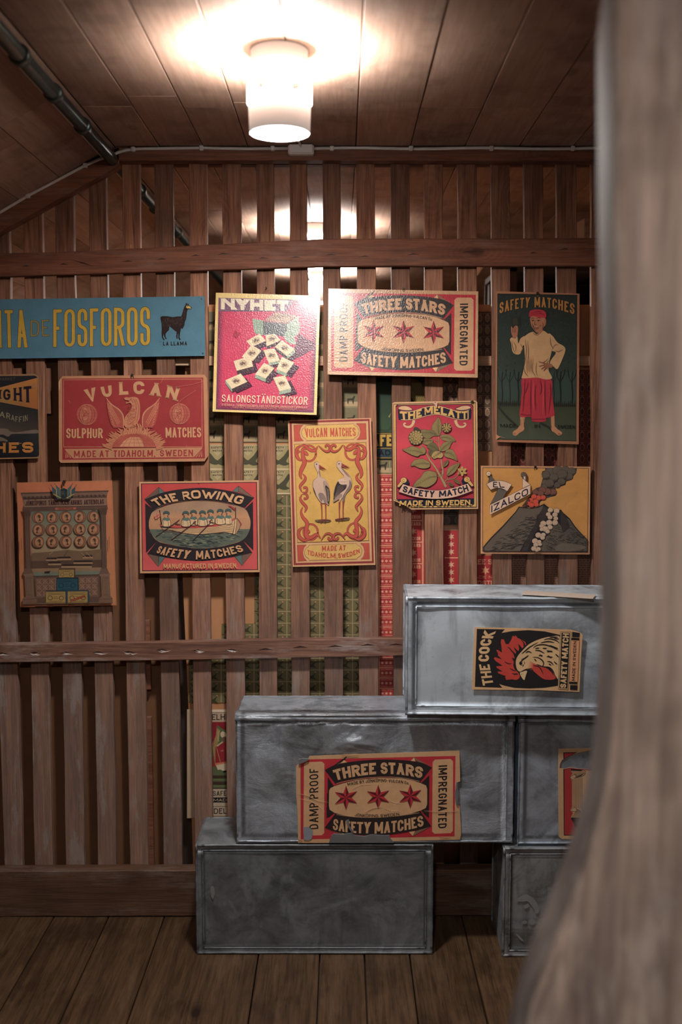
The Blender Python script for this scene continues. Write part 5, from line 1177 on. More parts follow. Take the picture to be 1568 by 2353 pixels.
# ---- volcano
def volcano():
    p = mk(1080, 1040, 300 / 1568, (1231, 1172), .01)
    out = [(135, 158), (1452, 170), (1440, 1222), (132, 1214)]
    OR, BK, GR = (196, 136, 62), (38, 34, 36), (92, 80, 68)
    p.poly(out, (194, 138, 96)); p.poly([(154, 178), (1430, 186), (1418, 1196), (152, 1190)], BK); p.poly([(160, 184), (1424, 192), (1412, 1190), (158, 1184)], OR)
    p.blob([(1000, 660), (980, 590), (1040, 520), (1200, 480), (1300, 480), (1240, 560), (1150, 640), (1080, 670)], (188, 132, 62))
    p.lines([[(1000 + R.uniform(0, 250), 640 - R.uniform(0, 160)) for _ in range(2)] for _ in range(14)], 4, (168, 118, 58), False, LENS)
    # smoke column
    p.poly([(905, 188), (1288, 190), (1280, 240), (1240, 290), (1200, 335), (1160, 350), (1150, 390), (1100, 405), (1030, 420), (1040, 470), (1030, 520), (990, 530), (950, 540), (900, 560), (850, 590), (826, 640), (760, 660), (680, 660), (625, 645), (660, 600), (690, 560), (740, 500), (755, 455), (800, 425), (850, 410), (865, 350), (880, 300), (862, 260), (870, 225), (905, 215)], (66, 58, 54))
    def puff(cx, cy, r, c, d):
        p.ell(cx, cy, r, r * .92, BK, 0, 16); p.ell(cx - r * .02, cy - r * .03, r * .93, r * .85, c, 0, 16)
        p.lines([Print.ep(cx, cy, r * k, r * k * .9, 0, 8, a, a + 80) for k, a in ((.75, 20), (.6, 40), (.8, 60))], max(2, r * .07), d, True, LENS)
    for cx, cy, r in ((960, 235, 60), (1060, 220, 66), (1150, 215, 60), (1225, 225, 55), (915, 270, 52), (1195, 290, 48), (1110, 265, 66), (1010, 300, 55), (905, 360, 42), (1100, 350, 50), (960, 370, 56), (1050, 390, 40), (895, 415, 38)): puff(cx, cy, r, GR, (54, 48, 46))
    for cx, cy, r in ((1000, 475, 44), (930, 470, 48), (870, 450, 46), (790, 475, 38), (850, 490, 40)): puff(cx, cy, r, (116, 72, 58), (60, 40, 36))
    for cx, cy, r in ((880, 540, 34), (820, 545, 38), (770, 530, 36), (730, 575, 34), (790, 590, 36), (700, 610, 28), (740, 630, 34), (800, 625, 30)): puff(cx, cy, r, (198, 70, 44), (112, 36, 30))
    for cx, cy, r in ((655, 640, 20), (680, 605, 18), (708, 570, 16)): puff(cx, cy, r, (100, 46, 38), BK)
    # mountain
    p.poly([(158, 1130), (250, 1020), (330, 940), (400, 870), (480, 780), (545, 710), (585, 648), (640, 652), (720, 665), (800, 655), (890, 612), (950, 660), (1020, 720), (1090, 680), (1120, 720), (1200, 790), (1260, 880), (1340, 970), (1414, 1045), (1412, 1190), (158, 1184)], BK)
    p.poly([(172, 1136), (262, 1030), (350, 945), (420, 872), (500, 778), (560, 712), (592, 660), (660, 668), (740, 674), (820, 662), (880, 632), (860, 690), (800, 780), (790, 860), (740, 920), (700, 1010), (650, 1080), (600, 1180), (172, 1176)], (94, 82, 70))
    p.poly([(1120, 760), (1190, 800), (1250, 890), (1330, 975), (1405, 1050), (1404, 1180), (860, 1184), (960, 1020), (1080, 940), (1090, 850)], (84, 74, 64))
    p.poly([(880, 640), (930, 665), (920, 780), (850, 860), (780, 960), (720, 1100), (690, 1180), (620, 1180), (690, 1020), (760, 900), (820, 780)], (58, 50, 46)); p.poly([(1090, 700), (1180, 810), (1200, 900), (1120, 960), (1090, 880)], (54, 47, 44))
    p.poly([(1050, 820), (1100, 900), (1060, 1050), (980, 1120), (900, 1184), (800, 1184), (900, 1020), (980, 900)], (92, 80, 68))
    T = []
    for k in range(190):
        t = R.random(); x = 190 + 640 * t + R.uniform(-50, 60); y = 1170 - t * 480 + R.uniform(0, 300)
        if y < 1180 and x < 840: T.append([(x, y), (x + R.uniform(15, 45), y - R.uniform(0, 18)), (x + R.uniform(40, 100), y - R.uniform(-14, 34))])
    for k in range(150):
        x = R.uniform(900, 1390); y = R.uniform(780 + abs(x - 1090) * .9, 1175)
        T.append([(x, y), (x + R.uniform(10, 30), y + R.uniform(0, 20)), (x + R.uniform(20, 60), y + R.uniform(-14, 24))])
    p.lines(T, 8, (48, 42, 40), True, LENS)
    p.lines([[(a[0] + 6, a[1] - 12), (b[0] + 6, b[1] - 12)] for a, b, c in T[::2]], 6, (112, 98, 82), False, LENS)
    p.blob([(1020, 1140), (1100, 1090), (1250, 1095), (1390, 1130), (1260, 1180), (1060, 1180)], (100, 88, 74)); p.lines([[(R.uniform(1000, 1380), y), (R.uniform(1000, 1380), y + 10)] for y in range(1100, 1180, 5)], 5, (56, 48, 44), False, LENS)
    for cx, cy, r in ((965, 690, 34), (1040, 700, 36), (940, 740, 30), (1020, 745, 34), (1030, 790, 30), (960, 775, 32), (1020, 840, 38), (950, 840, 40), (880, 850, 38), (860, 880, 30), (960, 895, 34), (900, 915, 40), (860, 920, 26), (930, 945, 30), (820, 990, 38), (880, 985, 30), (870, 1020, 30), (780, 1060, 38), (830, 1070, 28), (790, 1105, 32), (840, 1100, 24), (765, 1150, 34), (820, 1155, 30), (800, 1170, 22)): puff(cx, cy, r, (186, 156, 128), (120, 98, 82))
    # scroll
    WH, SG = (212, 176, 148), (92, 82, 74); NV = (28, 28, 46)
    def o(pts, c): p.poly(pts, c); p.line(list(pts) + [pts[0]], 4, BK)
    o([(240, 265), (298, 330), (210, 372), (222, 340)], SG); p.ell(222, 252, 30, 30, BK); p.ell(222, 252, 26, 26, WH); p.line([(236, 290), (242, 262), (222, 250), (214, 262)], 4, BK, True)
    o([(340, 425), (445, 455), (395, 545), (240, 620), (285, 540)], SG)
    T3 = [(198, 378), (340, 334), (497, 382)]; B3 = [(248, 446), (345, 420), (445, 460)]
    p.band([(192, 378), (340, 329), (503, 382)], [(247, 452), (345, 426), (448, 466)], BK, 16); p.band(T3, B3, WH, 16)
    p.text('EL', [(276, 415), (415, 420)], [(276, 348), (388, 348)], NV, pen=.17, gap=1.6)
    o([(628, 305), (722, 382), (630, 425)], WH); o([(612, 280), (655, 240), (680, 260), (672, 345), (640, 315)], SG); p.ell(642, 262, 34, 30, BK); p.ell(642, 262, 30, 26, SG); p.poly([(640, 285), (662, 285), (662, 330), (645, 312)], WH)
    o([(238, 625), (722, 385), (722, 495), (238, 745)], WH)
    p.text('IZALCO', [(254, 718), (700, 500)], [(254, 634), (690, 422)], NV, pen=.18, gap=1.1)
    r = card(p, 'poster', out, M['print'], (196, 146, 106), .004, 'yellow-orange poster of a smoking grey volcano beside a scroll')
    p.build('print', r, M['print']); hang(r, p, (785, 185), 34)
volcano()
# ---- rowing crew
def rowing():
    p = mk(300, 1080, 320 / 1568, (459, 1210), .006)
    out = [(98, 135), (1443, 115), (1456, 1150), (108, 1163)]
    TN, RD, BK, SG, BR = (196, 146, 100), (190, 66, 62), (42, 34, 38), (84, 108, 102), (122, 92, 76)
    p.poly(out, TN); p.poly([(118, 152), (1425, 134), (1438, 1126), (132, 1140)], (56, 30, 50)); p.grad([(128, 160), (1416, 142), (1428, 1118), (140, 1130)], [(186, 60, 56), (186, 60, 56), (198, 78, 76), (198, 78, 76)])
    for q in ([(158, 332), (318, 194), (324, 280), (250, 320)], [(1218, 180), (1394, 314), (1300, 290), (1215, 240)], [(190, 942), (318, 958), (312, 1090)], [(1258, 940), (1372, 932), (1256, 1076)]): p.poly(q, BR); p.line(q + [q[0]], 4, BK)
    p.lines([[(170 + i * 14, 330 - i * 12), (320, 290 - i * 8)] for i in range(10)] + [[(1225 + i * 14, 200 + i * 10), (1225 + i * 14, 270 + i * 3)] for i in range(11)] + [[(200 + i * 10, 950 + i * 11), (316, 950 + i * 11)] for i in range(10)] + [[(1262, 950 + i * 11), (1360 - i * 9, 945 + i * 11)] for i in range(10)], 2, (76, 56, 50))
    for q in ([(318, 194), (388, 250), (324, 275)], [(1218, 180), (1150, 238), (1215, 250)], [(322, 950), (388, 985), (314, 1090)], [(1175, 975), (1256, 945), (1256, 1076)]): p.poly(q, SG); p.line(q + [q[0]], 4, BK)
    p.add([[(166, 372), (290, 470), (230, 560), (205, 620), (215, 700), (290, 790), (300, 800), (176, 935)], [(1380, 352), (1384, 905), (1265, 790), (1340, 680), (1355, 600), (1335, 520), (1285, 440)]], BK)
    p.band([(158, 332), (420, 240), (800, 200), (1140, 240), (1394, 314)], [(265, 458), (450, 380), (800, 342), (1080, 372), (1288, 425)], BK, 30)
    p.band([(300, 800), (450, 850), (780, 885), (1080, 850), (1265, 790)], [(190, 942), (430, 990), (780, 1024), (1120, 985), (1372, 930)], BK, 30)
    # oval scene
    ov = [(265, 458), (450, 385), (640, 355), (800, 348), (960, 358), (1120, 385), (1285, 432), (1340, 520), (1355, 600), (1335, 700), (1265, 790), (1110, 845), (950, 875), (780, 885), (600, 870), (440, 840), (300, 800), (225, 700), (205, 610), (220, 530)]
    q = cr(ov, True, 4); top = [v for v in q]; cyl = 667
    p.poly(q, (178, 128, 90))
    sky = (158, 124, 96)
    p.grad([(265, 460), (450, 387), (800, 350), (1120, 388), (1285, 434), (1340, 540), (215, 540)], [sky, sky, (150, 120, 94), sky, sky, (188, 134, 92), (188, 134, 92)])
    p.poly([(213, 667), (1345, 665), (1335, 700), (1300, 760), (1265, 790), (1110, 843), (950, 873), (780, 883), (600, 868), (440, 838), (300, 798), (235, 720)], (92, 98, 84))
    T = []
    for k in range(230):
        y = R.uniform(672, 872); hw = 560 * math.sqrt(max(0.02, 1 - ((y - 615) / 272) ** 2)) - 30; x = 780 + R.uniform(-hw, hw - 40)
        T.append([(x, y), (x + R.uniform(12, 40), y - R.uniform(0, 6)), (x + R.uniform(30, 80), y + R.uniform(-3, 5))])
    p.lines(T[:120], 8, (60, 76, 72), True, LENS); p.lines(T[120:190], 6, (40, 44, 46), True, LENS); p.lines(T[190:], 7, (134, 136, 108), True, LENS)
    p.line([(x, y) for x, y in q] + [q[0]], 4, BK); 
    p.line([(275, 445), (450, 372), (800, 346), (1090, 372), (1290, 432)], 3, (150, 110, 80), True)
    def E(pts): return [((340 + x * 250 / 1568 - 300) / (320 / 1568), (1130 + y * 250 / 1568 - 1080) / (320 / 1568)) for x, y in pts]
    # hull
    p.poly(E([(168, 465), (400, 500), (700, 500), (1000, 470), (1150, 430), (1255, 378), (1290, 380), (1345, 455), (1320, 540), (1265, 620), (1235, 625), (1180, 600), (1100, 590), (980, 600), (700, 625), (560, 610), (420, 580), (300, 555), (215, 550), (185, 510)]), BK)
    p.poly(E([(195, 520), (400, 530), (700, 525), (1000, 500), (1160, 460), (1250, 405), (1248, 480), (1220, 600), (1100, 578), (980, 590), (700, 615), (560, 600), (420, 570), (310, 545), (220, 542)]), (198, 158, 112))
    p.poly(E([(176, 470), (400, 488), (700, 488), (1000, 462), (1150, 425), (1254, 382), (1250, 405), (1160, 450), (1000, 498), (700, 520), (400, 520), (186, 496)]), RD)
    p.poly(E([(1280, 382), (1340, 455), (1315, 535), (1268, 610), (1250, 610), (1280, 500)]), (170, 130, 96)); p.line(E([(1300, 400), (1342, 465), (1330, 490)]), 16, (140, 60, 54), True); p.lines([E([(1265, 380), (1265, 470), (1240, 610)])], 20, (206, 168, 124), True); p.lines([E([(1252, 380), (1252, 470), (1225, 615)]), E([(1280, 380), (1280, 470), (1258, 615)])], 4, BK, True)
    p.lines([E([(200 + k * 6, 530 + k * 14), (500, 540 + k * 18), (900, 528 + k * 17), (1230 - k * 3, 470 + k * 32)]) for k in range(4)], 3, (96, 68, 58), True)
    p.lines([E([(x, R.uniform(440, 500)), (x - 8, R.uniform(520, 590))]) for x in range(1100, 1240, 7)] + [E([(x, 505), (x + 12, 540)]) for x in range(195, 300, 8)], 3, (84, 62, 54), False, LENS)
    # rowers
    WT, SK = (206, 172, 128), (184, 130, 92)
    def man(x, y, face, w_=1.0, back=True):
        p.poly(cr(E([(x - 60 * w_, y + 205), (x - 58 * w_, y + 120), (x - 40 * w_, y + 85), (x, y + 70), (x + 42 * w_, y + 85), (x + 62 * w_, y + 130), (x + 62 * w_, y + 205)]), True, 3), BK)
        p.poly(cr(E([(x - 54 * w_, y + 200), (x - 52 * w_, y + 122), (x - 36 * w_, y + 90), (x, y + 76), (x + 38 * w_, y + 90), (x + 56 * w_, y + 132), (x + 56 * w_, y + 200)]), True, 3), WT)
        p.poly(E([(x - 52 * w_, y + 120), (x - 38 * w_, y + 88), (x, y + 68), (x + 42 * w_, y + 86), (x + 56 * w_, y + 112), (x + 20, y + 132), (x - 14, y + 122)]), SG)
        p.poly(cr(E([(x - 26, y + 72), (x - 30, y + 30), (x, y + 14), (x + 30, y + 30), (x + 26, y + 74), (x, y + 84)]), True, 3), SK)
        p.add([E([(x + face * 30, y + 34), (x + face * 30, y + 70), (x + face * 10, y + 78), (x + face * 14, y + 50)])], (110, 70, 56))
        p.poly(cr(E([(x - 46, y + 30), (x - 42, y - 2), (x - 5, y - 18), (x + 34, y - 8), (x + 50, y + 20), (x + 36, y + 38), (x, y + 22)]), True, 3), (62, 84, 80))
        p.lines([E([(x - 40, y + 130), (x - 44, y + 200)]), E([(x + 30 * w_, y + 140), (x + 34 * w_, y + 200)]), E([(x - 44, y + 32), (x, y + 22), (x + 38, y + 36)])], 4, BK, True)
    for x, y, fc, w_ in ((268, 292, 1, .95), (1160, 258, -1, .8), (1045, 262, 1, 1.1), (905, 270, -1, .9), (790, 284, -1, 1.05), (660, 276, -1, .9), (548, 292, -1, 1.0)): man(x, y, fc, w_)
    p.lines([E([(430, 440), (400, 460), (470, 470)]), E([(690, 420), (660, 450), (700, 470)]), E([(930, 400), (890, 430), (960, 450)])], 12, (96, 62, 56), True)
    p.lines([E([(460, 400), (350, 480), (118, 645)]), E([(700, 425), (560, 530), (340, 690)]), E([(910, 440), (800, 550), (650, 700)])], 8, (70, 48, 46), False)
    p.lines([E([(170, 580), (118, 645)]), E([(400, 640), (340, 690)]), E([(700, 640), (645, 702)])], 13, BK, False, LENS)
    p.lines([E([(172, 262), (200, 465)]), E([(1266, 222), (1268, 390)])], 9, BK); p.poly(E([(170, 290), (130, 320), (92, 345), (110, 398), (140, 385), (182, 350)]), (184, 120, 92)); p.lines([E([(130, 310), (145, 395)]), E([(95, 370), (180, 325)])], 6, (160, 50, 50))
    p.poly(E([(1150, 190), (1200, 200), (1262, 236), (1256, 272), (1220, 240), (1200, 225)]), (160, 52, 54))
    p.text('THE', [(300, 410), (420, 370), (540, 348)], [(226, 340), (360, 286), (506, 256)], (200, 152, 106), pen=.24, gap=.7)
    p.text('ROWING', [(600, 336), (800, 318), (1000, 336), (1250, 388)], [(582, 244), (790, 224), (1040, 246), (1290, 300)], (200, 152, 106), pen=.25, gap=.75)
    p.text('SAFETY', [(290, 930), (440, 970), (650, 1000)], [(332, 850), (480, 880), (690, 906)], (196, 146, 102), pen=.21, gap=.6); p.text('MATCHES', [(738, 1004), (1000, 980), (1282, 912)], [(742, 908), (980, 890), (1236, 838)], (196, 146, 102), pen=.21, gap=.6)
    p.text('MANUFACTURED IN SWEDEN.', [(375, 1108), (1210, 1100)], [(375, 1052), (1208, 1046)], (202, 154, 98), pen=.18, gap=.7)
    r = card(p, 'poster', out, M['print'], (196, 152, 108), .003, 'red poster of seven sailors in a rowing boat inside an oval')
    p.build('print', r, M['print'])
    for a in ((768, 152), (790, 1132)):
        c = p.pt(a); link('tack', *tube([(c.x, -.0015, c.z), (c.x, .002, c.z)], [.0012, .0018], 8), M['nail'], r)
rowing()
# ---- medals and arcade
def medals():
    p = mk(0, 1080, 300 / 1568, (153, 1249), .008, 2.983)
    out = [(200, 152), (1346, 125), (1400, 1625), (245, 1648)]
    OR, ST, DK, OL = (176, 106, 68), (116, 88, 72), (62, 42, 38), (92, 68, 56)
    p.poly(out, OR); p.grad([(225, 170), (1330, 145), (1385, 1608), (265, 1632)], [(180, 102, 66), (184, 108, 70), (178, 120, 74), (168, 112, 70)])
    p.poly([(245, 272), (1310, 244), (1292, 275), (1282, 330), (1290, 430), (1298, 470), (1204, 480), (290, 505), (268, 460), (285, 420), (272, 350)], OL)
    p.poly([(262, 285), (1300, 258), (1288, 300), (270, 322)], ST); p.poly([(285, 355), (1280, 330), (1284, 425), (290, 448)], (128, 98, 80))
    p.lines([[(285 + i * 50 + a * 6, 318 - i * 1.3), (290 + i * 50 + a * 6, 345 - i * 1.3)] for i in range(20) for a in range(4) if not 6 < i < 13], 4, DK); p.lines([[(262, 285), (1300, 258)], [(275, 350), (1284, 325)], [(285, 452), (1290, 430)], [(280, 345), (650, 336)]], 5, DK)
    p.lines([[(395 + i * 20, 478), (408 + i * 20, 462)] for i in range(40) if not 13 < i < 26], 4, DK)
    p.text('JÖNKÖPINGS', [(306, 430), (558, 424)], [(310, 372), (556, 366)], (52, 24, 26), pen=.2, gap=.6, serif=.2); p.text('TÄNDSTICKSFABRIKS', [(584, 422), (988, 415)], [(582, 366), (984, 360)], (52, 24, 26), pen=.2, gap=.5, serif=.2); p.text('AKTIEBOLAG', [(1010, 414), (1250, 408)], [(1010, 358), (1248, 352)], (52, 24, 26), pen=.2, gap=.6, serif=.2)
    p.poly([(662, 452), (915, 446), (915, 472), (664, 480)], (160, 84, 62)); p.text('JÖNKÖPING', [(692, 474), (880, 470)], [(692, 454), (880, 450)], DK, pen=.2, gap=.8)
    # central view: teal sky to tan
    A = (92, 108, 92); B = (150, 126, 94)
    p.grad([(372, 500), (1204, 482), (1215, 800), (378, 820)], [A, A, (140, 124, 96), (136, 122, 96)]); p.grad([(378, 820), (1215, 800), (1225, 980), (382, 1000)], [(136, 122, 96), (140, 124, 96), B, B])
    # medals
    for r_ in range(3):
        for c in range(5):
            cx, cy = 462 + c * 166 + r_ * 3, 572 + r_ * 146 - c * 3; off = 16 if (c + r_) % 2 else -16
            p.ell(cx + off, cy, 62, 70, (100, 64, 48)); p.ell(cx + off, cy, 54, 61, (136, 96, 70)); p.ell(cx - off * .4, cy, 62, 70, (84, 54, 44)); p.ell(cx - off * .4, cy, 56, 63, (146, 92, 66)); p.ell(cx - off * .4, cy, 44, 50, (168, 122, 84))
            x = cx - off * .4; p.blob([(x - 22, cy + 38), (x - 14, cy + 10), (x - 26, cy - 6), (x - 10, cy - 32), (x + 14, cy - 32), (x + 22, cy - 8), (x + 14, cy + 12), (x + 26, cy + 38)], (78, 54, 44), 3)
            f_ = 1 if (c * 3 + r_) % 2 else -1; p.blob([(x + f_ * 2, cy + 34), (x - f_ * 6, cy + 8), (x + f_ * 6, cy + 2), (x + f_ * 12, cy - 20), (x + f_ * 22, cy - 2), (x + f_ * 14, cy + 6), (x + f_ * 22, cy + 36)], (158, 114, 80), 3); p.lines([[(x + R.uniform(-22, 22), cy + R.uniform(-32, 34)), (x + R.uniform(-22, 22), cy + R.uniform(-32, 34))] for _ in range(5)], 4, (112, 78, 58), False, LENS)
            p.lines([[(cx - 26, cy - 78), (cx + 30, cy - 79)]], 4, (84, 70, 58))
    # landscape and factory
    p.poly([(380, 1010), (430, 990), (520, 985), (640, 975), (800, 955), (960, 970), (1100, 960), (1222, 948), (1230, 1170), (388, 1180)], (110, 86, 64)); p.poly([(384, 1090), (1228, 1075), (1230, 1170), (388, 1190)], (84, 62, 50))
    T = []
    for k in range(200): x, y = R.uniform(386, 1215), R.uniform(985, 1165); T.append([(x, y), (x + R.uniform(8, 60), y - R.uniform(-6, 10))])
    p.lines(T[:110], 5, (58, 42, 38), False, LENS); p.lines(T[110:], 5, (150, 118, 84), False, LENS)
    for x0, x1, y in ((585, 740, 1120), (560, 700, 1070), (690, 860, 1060), (890, 1120, 1105), (1000, 1120, 1040), (745, 1110, 1150)): p.poly([(x0, y), (x0 + 12, y - 22), (x1 - 8, y - 24), (x1, y - 2)], (50, 38, 34)); p.poly([(x0, y), (x1, y - 2), (x1, y + 18), (x0, y + 20)], (150, 118, 86))
    p.line([(770, 1050), (800, 990), (830, 960), (850, 950)], 8, (70, 52, 46), True, taper=TAIL); p.lines([[(980, 990), (1060, 1060)], [(1040, 985), (1120, 1060)], [(600, 1010), (640, 985)]], 5, (170, 134, 98))
    p.poly([(386, 1180), (1230, 1165), (1235, 1220), (390, 1235)], (134, 104, 76)); p.poly([(400, 1225), (1210, 1205), (1205, 1250), (420, 1270)], (104, 112, 96)); p.lines([[(R.uniform(400, 1180), y), (R.uniform(420, 1200), y + 6)] for y in range(1180, 1262, 5)], 4, (84, 88, 76), False, LENS); p.poly([(545, 1215), (615, 1208), (600, 1238), (540, 1238)], (50, 38, 34))
    # parapet with tracery
    p.poly([(410, 1275), (1205, 1255), (1215, 1590), (450, 1600)], OL); p.poly([(430, 1295), (1185, 1275), (1195, 1520), (450, 1530)], (104, 78, 64)); H = []
    for i in range(10):
        for j in range(3):
            x, y = 478 + i * 74, 1335 + j * 74 - i * 2; H += [Print.ep(x, y, 26, 28, 0, 10), Print.ep(x + 4, y, 12, 13, 0, 8), [(x - 34, y - 34), (x + 34, y + 34)], [(x - 34, y + 34), (x + 34, y - 34)]]
    p.lines(H, 5, (150, 112, 90))
    # columns and plinths
    for x0, x1, y0, l in ((300, 372, 560, 0), (1212, 1282, 540, 1)):
        p.poly([(x0 - 26, y0 - 95), (x1 + 20, y0 - 97), (x1 + 2, y0), (x0 + 2, y0)], (96, 70, 58)); p.poly([(x0 + 4, y0 - 20), (x1 - 2, y0 - 20), (x1 + 10, 1180), (x0 + 18, 1190)], (88, 66, 56))
        p.lines([[(x0 + 12 + k * 12, y0), (x0 + 24 + k * 12, 1180)] for k in range(5)], 4, (54, 38, 34)); p.lines([[(x0 + 18 + k * 12, y0), (x0 + 30 + k * 12, 1180)] for k in range(5)], 3, (134, 104, 84)); p.lines([[(x0 - 16 + k * 16, y0 - 88), (x0 - 4 + k * 14, y0 - 40), (x0 + 2 + k * 13, y0 - 12)] for k in range(6)], 6, (56, 40, 36), True)
        p.poly([(x0 + 10, 1180), (x1 + 14, 1178), (x1 + 40, 1240), (x0 - 16, 1245)], (104, 78, 64)); p.poly([(x0 - 14, 1245), (x1 + 50, 1238), (x1 + 40, 1270), (x0, 1275)], (124, 94, 76)); p.poly([(x0 + 4, 1275), (x1 + 40, 1270), (x1 + 52, 1510), (x0 + 18, 1515)], (114, 86, 68)); p.poly([(x0 + 26, 1295), (x1 + 20, 1290), (x1 + 32, 1490), (x0 + 38, 1495)], (98, 74, 60))
        p.lines([[(x0 + 36 + k * 14, 1298), (x0 + 46 + k * 14, 1488)] for k in range(5)], 4, (150, 116, 92)); p.poly([(x0 - 16, 1540), (x0 + 20, 1512), (x1 + 54, 1508), (x1 + 78, 1532), (x1 + 80, 1588), (x0 - 20, 1600)], (116, 86, 68)); p.line([(x0 - 18, 1548), (x1 + 78, 1540)], 4, DK)
    p.poly([(280, 1596), (1362, 1580), (1364, 1594), (282, 1610)], (110, 82, 64))
    # match boxes
    def mb(x0, y0, x1, y1, c, d, top=DK):
        p.poly([(x0 - 2, y0 - 2), (x0 + 6, y0 - 14), (x1 + 10, y0 - 16), (x1 + 14, y1), (x1, y1)], top); p.poly([(x0, y0), (x1, y0 - 2), (x1, y1 - 2), (x0, y1)], c); p.frame([(x0 + 7, y0 + 7), (x1 - 7, y0 + 6), (x1 - 7, y1 - 8), (x0 + 7, y1 - 6)], 3, d)
        h = y1 - y0; w_ = x1 - x0; cy = (y0 + y1) / 2 + h * .06
        p.ell(x0 + w_ * .22, cy, w_ * .13, h * .2, d); p.ell(x1 - w_ * .22, cy, w_ * .13, h * .2, d); p.ell(x0 + w_ * .22, cy, w_ * .09, h * .14, c); p.ell(x1 - w_ * .22, cy, w_ * .09, h * .14, c)
        p.lines([[(x0 + w_ * .1, y0 + h * .16), (x1 - w_ * .1, y0 + h * .15)], [(x0 + w_ * .08, y0 + h * .3), (x0 + w_ * .5, y0 + h * .24), (x1 - w_ * .08, y0 + h * .29)], [(x0 + w_ * .4, cy - h * .1), (x1 - w_ * .4, cy - h * .1)], [(x0 + w_ * .38, cy + h * .05), (x1 - w_ * .38, cy + h * .05)], [(x0 + w_ * .15, y1 - h * .14), (x1 - w_ * .15, y1 - h * .15)]], 4, d)
    YB, YD = (160, 130, 70), (92, 72, 44)
    mb(716, 1192, 900, 1296, YB, YD); mb(688, 1300, 942, 1446, (38, 78, 90), (24, 54, 66), (30, 44, 54)); mb(560, 1455, 800, 1590, YB, YD, (40, 50, 58)); mb(822, 1452, 1062, 1588, YB, YD, (40, 60, 70)); p.poly([(798, 1446), (818, 1446), (818, 1592), (800, 1592)], (34, 66, 78)); p.poly([(1062, 1450), (1082, 1445), (1084, 1580), (1066, 1590)], (34, 66, 78))
    p.lines([[(850, 1560), (1030, 1500)], [(856, 1574), (1036, 1512)]], 9, (140, 36, 36))
    # crest and flags
    FB, FY = (58, 76, 84), (164, 134, 60)
    for sg in (1, -1):
        X = (lambda x: x) if sg > 0 else (lambda x: 1552 - x)
        p.poly([(X(635), 195), (X(690), 240), (X(745), 345), (X(700), 345), (X(640), 270)], FB); p.poly([(X(680), 175), (X(725), 215), (X(750), 330), (X(735), 340), (X(690), 250)], (68, 90, 92)); p.lines([[(X(650), 285), (X(700), 310), (X(740), 335)], [(X(690), 225), (X(690), 290), (X(700), 320)]], 11, FY, True); p.lines([[(X(618), 170), (X(640), 200)], [(X(665), 155), (X(690), 190)]], 5, DK)
    p.poly([(735, 230), (775, 212), (822, 230), (822, 320), (778, 350), (738, 325)], (34, 44, 46)); p.line([(735, 230), (775, 212), (822, 230), (822, 320), (778, 350), (738, 325), (735, 230)], 4, (124, 116, 84)); p.lines([[(R.uniform(750, 808), R.uniform(240, 320)) for _ in range(2)] for _ in range(12)], 4, (74, 84, 74))
    p.poly([(764, 130), (788, 128), (786, 190), (766, 192)], (56, 36, 34))
    p.lines([[(268, 810), (270, 950)], [(1320, 790), (1324, 930)], [(440, 1622), (580, 1620)], [(650, 1618), (830, 1616)], [(900, 1616), (1020, 1614)], [(1080, 1614), (1200, 1612)]], 7, (128, 82, 58))
    r = card(p, 'poster', out, M['print'], (176, 116, 76), .003, 'orange-brown poster with rows of medals under a stone arcade')
    p.build('print', r, M['print']); hang(r, p, (775, 140), 14)
medals()
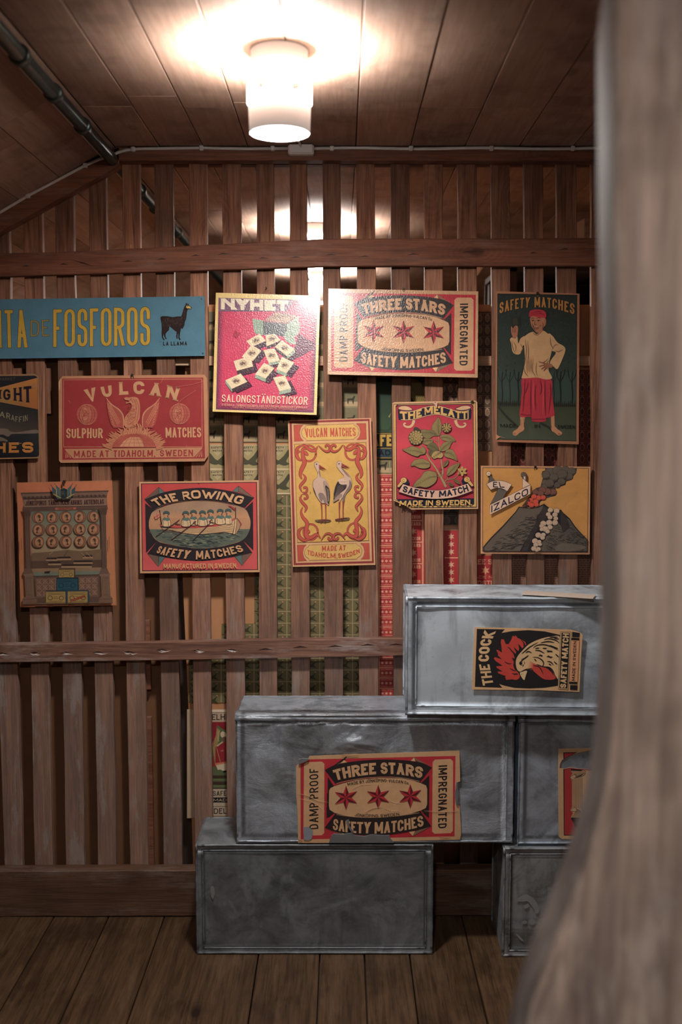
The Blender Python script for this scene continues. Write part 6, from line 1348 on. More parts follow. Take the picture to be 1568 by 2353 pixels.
# ================================================================== TIN CRATES
def crate(name, A, B, y0, y1, z0, z1, mat, label, rim=0.016, recess=0.006, lid=False, yaw=0.0, dents=0.004, seed=0, group=None, bow=0.0):
    """A, B: left and right x of the front; a folded tin box with raised rims (or a folded lid seam) and dented faces"""
    root_loc = ((A + B) / 2, (y0 + y1) / 2, z0); W, D, H = B - A, y1 - y0, z1 - z0
    V = []; Fc = []
    def grid(o, u, v, nu, nv, f):
        k = len(V)
        for j in range(nv + 1):
            for i in range(nu + 1):
                a, b = i / nu, j / nv; V.append(f(a, b, Vector(o) + Vector(u) * a + Vector(v) * b))
        for j in range(nv):
            for i in range(nu): q = k + j * (nu + 1) + i; Fc.append((q, q + 1, q + nu + 2, q + nu + 1))
    def edge_in(a, b, w_, h_, r): return min(1, min(a * w_, (1 - a) * w_, b * h_, (1 - b) * h_) / r)
    e = 0.0
    def front(sgn, yy):
        def f(a, b, p):
            k = edge_in(a, b, W, H, .05); d = dents * k * (noise.noise((p.x * 6 + seed, p.z * 6, 0)) + .7 * noise.noise((p.x * 15 + seed, p.z * 11, 2)))
            if lid: d += dents * 1.2 * k * abs(noise.noise((p.x * 3 + p.z * 7 + seed, p.z * 2 - p.x * 3, 9)))
            inside = a * W > rim and (1 - a) * W > rim and b * H > rim and (1 - b) * H > rim
            return (p.x, yy - sgn * 0 + sgn * ((recess if (inside and not lid) else 0) + d), p.z)
        return f
    def top(a, b, p):
        k = edge_in(a, b, W, D, .06); return (p.x, p.y, z1 + bow * k + dents * .5 * k * noise.noise((p.x * 8 + seed, p.y * 9, 4)))
    def side(a, b, p):
        k = edge_in(a, b, D, H, .05); return (p.x + dents * k * noise.noise((p.y * 9, p.z * 7, seed)), p.y, p.z)
    # non-uniform grid on the front so the recess step is crisp
    def ugrid(o, u, v, W_, H_, f, n, m):
        us = sorted(set([0, rim / W_, rim / W_ + .004, 1 - rim / W_ - .004, 1 - rim / W_, 1] + [rim / W_ + .004 + (1 - 2 * rim / W_ - .008) * i / n for i in range(n + 1)]))
        vs_ = sorted(set([0, rim / H_, rim / H_ + .008, 1 - rim / H_ - .008, 1 - rim / H_, 1] + [rim / H_ + .008 + (1 - 2 * rim / H_ - .016) * i / m for i in range(m + 1)]))
        k = len(V); nu = len(us)
        for b in vs_:
            for a in us: V.append(f(a, b, Vector(o) + Vector(u) * a + Vector(v) * b))
        for j in range(len(vs_) - 1):
            for i in range(nu - 1): q = k + j * nu + i; Fc.append((q, q + 1, q + nu + 1, q + nu))
    ugrid((A, y0, z0), (W, 0, 0), (0, 0, H), W, H, front(1, y0), 44, 24)
    grid((A, y1, z0), (W, 0, 0), (0, 0, H), 6, 4, lambda a, b, p: (p.x, p.y, p.z))
    grid((A, y0, z1), (W, 0, 0), (0, D, 0), 30, 8, top); grid((A, y0, z0), (W, 0, 0), (0, D, 0), 6, 4, lambda a, b, p: (p.x, p.y, p.z))
    grid((A, y0, z0), (0, D, 0), (0, 0, H), 10, 16, side); grid((B, y0, z0), (0, D, 0), (0, 0, H), 10, 16, side)
    body = link(name, V, Fc, mat, None, root_loc)
    for p in body.data.polygons: p.use_smooth = True
    tag(body, label, 'tin crate', group)
    # rims: slightly wobbly beads along the edges
    def bead(nm, a, b, r, n=40, amp=.0012):
        a, b = Vector(a), Vector(b); P = []
        for i in range(n + 1):
            t = i / n; p = a.lerp(b, t); P.append((p.x + amp * noise.noise((t * 14, seed, 1)), p.y + amp * noise.noise((t * 14, seed, 5)), p.z + amp * noise.noise((t * 16, seed, 8))))
        v, f = tube(P, r, 8); return link(nm, v, f, mat, body, root_loc, True)
    r = .0036
    for nm, a, b in (('rim', (A, y0, z0 + r), (B, y0, z0 + r)), ('rim', (A, y0, z1 - r * .5), (B, y0, z1 - r * .5)), ('rim', (A, y0, z0), (A, y0, z1)), ('rim', (B, y0, z0), (B, y0, z1)), ('rim', (A, y1, z1 - r * .5), (B, y1, z1 - r * .5)), ('rim', (A, y0, z1 - r * .5), (A, y1, z1 - r * .5)), ('rim', (B, y0, z1 - r * .5), (B, y1, z1 - r * .5)), ('rim', (A, y1, z0), (A, y1, z1))):
        bead(nm, a, b, r if not lid else .0026)
    if not lid:
        q = rim + .001
        for a, b in (((A + q, y0 + .0012, z0 + q), (B - q, y0 + .0012, z0 + q)), ((A + q, y0 + .0012, z1 - q), (B - q, y0 + .0012, z1 - q)), ((A + q, y0 + .0012, z0 + q), (A + q, y0 + .0012, z1 - q)), ((B - q, y0 + .0012, z0 + q), (B - q, y0 + .0012, z1 - q))): bead('panel_edge', a, b, .0022, 40, .0008)
    else:
        # folded lid: a lip lapping over the front with a soft sloping shoulder
        n = 60; V2 = []; F2 = []
        for i in range(n + 1):
            t = i / n; x = A - .004 + (W + .008) * t; wv = .0035 * noise.noise((x * 9, seed, 3)); s_ = .0015 * noise.noise((x * 30, seed, 6))
            V2 += [(x, y0 + .035, z1 + .0035 + bow), (x, y0 + .006, z1 + .003 + s_), (x, y0 - .004, z1 - .004 + s_), (x, y0 - .005, z1 - .013 + wv), (x, y0 - .001, z1 - .017 + wv), (x, y0 + .03, z1 - .006)]
            if i: F2 += [((i - 1) * 6 + k, (i - 1) * 6 + (k + 1) % 6, i * 6 + (k + 1) % 6, i * 6 + k) for k in range(6)]
        F2 += [tuple(range(6)), tuple(n * 6 + k for k in range(6))]
        link('lid_fold', V2, F2, mat, body, root_loc, True)
    if yaw:
        body.rotation_euler = (0, 0, yaw)
    return body
TA = tin('zinc_dark', (0.185, 0.2, 0.215), (0.4, 0.44, 0.49), .5, .5, 3.1, .5)
TB = tin('zinc_mid', (0.36, 0.4, 0.445), (0.62, 0.71, 0.82), .7, .6, 7.7, .34, wrinkle=.6)
TC = tin('zinc_pale', (0.42, 0.485, 0.56), (0.78, 0.9, 1.0), 1.0, .85, 12.3, .45)
TD = tin('zinc_blue', (0.35, 0.39, 0.44), (0.66, 0.78, 0.93), .95, .8, 17.9, .42)
TE = tin('zinc_streaked', (0.18, 0.188, 0.195), (0.56, 0.6, 0.64), .75, .55, 22.4, .5)
TBP = plain('bare_tin', (0.27, 0.285, 0.3), 0.45, 0.4, var=0.3, scale=18)
yA = onZ(723, 2192, 0).y; zA = onY(720, 1941, yA).z
crA = crate('tin_crate', onY(453, 2060, yA).x, onY(993, 2060, yA).x, yA, 2.935, 0.0, zA, TA, 'dark grey tin crate without label on the floor, bottom left of the stack', seed=1, dents=.002, recess=.003)
zB0 = zA + .0045
yB = onZ(850, 1937, zB0).y
zB1 = onY(850, 1644, yB).z
crB = crate('tin_crate', onY(545, 1790, yB).x, onY(1179, 1790, yB).x, yB, 2.94, zB0 + .001, zB1, TB, 'wide dented grey tin crate with a torn three-star label, middle tier left', lid=True, seed=4, dents=.0075, bow=.002)
yE = onZ(1240, 2198, 0).y; xE = onY(1158, 2070, yE).x
zE = onY(1200, 1949, yE).z
crE = crate('tin_crate', xE, xE + .72, yE, 2.93, 0.0, zE, TE, 'grey tin crate with white smears on the floor beside the timber post', seed=9, dents=.002, recess=.003)
yD = onZ(1250, 1940, zE + .006).y
crD = crate('tin_crate', onY(1193, 1790, yD).x, onY(1193, 1790, yD).x + .66, yD, 2.94, zE + .0065, zB1 - .002, TD, 'blue-grey tin crate with a torn red label, right of the wide dented crate', lid=True, seed=13, dents=.003)
crD.children  # lid fold hidden under the crate above
zC0 = zB1 + .013
yC = onZ(1100, 1642, zC0).y - .012
zC1 = onY(1100, 1374, yC).z; xC = onY(938, 1500, yC).x
crC = crate('tin_crate', xC, xC + .74, yC, yC + .205, zC0, zC1, TC, 'pale tin crate with the rooster label on top of the stack', seed=21, dents=.0035, recess=.005, rim=.024)
crC.rotation_euler = (0, 0, math.radians(-1.6))
# ---- labels pasted on the crates
def rooster():
    p = Print(1080, 1430, 270 / 1568, onY(1210, 1515, yC - .0022 + .0), 0, math.radians(-1.6), 1.5)
    out = [(66, 66), (600, 78), (1350, 100), (1440, 125), (1480, 140), (1508, 170), (1490, 400), (1465, 930), (900, 905), (30, 898), (40, 600)]
    PP, BK, RD = (200, 158, 112), (34, 32, 34), (186, 56, 44)
    p.poly(out, PP)
    p.poly([(95, 88), (468, 94), (425, 142), (560, 118), (780, 104), (1000, 120), (1205, 168), (1178, 848), (1000, 875), (800, 884), (600, 876), (470, 848), (396, 826), (436, 874), (68, 862)], BK)
    p.text('THE', [(318, 828), (262, 560)], [(176, 846), (122, 562)], (204, 166, 116), pen=.2, gap=.45); p.text('COCK', [(258, 522), (276, 320), (345, 130)], [(116, 524), (130, 320), (192, 118)], (204, 166, 116), pen=.23, gap=.35)
    # comb
    p.poly([(420, 225), (455, 228), (480, 290), (520, 290), (555, 230), (570, 185), (590, 180), (598, 195), (608, 172), (640, 210), (690, 230), (740, 260), (755, 300), (740, 305), (715, 275), (720, 330), (690, 352), (670, 320), (645, 285), (660, 350), (650, 385), (620, 360), (590, 330), (620, 400), (612, 420), (560, 370), (590, 440), (600, 485), (560, 470), (590, 530), (580, 570), (600, 630), (640, 660), (670, 710), (660, 750), (620, 770), (560, 760), (490, 770), (470, 735), (480, 715), (380, 680), (370, 656), (440, 658), (360, 605), (355, 585), (440, 580), (350, 520), (318, 478), (340, 465), (430, 495), (375, 440), (380, 420), (352, 368), (380, 370), (430, 405), (425, 340), (415, 270)], RD)
    p.lines([[(500, 325), (545, 360), (570, 410)], [(460, 520), (510, 550), (560, 555)], [(530, 610), (580, 640), (620, 650)], [(560, 680), (600, 690), (640, 680)], [(590, 705), (610, 690), (650, 700)], [(640, 285), (680, 330), (700, 360)], [(680, 225), (720, 270), (740, 310)], [(590, 340), (620, 380), (640, 400)]], 13, BK, True, LENS)
    p.poly(cr([(615, 520), (640, 450), (700, 380), (780, 300), (880, 245), (980, 210), (1080, 192), (1205, 200), (1190, 460), (1180, 740), (1150, 720), (1100, 650), (1050, 600), (960, 580), (900, 560), (830, 580), (790, 620), (740, 630), (700, 655), (650, 650), (622, 600)], True, 4), (202, 166, 118))
    p.blob([(800, 525), (860, 550), (940, 590), (1030, 610), (1090, 650), (1130, 700), (1145, 745), (1100, 765), (1000, 760), (920, 710), (840, 640), (790, 615)], RD)
    p.grad([(790, 520), (850, 540), (840, 640), (780, 620)], [(202, 160, 112), (196, 90, 64), (186, 56, 44), (202, 150, 104)])
    p.lines([[(780, 625), (820, 620), (845, 640)], [(835, 575), (930, 600), (985, 700)], [(1010, 600), (1080, 640), (1120, 710)], [(1050, 620), (1090, 660)]], 14, BK, True, LENS)
    p.blob([(668, 668), (700, 660), (745, 645), (768, 655), (748, 710), (728, 770), (690, 730)], (206, 176, 128), 4); p.line([(668, 668), (690, 655), (740, 630), (800, 610)], 9, BK, True, taper=LENS); p.line([(735, 770), (752, 710), (770, 655)], 7, BK, True); p.line([(690, 700), (700, 680)], 5, BK)
    p.ell(690, 545, 30, 28, BK); p.ell(698, 545, 22, 20, (206, 170, 120)); p.ell(686, 545, 17, 16, BK); p.line([(660, 560), (700, 505), (760, 460), (785, 438)], 18, BK, True, taper=LENS); p.lines([[(690, 480), (700, 510)], [(706, 470), (714, 500)], [(724, 560), (700, 592)], [(728, 520), (732, 560)]], 8, BK, True, LENS)
    F = [[(690, 420), (740, 380), (800, 330), (915, 262)], [(745, 410), (780, 388), (830, 408)], [(840, 345), (900, 305), (1000, 298), (1100, 330), (1190, 378)], [(870, 350), (930, 340)], [(985, 232), (1060, 218), (1150, 240), (1200, 280)], [(940, 275), (1040, 255), (1130, 270)], [(1120, 210), (1200, 225)], [(1060, 200), (1180, 195)], [(868, 375), (930, 378), (1000, 415)], [(970, 345), (1030, 348)], [(1020, 375), (1110, 395)], [(1030, 395), (1100, 380)], [(1140, 420), (1190, 465)], [(915, 445), (975, 440)], [(930, 425), (970, 460)], [(1020, 455), (1110, 465)], [(1040, 440), (1090, 480)], [(1030, 520), (1080, 530), (1120, 575)], [(1050, 550), (1090, 575)], [(1120, 520), (1170, 565)], [(835, 465), (910, 470), (970, 510), (985, 560), (960, 590)], [(860, 485), (890, 520)], [(1060, 300), (1150, 340), (1180, 350)], [(960, 590), (1060, 600), (1110, 650), (1140, 720)]]
    p.lines(F, 16, BK, True, LENS)
    # side strips
    p.poly([(1210, 118), (1360, 124), (1316, 900), (1178, 892)], (190, 156, 110)); p.frame([(1212, 122), (1350, 127), (1314, 896), (1182, 888)], 4, BK); p.poly([(1226, 135), (1336, 140), (1304, 882), (1194, 876)], BK)
    p.text('SAFETY MATCH', [(1284, 876), (1324, 148)], [(1206, 870), (1242, 142)], (206, 170, 120), pen=.24, gap=.35)
    p.poly([(1368, 125), (1400, 130), (1468, 140), (1462, 196), (1366, 194)], BK); p.poly([(1356, 205), (1464, 210), (1462, 238), (1352, 234)], BK); p.poly([(1352, 240), (1460, 246), (1438, 792), (1330, 788)], (206, 144, 100))
    p.poly([(1328, 792), (1436, 796), (1434, 822), (1326, 818)], BK); p.poly([(1340, 836), (1438, 838), (1432, 902), (1336, 898)], BK)
    p.text('MADE IN SWEDEN', [(1402, 778), (1424, 254)], [(1362, 776), (1386, 252)], BK, pen=.2, gap=.9); p.line([(1462, 250), (1440, 795)], 3, BK)
    r = card(p, 'label', out, M['print'], PP, .0012, parent=crC); r['label'] = 'pasted paper label with a red-combed rooster head'
    r.location = crC.matrix_world.inverted() @ p.loc if False else Matrix.Rotation(math.radians(1.6), 3, 'Z') @ (p.loc - crC.location); r.rotation_euler = (0, 0, 0)
    p.build('label_print', r, M['print'])
rooster()
def starlabel():
    p = Print(670, 1720, 410 / 1568, onY(875, 1830, yB - .0045), 0, 0, 1.5)
    PP = (190, 148, 106)
    out = [(160, 66), (260, 62), (420, 55), (700, 45), (1050, 35), (1478, 18), (1484, 290), (1450, 300), (1436, 400), (1446, 480), (1480, 510), (1492, 760), (1480, 800), (1000, 812), (890, 815), (862, 772), (790, 756), (640, 762), (530, 742), (372, 745), (336, 800), (332, 830), (60, 830), (52, 560), (42, 400), (42, 152), (80, 128), (130, 118)]
    p.poly(out, PP)
    sh = lambda q: (480 + (q[0] - 456) * .888, 430 + (q[1] - 378) * .842 - (q[0] - 456) * .034)
    # clip helper: the artwork is kept inside the torn outline
    p.tf = sh; threestars(p, (196, 152, 108)); p.tf = None
    # torn places where the tin shows: left as bare-metal coloured scuffs
    TN = (104, 110, 114)
    p.poly([(30, 100), (160, 50), (165, 62), (150, 95), (110, 118), (80, 128), (42, 152), (30, 150)], TN) if False else None
    p.poly([(108, 690), (150, 685), (190, 720), (180, 790), (150, 806), (108, 800)], (128, 132, 142))
    p.lines([[(50, 395), (140, 410), (230, 455), (330, 470)], [(800, 510), (880, 545), (960, 540)], [(840, 440), (900, 470), (990, 480)], [(640, 560), (720, 520), (800, 512)], [(1160, 545), (1320, 552), (1480, 545)], [(520, 365), (600, 320), (720, 310)], [(60, 440), (200, 470), (300, 560)]], 3.5, (214, 176, 134), True, LENS)
    p.lines([[(52, 402), (140, 418), (230, 463), (330, 478)], [(640, 568), (720, 528), (800, 520)], [(1160, 552), (1320, 559), (1480, 552)]], 3, (130, 96, 70), True, LENS)
    p.lines([[(430, 60), (520, 66), (600, 60)], [(1290, 776), (1350, 786), (1400, 782)], [(60, 800), (100, 815)]], 9, (150, 108, 70), True, LENS)
    r = card(p, 'label', out, M['print'], PP, .001, parent=crB); r['label'] = 'torn paper label with three red stars'
    p.build('label_print', r, M['print'])
    # strip of bare tin over the torn-out lower edge (label torn away)
    q = [(340, 800), (360, 750), (430, 745), (520, 736), (600, 752), (700, 748), (800, 752), (862, 760), (865, 780), (895, 812), (890, 838), (325, 838)]
    def patch(q):
        P = [p.pt(v, -.0042) for v in q]; n = len(P); V = [tuple(v) for v in P] + [(v.x, 0, v.z) for v in P]
        tri = [tuple(f) for f in tessellate_polygon([[Vector((v.x, v.z, 0)) for v in P]])]
        o = link('bare_tin_patch', V, tri + [(i, (i + 1) % n, n + (i + 1) % n, n + i) for i in range(n)], TBP, r); return o
    patch([(330, 824), (340, 800), (352, 762), (372, 745), (440, 752), (530, 738), (560, 760), (640, 768), (700, 752), (790, 758), (862, 760), (866, 780), (880, 800), (898, 814), (896, 824)])
    patch([(66, 92), (100, 84), (156, 88), (150, 100), (112, 118), (80, 130), (64, 134)])
    patch([(482, 628), (505, 622), (512, 680), (548, 728), (530, 732), (500, 690)])
    patch([(1452, 290), (1462, 300), (1462, 490), (1444, 478), (1434, 400), (1448, 330)])
starlabel()
def redlabel():
    p = Print(1270, 1700, 130 / 1176, onY(1340, 1830, yD - .0022), 0, 0, 1.5)
    PP, RD, BK = (184, 148, 110), (160, 40, 42), (44, 28, 28)
    out = [(125, 184), (790, 170), (800, 215), (560, 268), (480, 290), (330, 340), (200, 420), (160, 500), (150, 590), (240, 600), (370, 575), (560, 600), (800, 625), (1300, 640), (1300, 2080), (190, 2060), (130, 2010), (118, 600)]
    p.poly(out, PP)
    p.poly([(228, 262), (520, 258), (400, 320), (330, 345), (245, 395), (230, 395)], BK); p.poly([(248, 278), (480, 274), (390, 318), (330, 340), (250, 385)], RD)
    p.poly([(228, 606), (370, 582), (560, 606), (1290, 650), (1290, 1990), (238, 1990)], BK); p.poly([(248, 612), (370, 588), (1280, 660), (1280, 1975), (252, 1975)], RD)
    p.poly([(375, 600), (600, 625), (1280, 690), (1280, 1620), (560, 1620), (380, 1620), (430, 1520), (360, 1465), (410, 1400), (408, 850), (360, 780), (420, 700), (375, 640)], PP)
    p.poly([(380, 600), (640, 620), (600, 650), (378, 640)], BK); p.poly([(378, 1615), (700, 1615), (700, 1840), (475, 1835), (440, 1730)], (40, 32, 32))
    p.lines([[(425 + i * 24, 820 - i * 6), (428 + i * 24, 1400 + i * 5)] for i in range(9)], 7, (76, 60, 52)); p.lines([[(380 + i * 30, 640), (430 + i * 30, 690), (500 + i * 20, 740 - i * 6), (480 + i * 14, 790 - i * 5)] for i in range(9)], 6, (66, 48, 42), True)
    p.lines([[(540 + i * 10, 1440 + i * 8), (470 + i * 18, 1520 + i * 2), (400 + i * 30, 1610)] for i in range(9)], 6, (66, 48, 42), True)
    p.lines([[(430, 840), (370, 790), (375, 765), (440, 720), (490, 740), (480, 790), (440, 790)], [(440, 1420), (470, 1400), (500, 1450), (480, 1490), (390, 1480), (370, 1460), (420, 1410)], [(490, 790), (640, 740), (690, 670), (640, 630)], [(500, 1430), (600, 1500)]], 8, (66, 48, 42), True)
    r = card(p, 'label', out, M['print'], PP, .001, parent=crD); r['label'] = 'torn red and cream paper label with a fluted black ornament'
    p.build('label_print', r, M['print'])
redlabel()
# paper slip on the top crate
a = crC.location; v, f = box(.0, .19, -.03, .035, .0, .0008)
o = link('paper_slip', v, f, plain('slip_paper', (0.6, 0.5, 0.42), .7)); o.location = (onZ(1200, 1364, zC1).x, onZ(1200, 1366, zC1).y, zC1 + .0045); o.rotation_euler = (0, 0, -.35)
tag(o, 'yellowed paper slip lying on top of the rooster crate', 'paper')
# ================================================================== PRINTED SHEETS BEHIND THE SLATS
SHY = 3.049
def sheet(x0, y0, x1, y1, paper, label, draw, grp=None, gain=1.7, Y=SHY, outline=None):
    p = Print(0, 0, 1.0, onY((x0 + x1) / 2, (y0 + y1) / 2, Y), 0, 0, gain)
    out = outline or [(x0, y0), (x1, y0), (x1, y1), (x0, y1)]
    p.poly(out, paper); draw(p, x0, y0, x1, y1)
    r = card(p, 'label_sheet', out, M['print'], paper, .0008, label, 'label sheet', grp); p.build('print', r, M['print']); return r
def clipgrid(x0, y0, x1, y1, cw, chh, ox=0, oy=0):
    out = []; j = 0; y = y0 + oy
    while y < y1 - 2:
        x = x0 + ox; i = 0
        while x < x1 - 2: out.append((x, y, min(x + cw, x1), min(y + chh, y1), i, j)); x += cw; i += 1
        y += chh; j += 1
    return out
def bird_big(p, x0, y0, x1, y1):
    C = clipgrid(x0, y0, x1, y1, 70, 56)
    p.polys([[(a + 1.5, b + 1.5), (c - 1.5, b + 1.5), (c - 1.5, d - 1.5), (a + 1.5, d - 1.5)] for a, b, c, d, i, j in C], (138, 124, 82))
    W1 = []; W2 = []
    for a, b, c, d, i, j in C:
        if c - a < 60: continue
        W1 += [cr([(a + 2, b + 12), (a + 16, b + 20), (a + 28, b + 34), (a + 40, b + 38), (a + 30, b + 46), (a + 14, b + 42), (a + 4, b + 28)], True, 3), cr([(a + 30, b + 40), (a + 44, b + 26), (a + 56, b + 10), (a + 58, b + 22), (a + 50, b + 38), (a + 58, b + 44), (a + 44, b + 48)], True, 3)]
        W2 += [[(a + 6, b + 16), (a + 30, b + 38)], [(a + 8, b + 24), (a + 28, b + 42)], [(a + 40, b + 38), (a + 54, b + 20)], [(a + 46, b + 44), (a + 54, b + 34)]]
    p.polys(W1, (62, 60, 42)); p.lines(W2, 1.4, (112, 108, 62), False, LENS)
    for a, b, c, d, i, j in C:
        if c - a < 60: continue
        p.poly([(a + 14, b + 4), (a + 48, b + 4), (a + 44, b + 14), (a + 32, b + 26), (a + 22, b + 16)], (150, 136, 98)); p.text('SAFETY', [(a + 17, b + 9), (a + 45, b + 9)], [(a + 17, b + 4.5), (a + 45, b + 4.5)], (58, 44, 36), pen=.22, gap=.8); p.text('MATCH', [(a + 21, b + 16), (a + 42, b + 16)], [(a + 21, b + 11.5), (a + 42, b + 11.5)], (58, 44, 36), pen=.22, gap=.8)
def bird_small(p, x0, y0, x1, y1):
    C = [c_ for c_ in clipgrid(x0, y0, x1, y1, 75.5, 26.9, ox=0) if not (c_[0] < 560 and c_[1] < (1424 if c_[0] > 500 else 1478))]
    p.polys([[(a + .9, b + .9), (c - .9, b + .9), (c - .9, d - .9), (a + .9, d - .9)] for a, b, c, d, i, j in C], (98, 90, 58))
    G = []; L = []; S = []
    for a, b, c, d, i, j in C:
        if d - b < 20: continue
        for k in range(2):
            o_ = a + 4 + k * 38
            if o_ + 32 > c: continue
            G.append(cr([(o_, b + 4), (o_ + 8, b + 8), (o_ + 14, b + 14), (o_ + 26, b + 5), (o_ + 20, b + 16), (o_ + 28, b + 23), (o_ + 14, b + 20), (o_ + 2, b + 24), (o_ + 8, b + 14)], True, 2)); L += [[(o_ + 2, b + 6), (o_ + 14, b + 17)], [(o_ + 12, b + 18), (o_ + 24, b + 8)], [(o_ + 8, b + 18), (o_ + 20, b + 21)]]
        S.append(Print.ep(a + 66, b + 5, 2, 1.6, 0, 6))
    p.polys(G, (56, 54, 36)); p.lines(L, 1.1, (108, 106, 62), False, LENS); p.polys(S, (176, 120, 84))
def horses(p, x0, y0, x1, y1, ch=44, cw=40):
    C = clipgrid(x0, y0, x1, y1, cw, ch)
    p.polys([[(a + .7, b + .7), (c - .7, b + .7), (c - .7, d - .7), (a + .7, d - .7)] for a, b, c, d, i, j in C], (104, 96, 68)); p.polys([[(a + 1, d - 13), (c - 1, d - 13), (c - 1, d - 2), (a + 1, d - 2)] for a, b, c, d, i, j in C if d - b > 20], (158, 134, 98))
    T = []; Hh = []
    for a, b, c, d, i, j in C:
        if d - b < 25: continue
        for k in range(14): x, y = a + R.uniform(2, max(4, c - a - 3)), b + R.uniform(2, 18); T.append([(x, y), (x + R.uniform(-4, 4), y + R.uniform(1, 5))])
        x = a + 10; y = d - 20
        if c - a > 26: Hh.append([(x, y), (x + 12, y - 1), (x + 16, y - 7), (x + 19, y - 5), (x + 16, y + 2), (x + 15, y + 12), (x + 13, y + 12), (x + 12, y + 4), (x + 4, y + 4), (x + 3, y + 12), (x + 1, y + 12)])
    p.lines(T, 2.4, (56, 52, 38), False, LENS); p.polys(Hh, (52, 44, 34)); p.lines([[(a, b), (a, d)] for a, b, c, d, i, j in C if i], .9, (140, 140, 110))
def portraits(bg, ink, line, cw=17, ch=27):
    def f(p, x0, y0, x1, y1):
        C = clipgrid(x0, y0, x1, y1, cw, ch)
        p.polys([[(a + .6, b + .6), (c - .6, b + .6), (c - .6, d - .6), (a + .6, d - .6)] for a, b, c, d, i, j in C], bg)
        p.polys([Print.ep((a + c) / 2, b + ch * .55, (c - a) * .34, ch * .36, 0, 9) for a, b, c, d, i, j in C if d - b > ch * .8 and c - a > cw * .6], line)
        p.polys([Print.ep((a + c) / 2, b + ch * .58, (c - a) * .25, ch * .27, 0, 8) for a, b, c, d, i, j in C if d - b > ch * .8 and c - a > cw * .6], ink)
        p.lines([[(a + 2, b + ch * .15), (c - 2, b + ch * .15)] for a, b, c, d, i, j in C if d - b > 9], 1.2, line)
    return f
def star6(cx, cy, r):
    return [(cx + (r if k % 2 == 0 else r * .45) * math.sin(k * math.pi / 6), cy - (r if k % 2 == 0 else r * .45) * math.cos(k * math.pi / 6)) for k in range(12)]
RD_, CRM = (158, 40, 42), (196, 140, 104)
def red_small(p, x0, y0, x1, y1):
    y = y0 + 2; Q = []; S = []; L = []
    while y < y1 - 20:
        Q.append([(x0 + 7, y), (x1 - 1, y), (x1 - 1, y + 21), (x0 + 7, y + 21)])
        for k in range(3): S.append(star6(x0 + 13 + k * 9.5, y + 11, 4.3))
        L += [[(x0 + 9, y + 3), (x1 - 3, y + 3)], [(x0 + 9, y + 18), (x1 - 3, y + 18)]]; y += 23.4
    p.polys(Q, RD_); p.polys(S, (206, 150, 120)); p.lines(L, 2, (190, 110, 92)); p.lines([[(x0 + 9 + R.uniform(0, 26), a[0][1] - 1.4), (x0 + 9.8 + R.uniform(0, 26), a[0][1] + 1.6)] for a in L for _ in range(1)], 1, RD_)
def red_text(p, x0, y0, x1, y1):
    y = y0; k = 0
    p.poly([(x0, y0), (x1 - 12, y0), (x1 - 12, y1), (x0, y1)], RD_); p.poly([(x1 - 8, y0), (x1, y0), (x1, y1), (x1 - 8, y1)], RD_)
    while y < y1 - 40:
        p.text('STARS', [(x0 + 2, y + 10), (x1 - 15, y + 10)], [(x0 + 2, y + 2), (x1 - 15, y + 2)], CRM, pen=.22, gap=.5); p.poly(star6(x0 + 12, y + 23, 9), CRM); p.text('TICKOR', [(x0 + 2, y + 44), (x1 - 15, y + 44)], [(x0 + 2, y + 36), (x1 - 15, y + 36)], CRM, pen=.22, gap=.5)
        p.rect(x0, y + 47, x1 - 12, y + 49.5, CRM); y += 49.5
def red_vert(p, x0, y0, x1, y1):
    p.poly([(x0, y0 + 10), (x1, y0 + 10), (x1, y1), (x0, y1)], RD_); y = y0 + 24; k = 0
    while y < y1 - 8:
        p.poly(star6(x0 + 23, y, 8.5), (206, 150, 118)); y += 17.5; k += 1
        if k % 3 == 0: p.rect(x0 + 8, y - 5, x1, y - 2.5, CRM); y += 12
    p.text('THREE STARS', [(x0 + 8, y1 - 4), (x0 + 8, y0 + 14)], [(x0 + 2, y1 - 4), (x0 + 2, y0 + 14)], (170, 90, 74), pen=.2, gap=.7)
def red_big(p, x0, y0, x1, y1):
    p.poly([(x0, y0), (x1, y0), (x1, y1), (x0, y1)], RD_); p.text('THREE STARS', [(x0 + 1, y0 + 20), (x0 + 108, y0 + 20)], [(x0 + 1, y0 + 8), (x0 + 108, y0 + 8)], CRM, pen=.2, gap=.5)
    p.polys([star6(x0 + 20 + k * 30, y0 + 34, 11) for k in range(3)], CRM); p.text('TRADE MARK', [(x0 + 6, y0 + 52), (x0 + 100, y0 + 52)], [(x0 + 6, y0 + 46), (x0 + 100, y0 + 46)], CRM, pen=.18, gap=.8); p.text('TANDSTICKOR', [(x0 - 1, y0 + 68), (x0 + 108, y0 + 68)], [(x0 - 1, y0 + 57), (x0 + 108, y0 + 57)], CRM, pen=.2, gap=.5); p.rect(x0, y0 + 71, x1, y0 + 72.5, CRM)
def textrows(p, x0, y0, x1, y1):
    L = []; y = y0 + 4
    while y < y1 - 3:
        x = x0 + 3
        while x < x1 - 8: l = R.uniform(3, 9); L.append([(x, y), (x + l, y)]); x += l + 2.5
        y += 5.2
    p.lines(L, 1.5, (92, 54, 44)); p.lines([[(x0 + k * 28, y0), (x0 + k * 28, y1)] for k in range(1, int((x1 - x0) / 28) + 1)], 1, (150, 120, 96))
G = 'label sheets pasted behind the slats'
sheet(468, 716, 866, 1016, (136, 120, 88), 'dark olive sheet of horse labels behind the slats around the crimson matchbox poster', horses, G)
sheet(468, 1022, 680, 1136, (176, 158, 122), 'sheet of large green bird labels between the rowing and stork posters', bird_big, G)
sheet(433, 1136, 866, 1614, (150, 128, 92), 'tall sheet of small green bird labels in a cream grid', bird_small, G, outline=[(599, 1138), (866, 1138), (866, 1614), (440, 1614), (437, 1500), (520, 1482), (599, 1424)])
def prunes(): pass
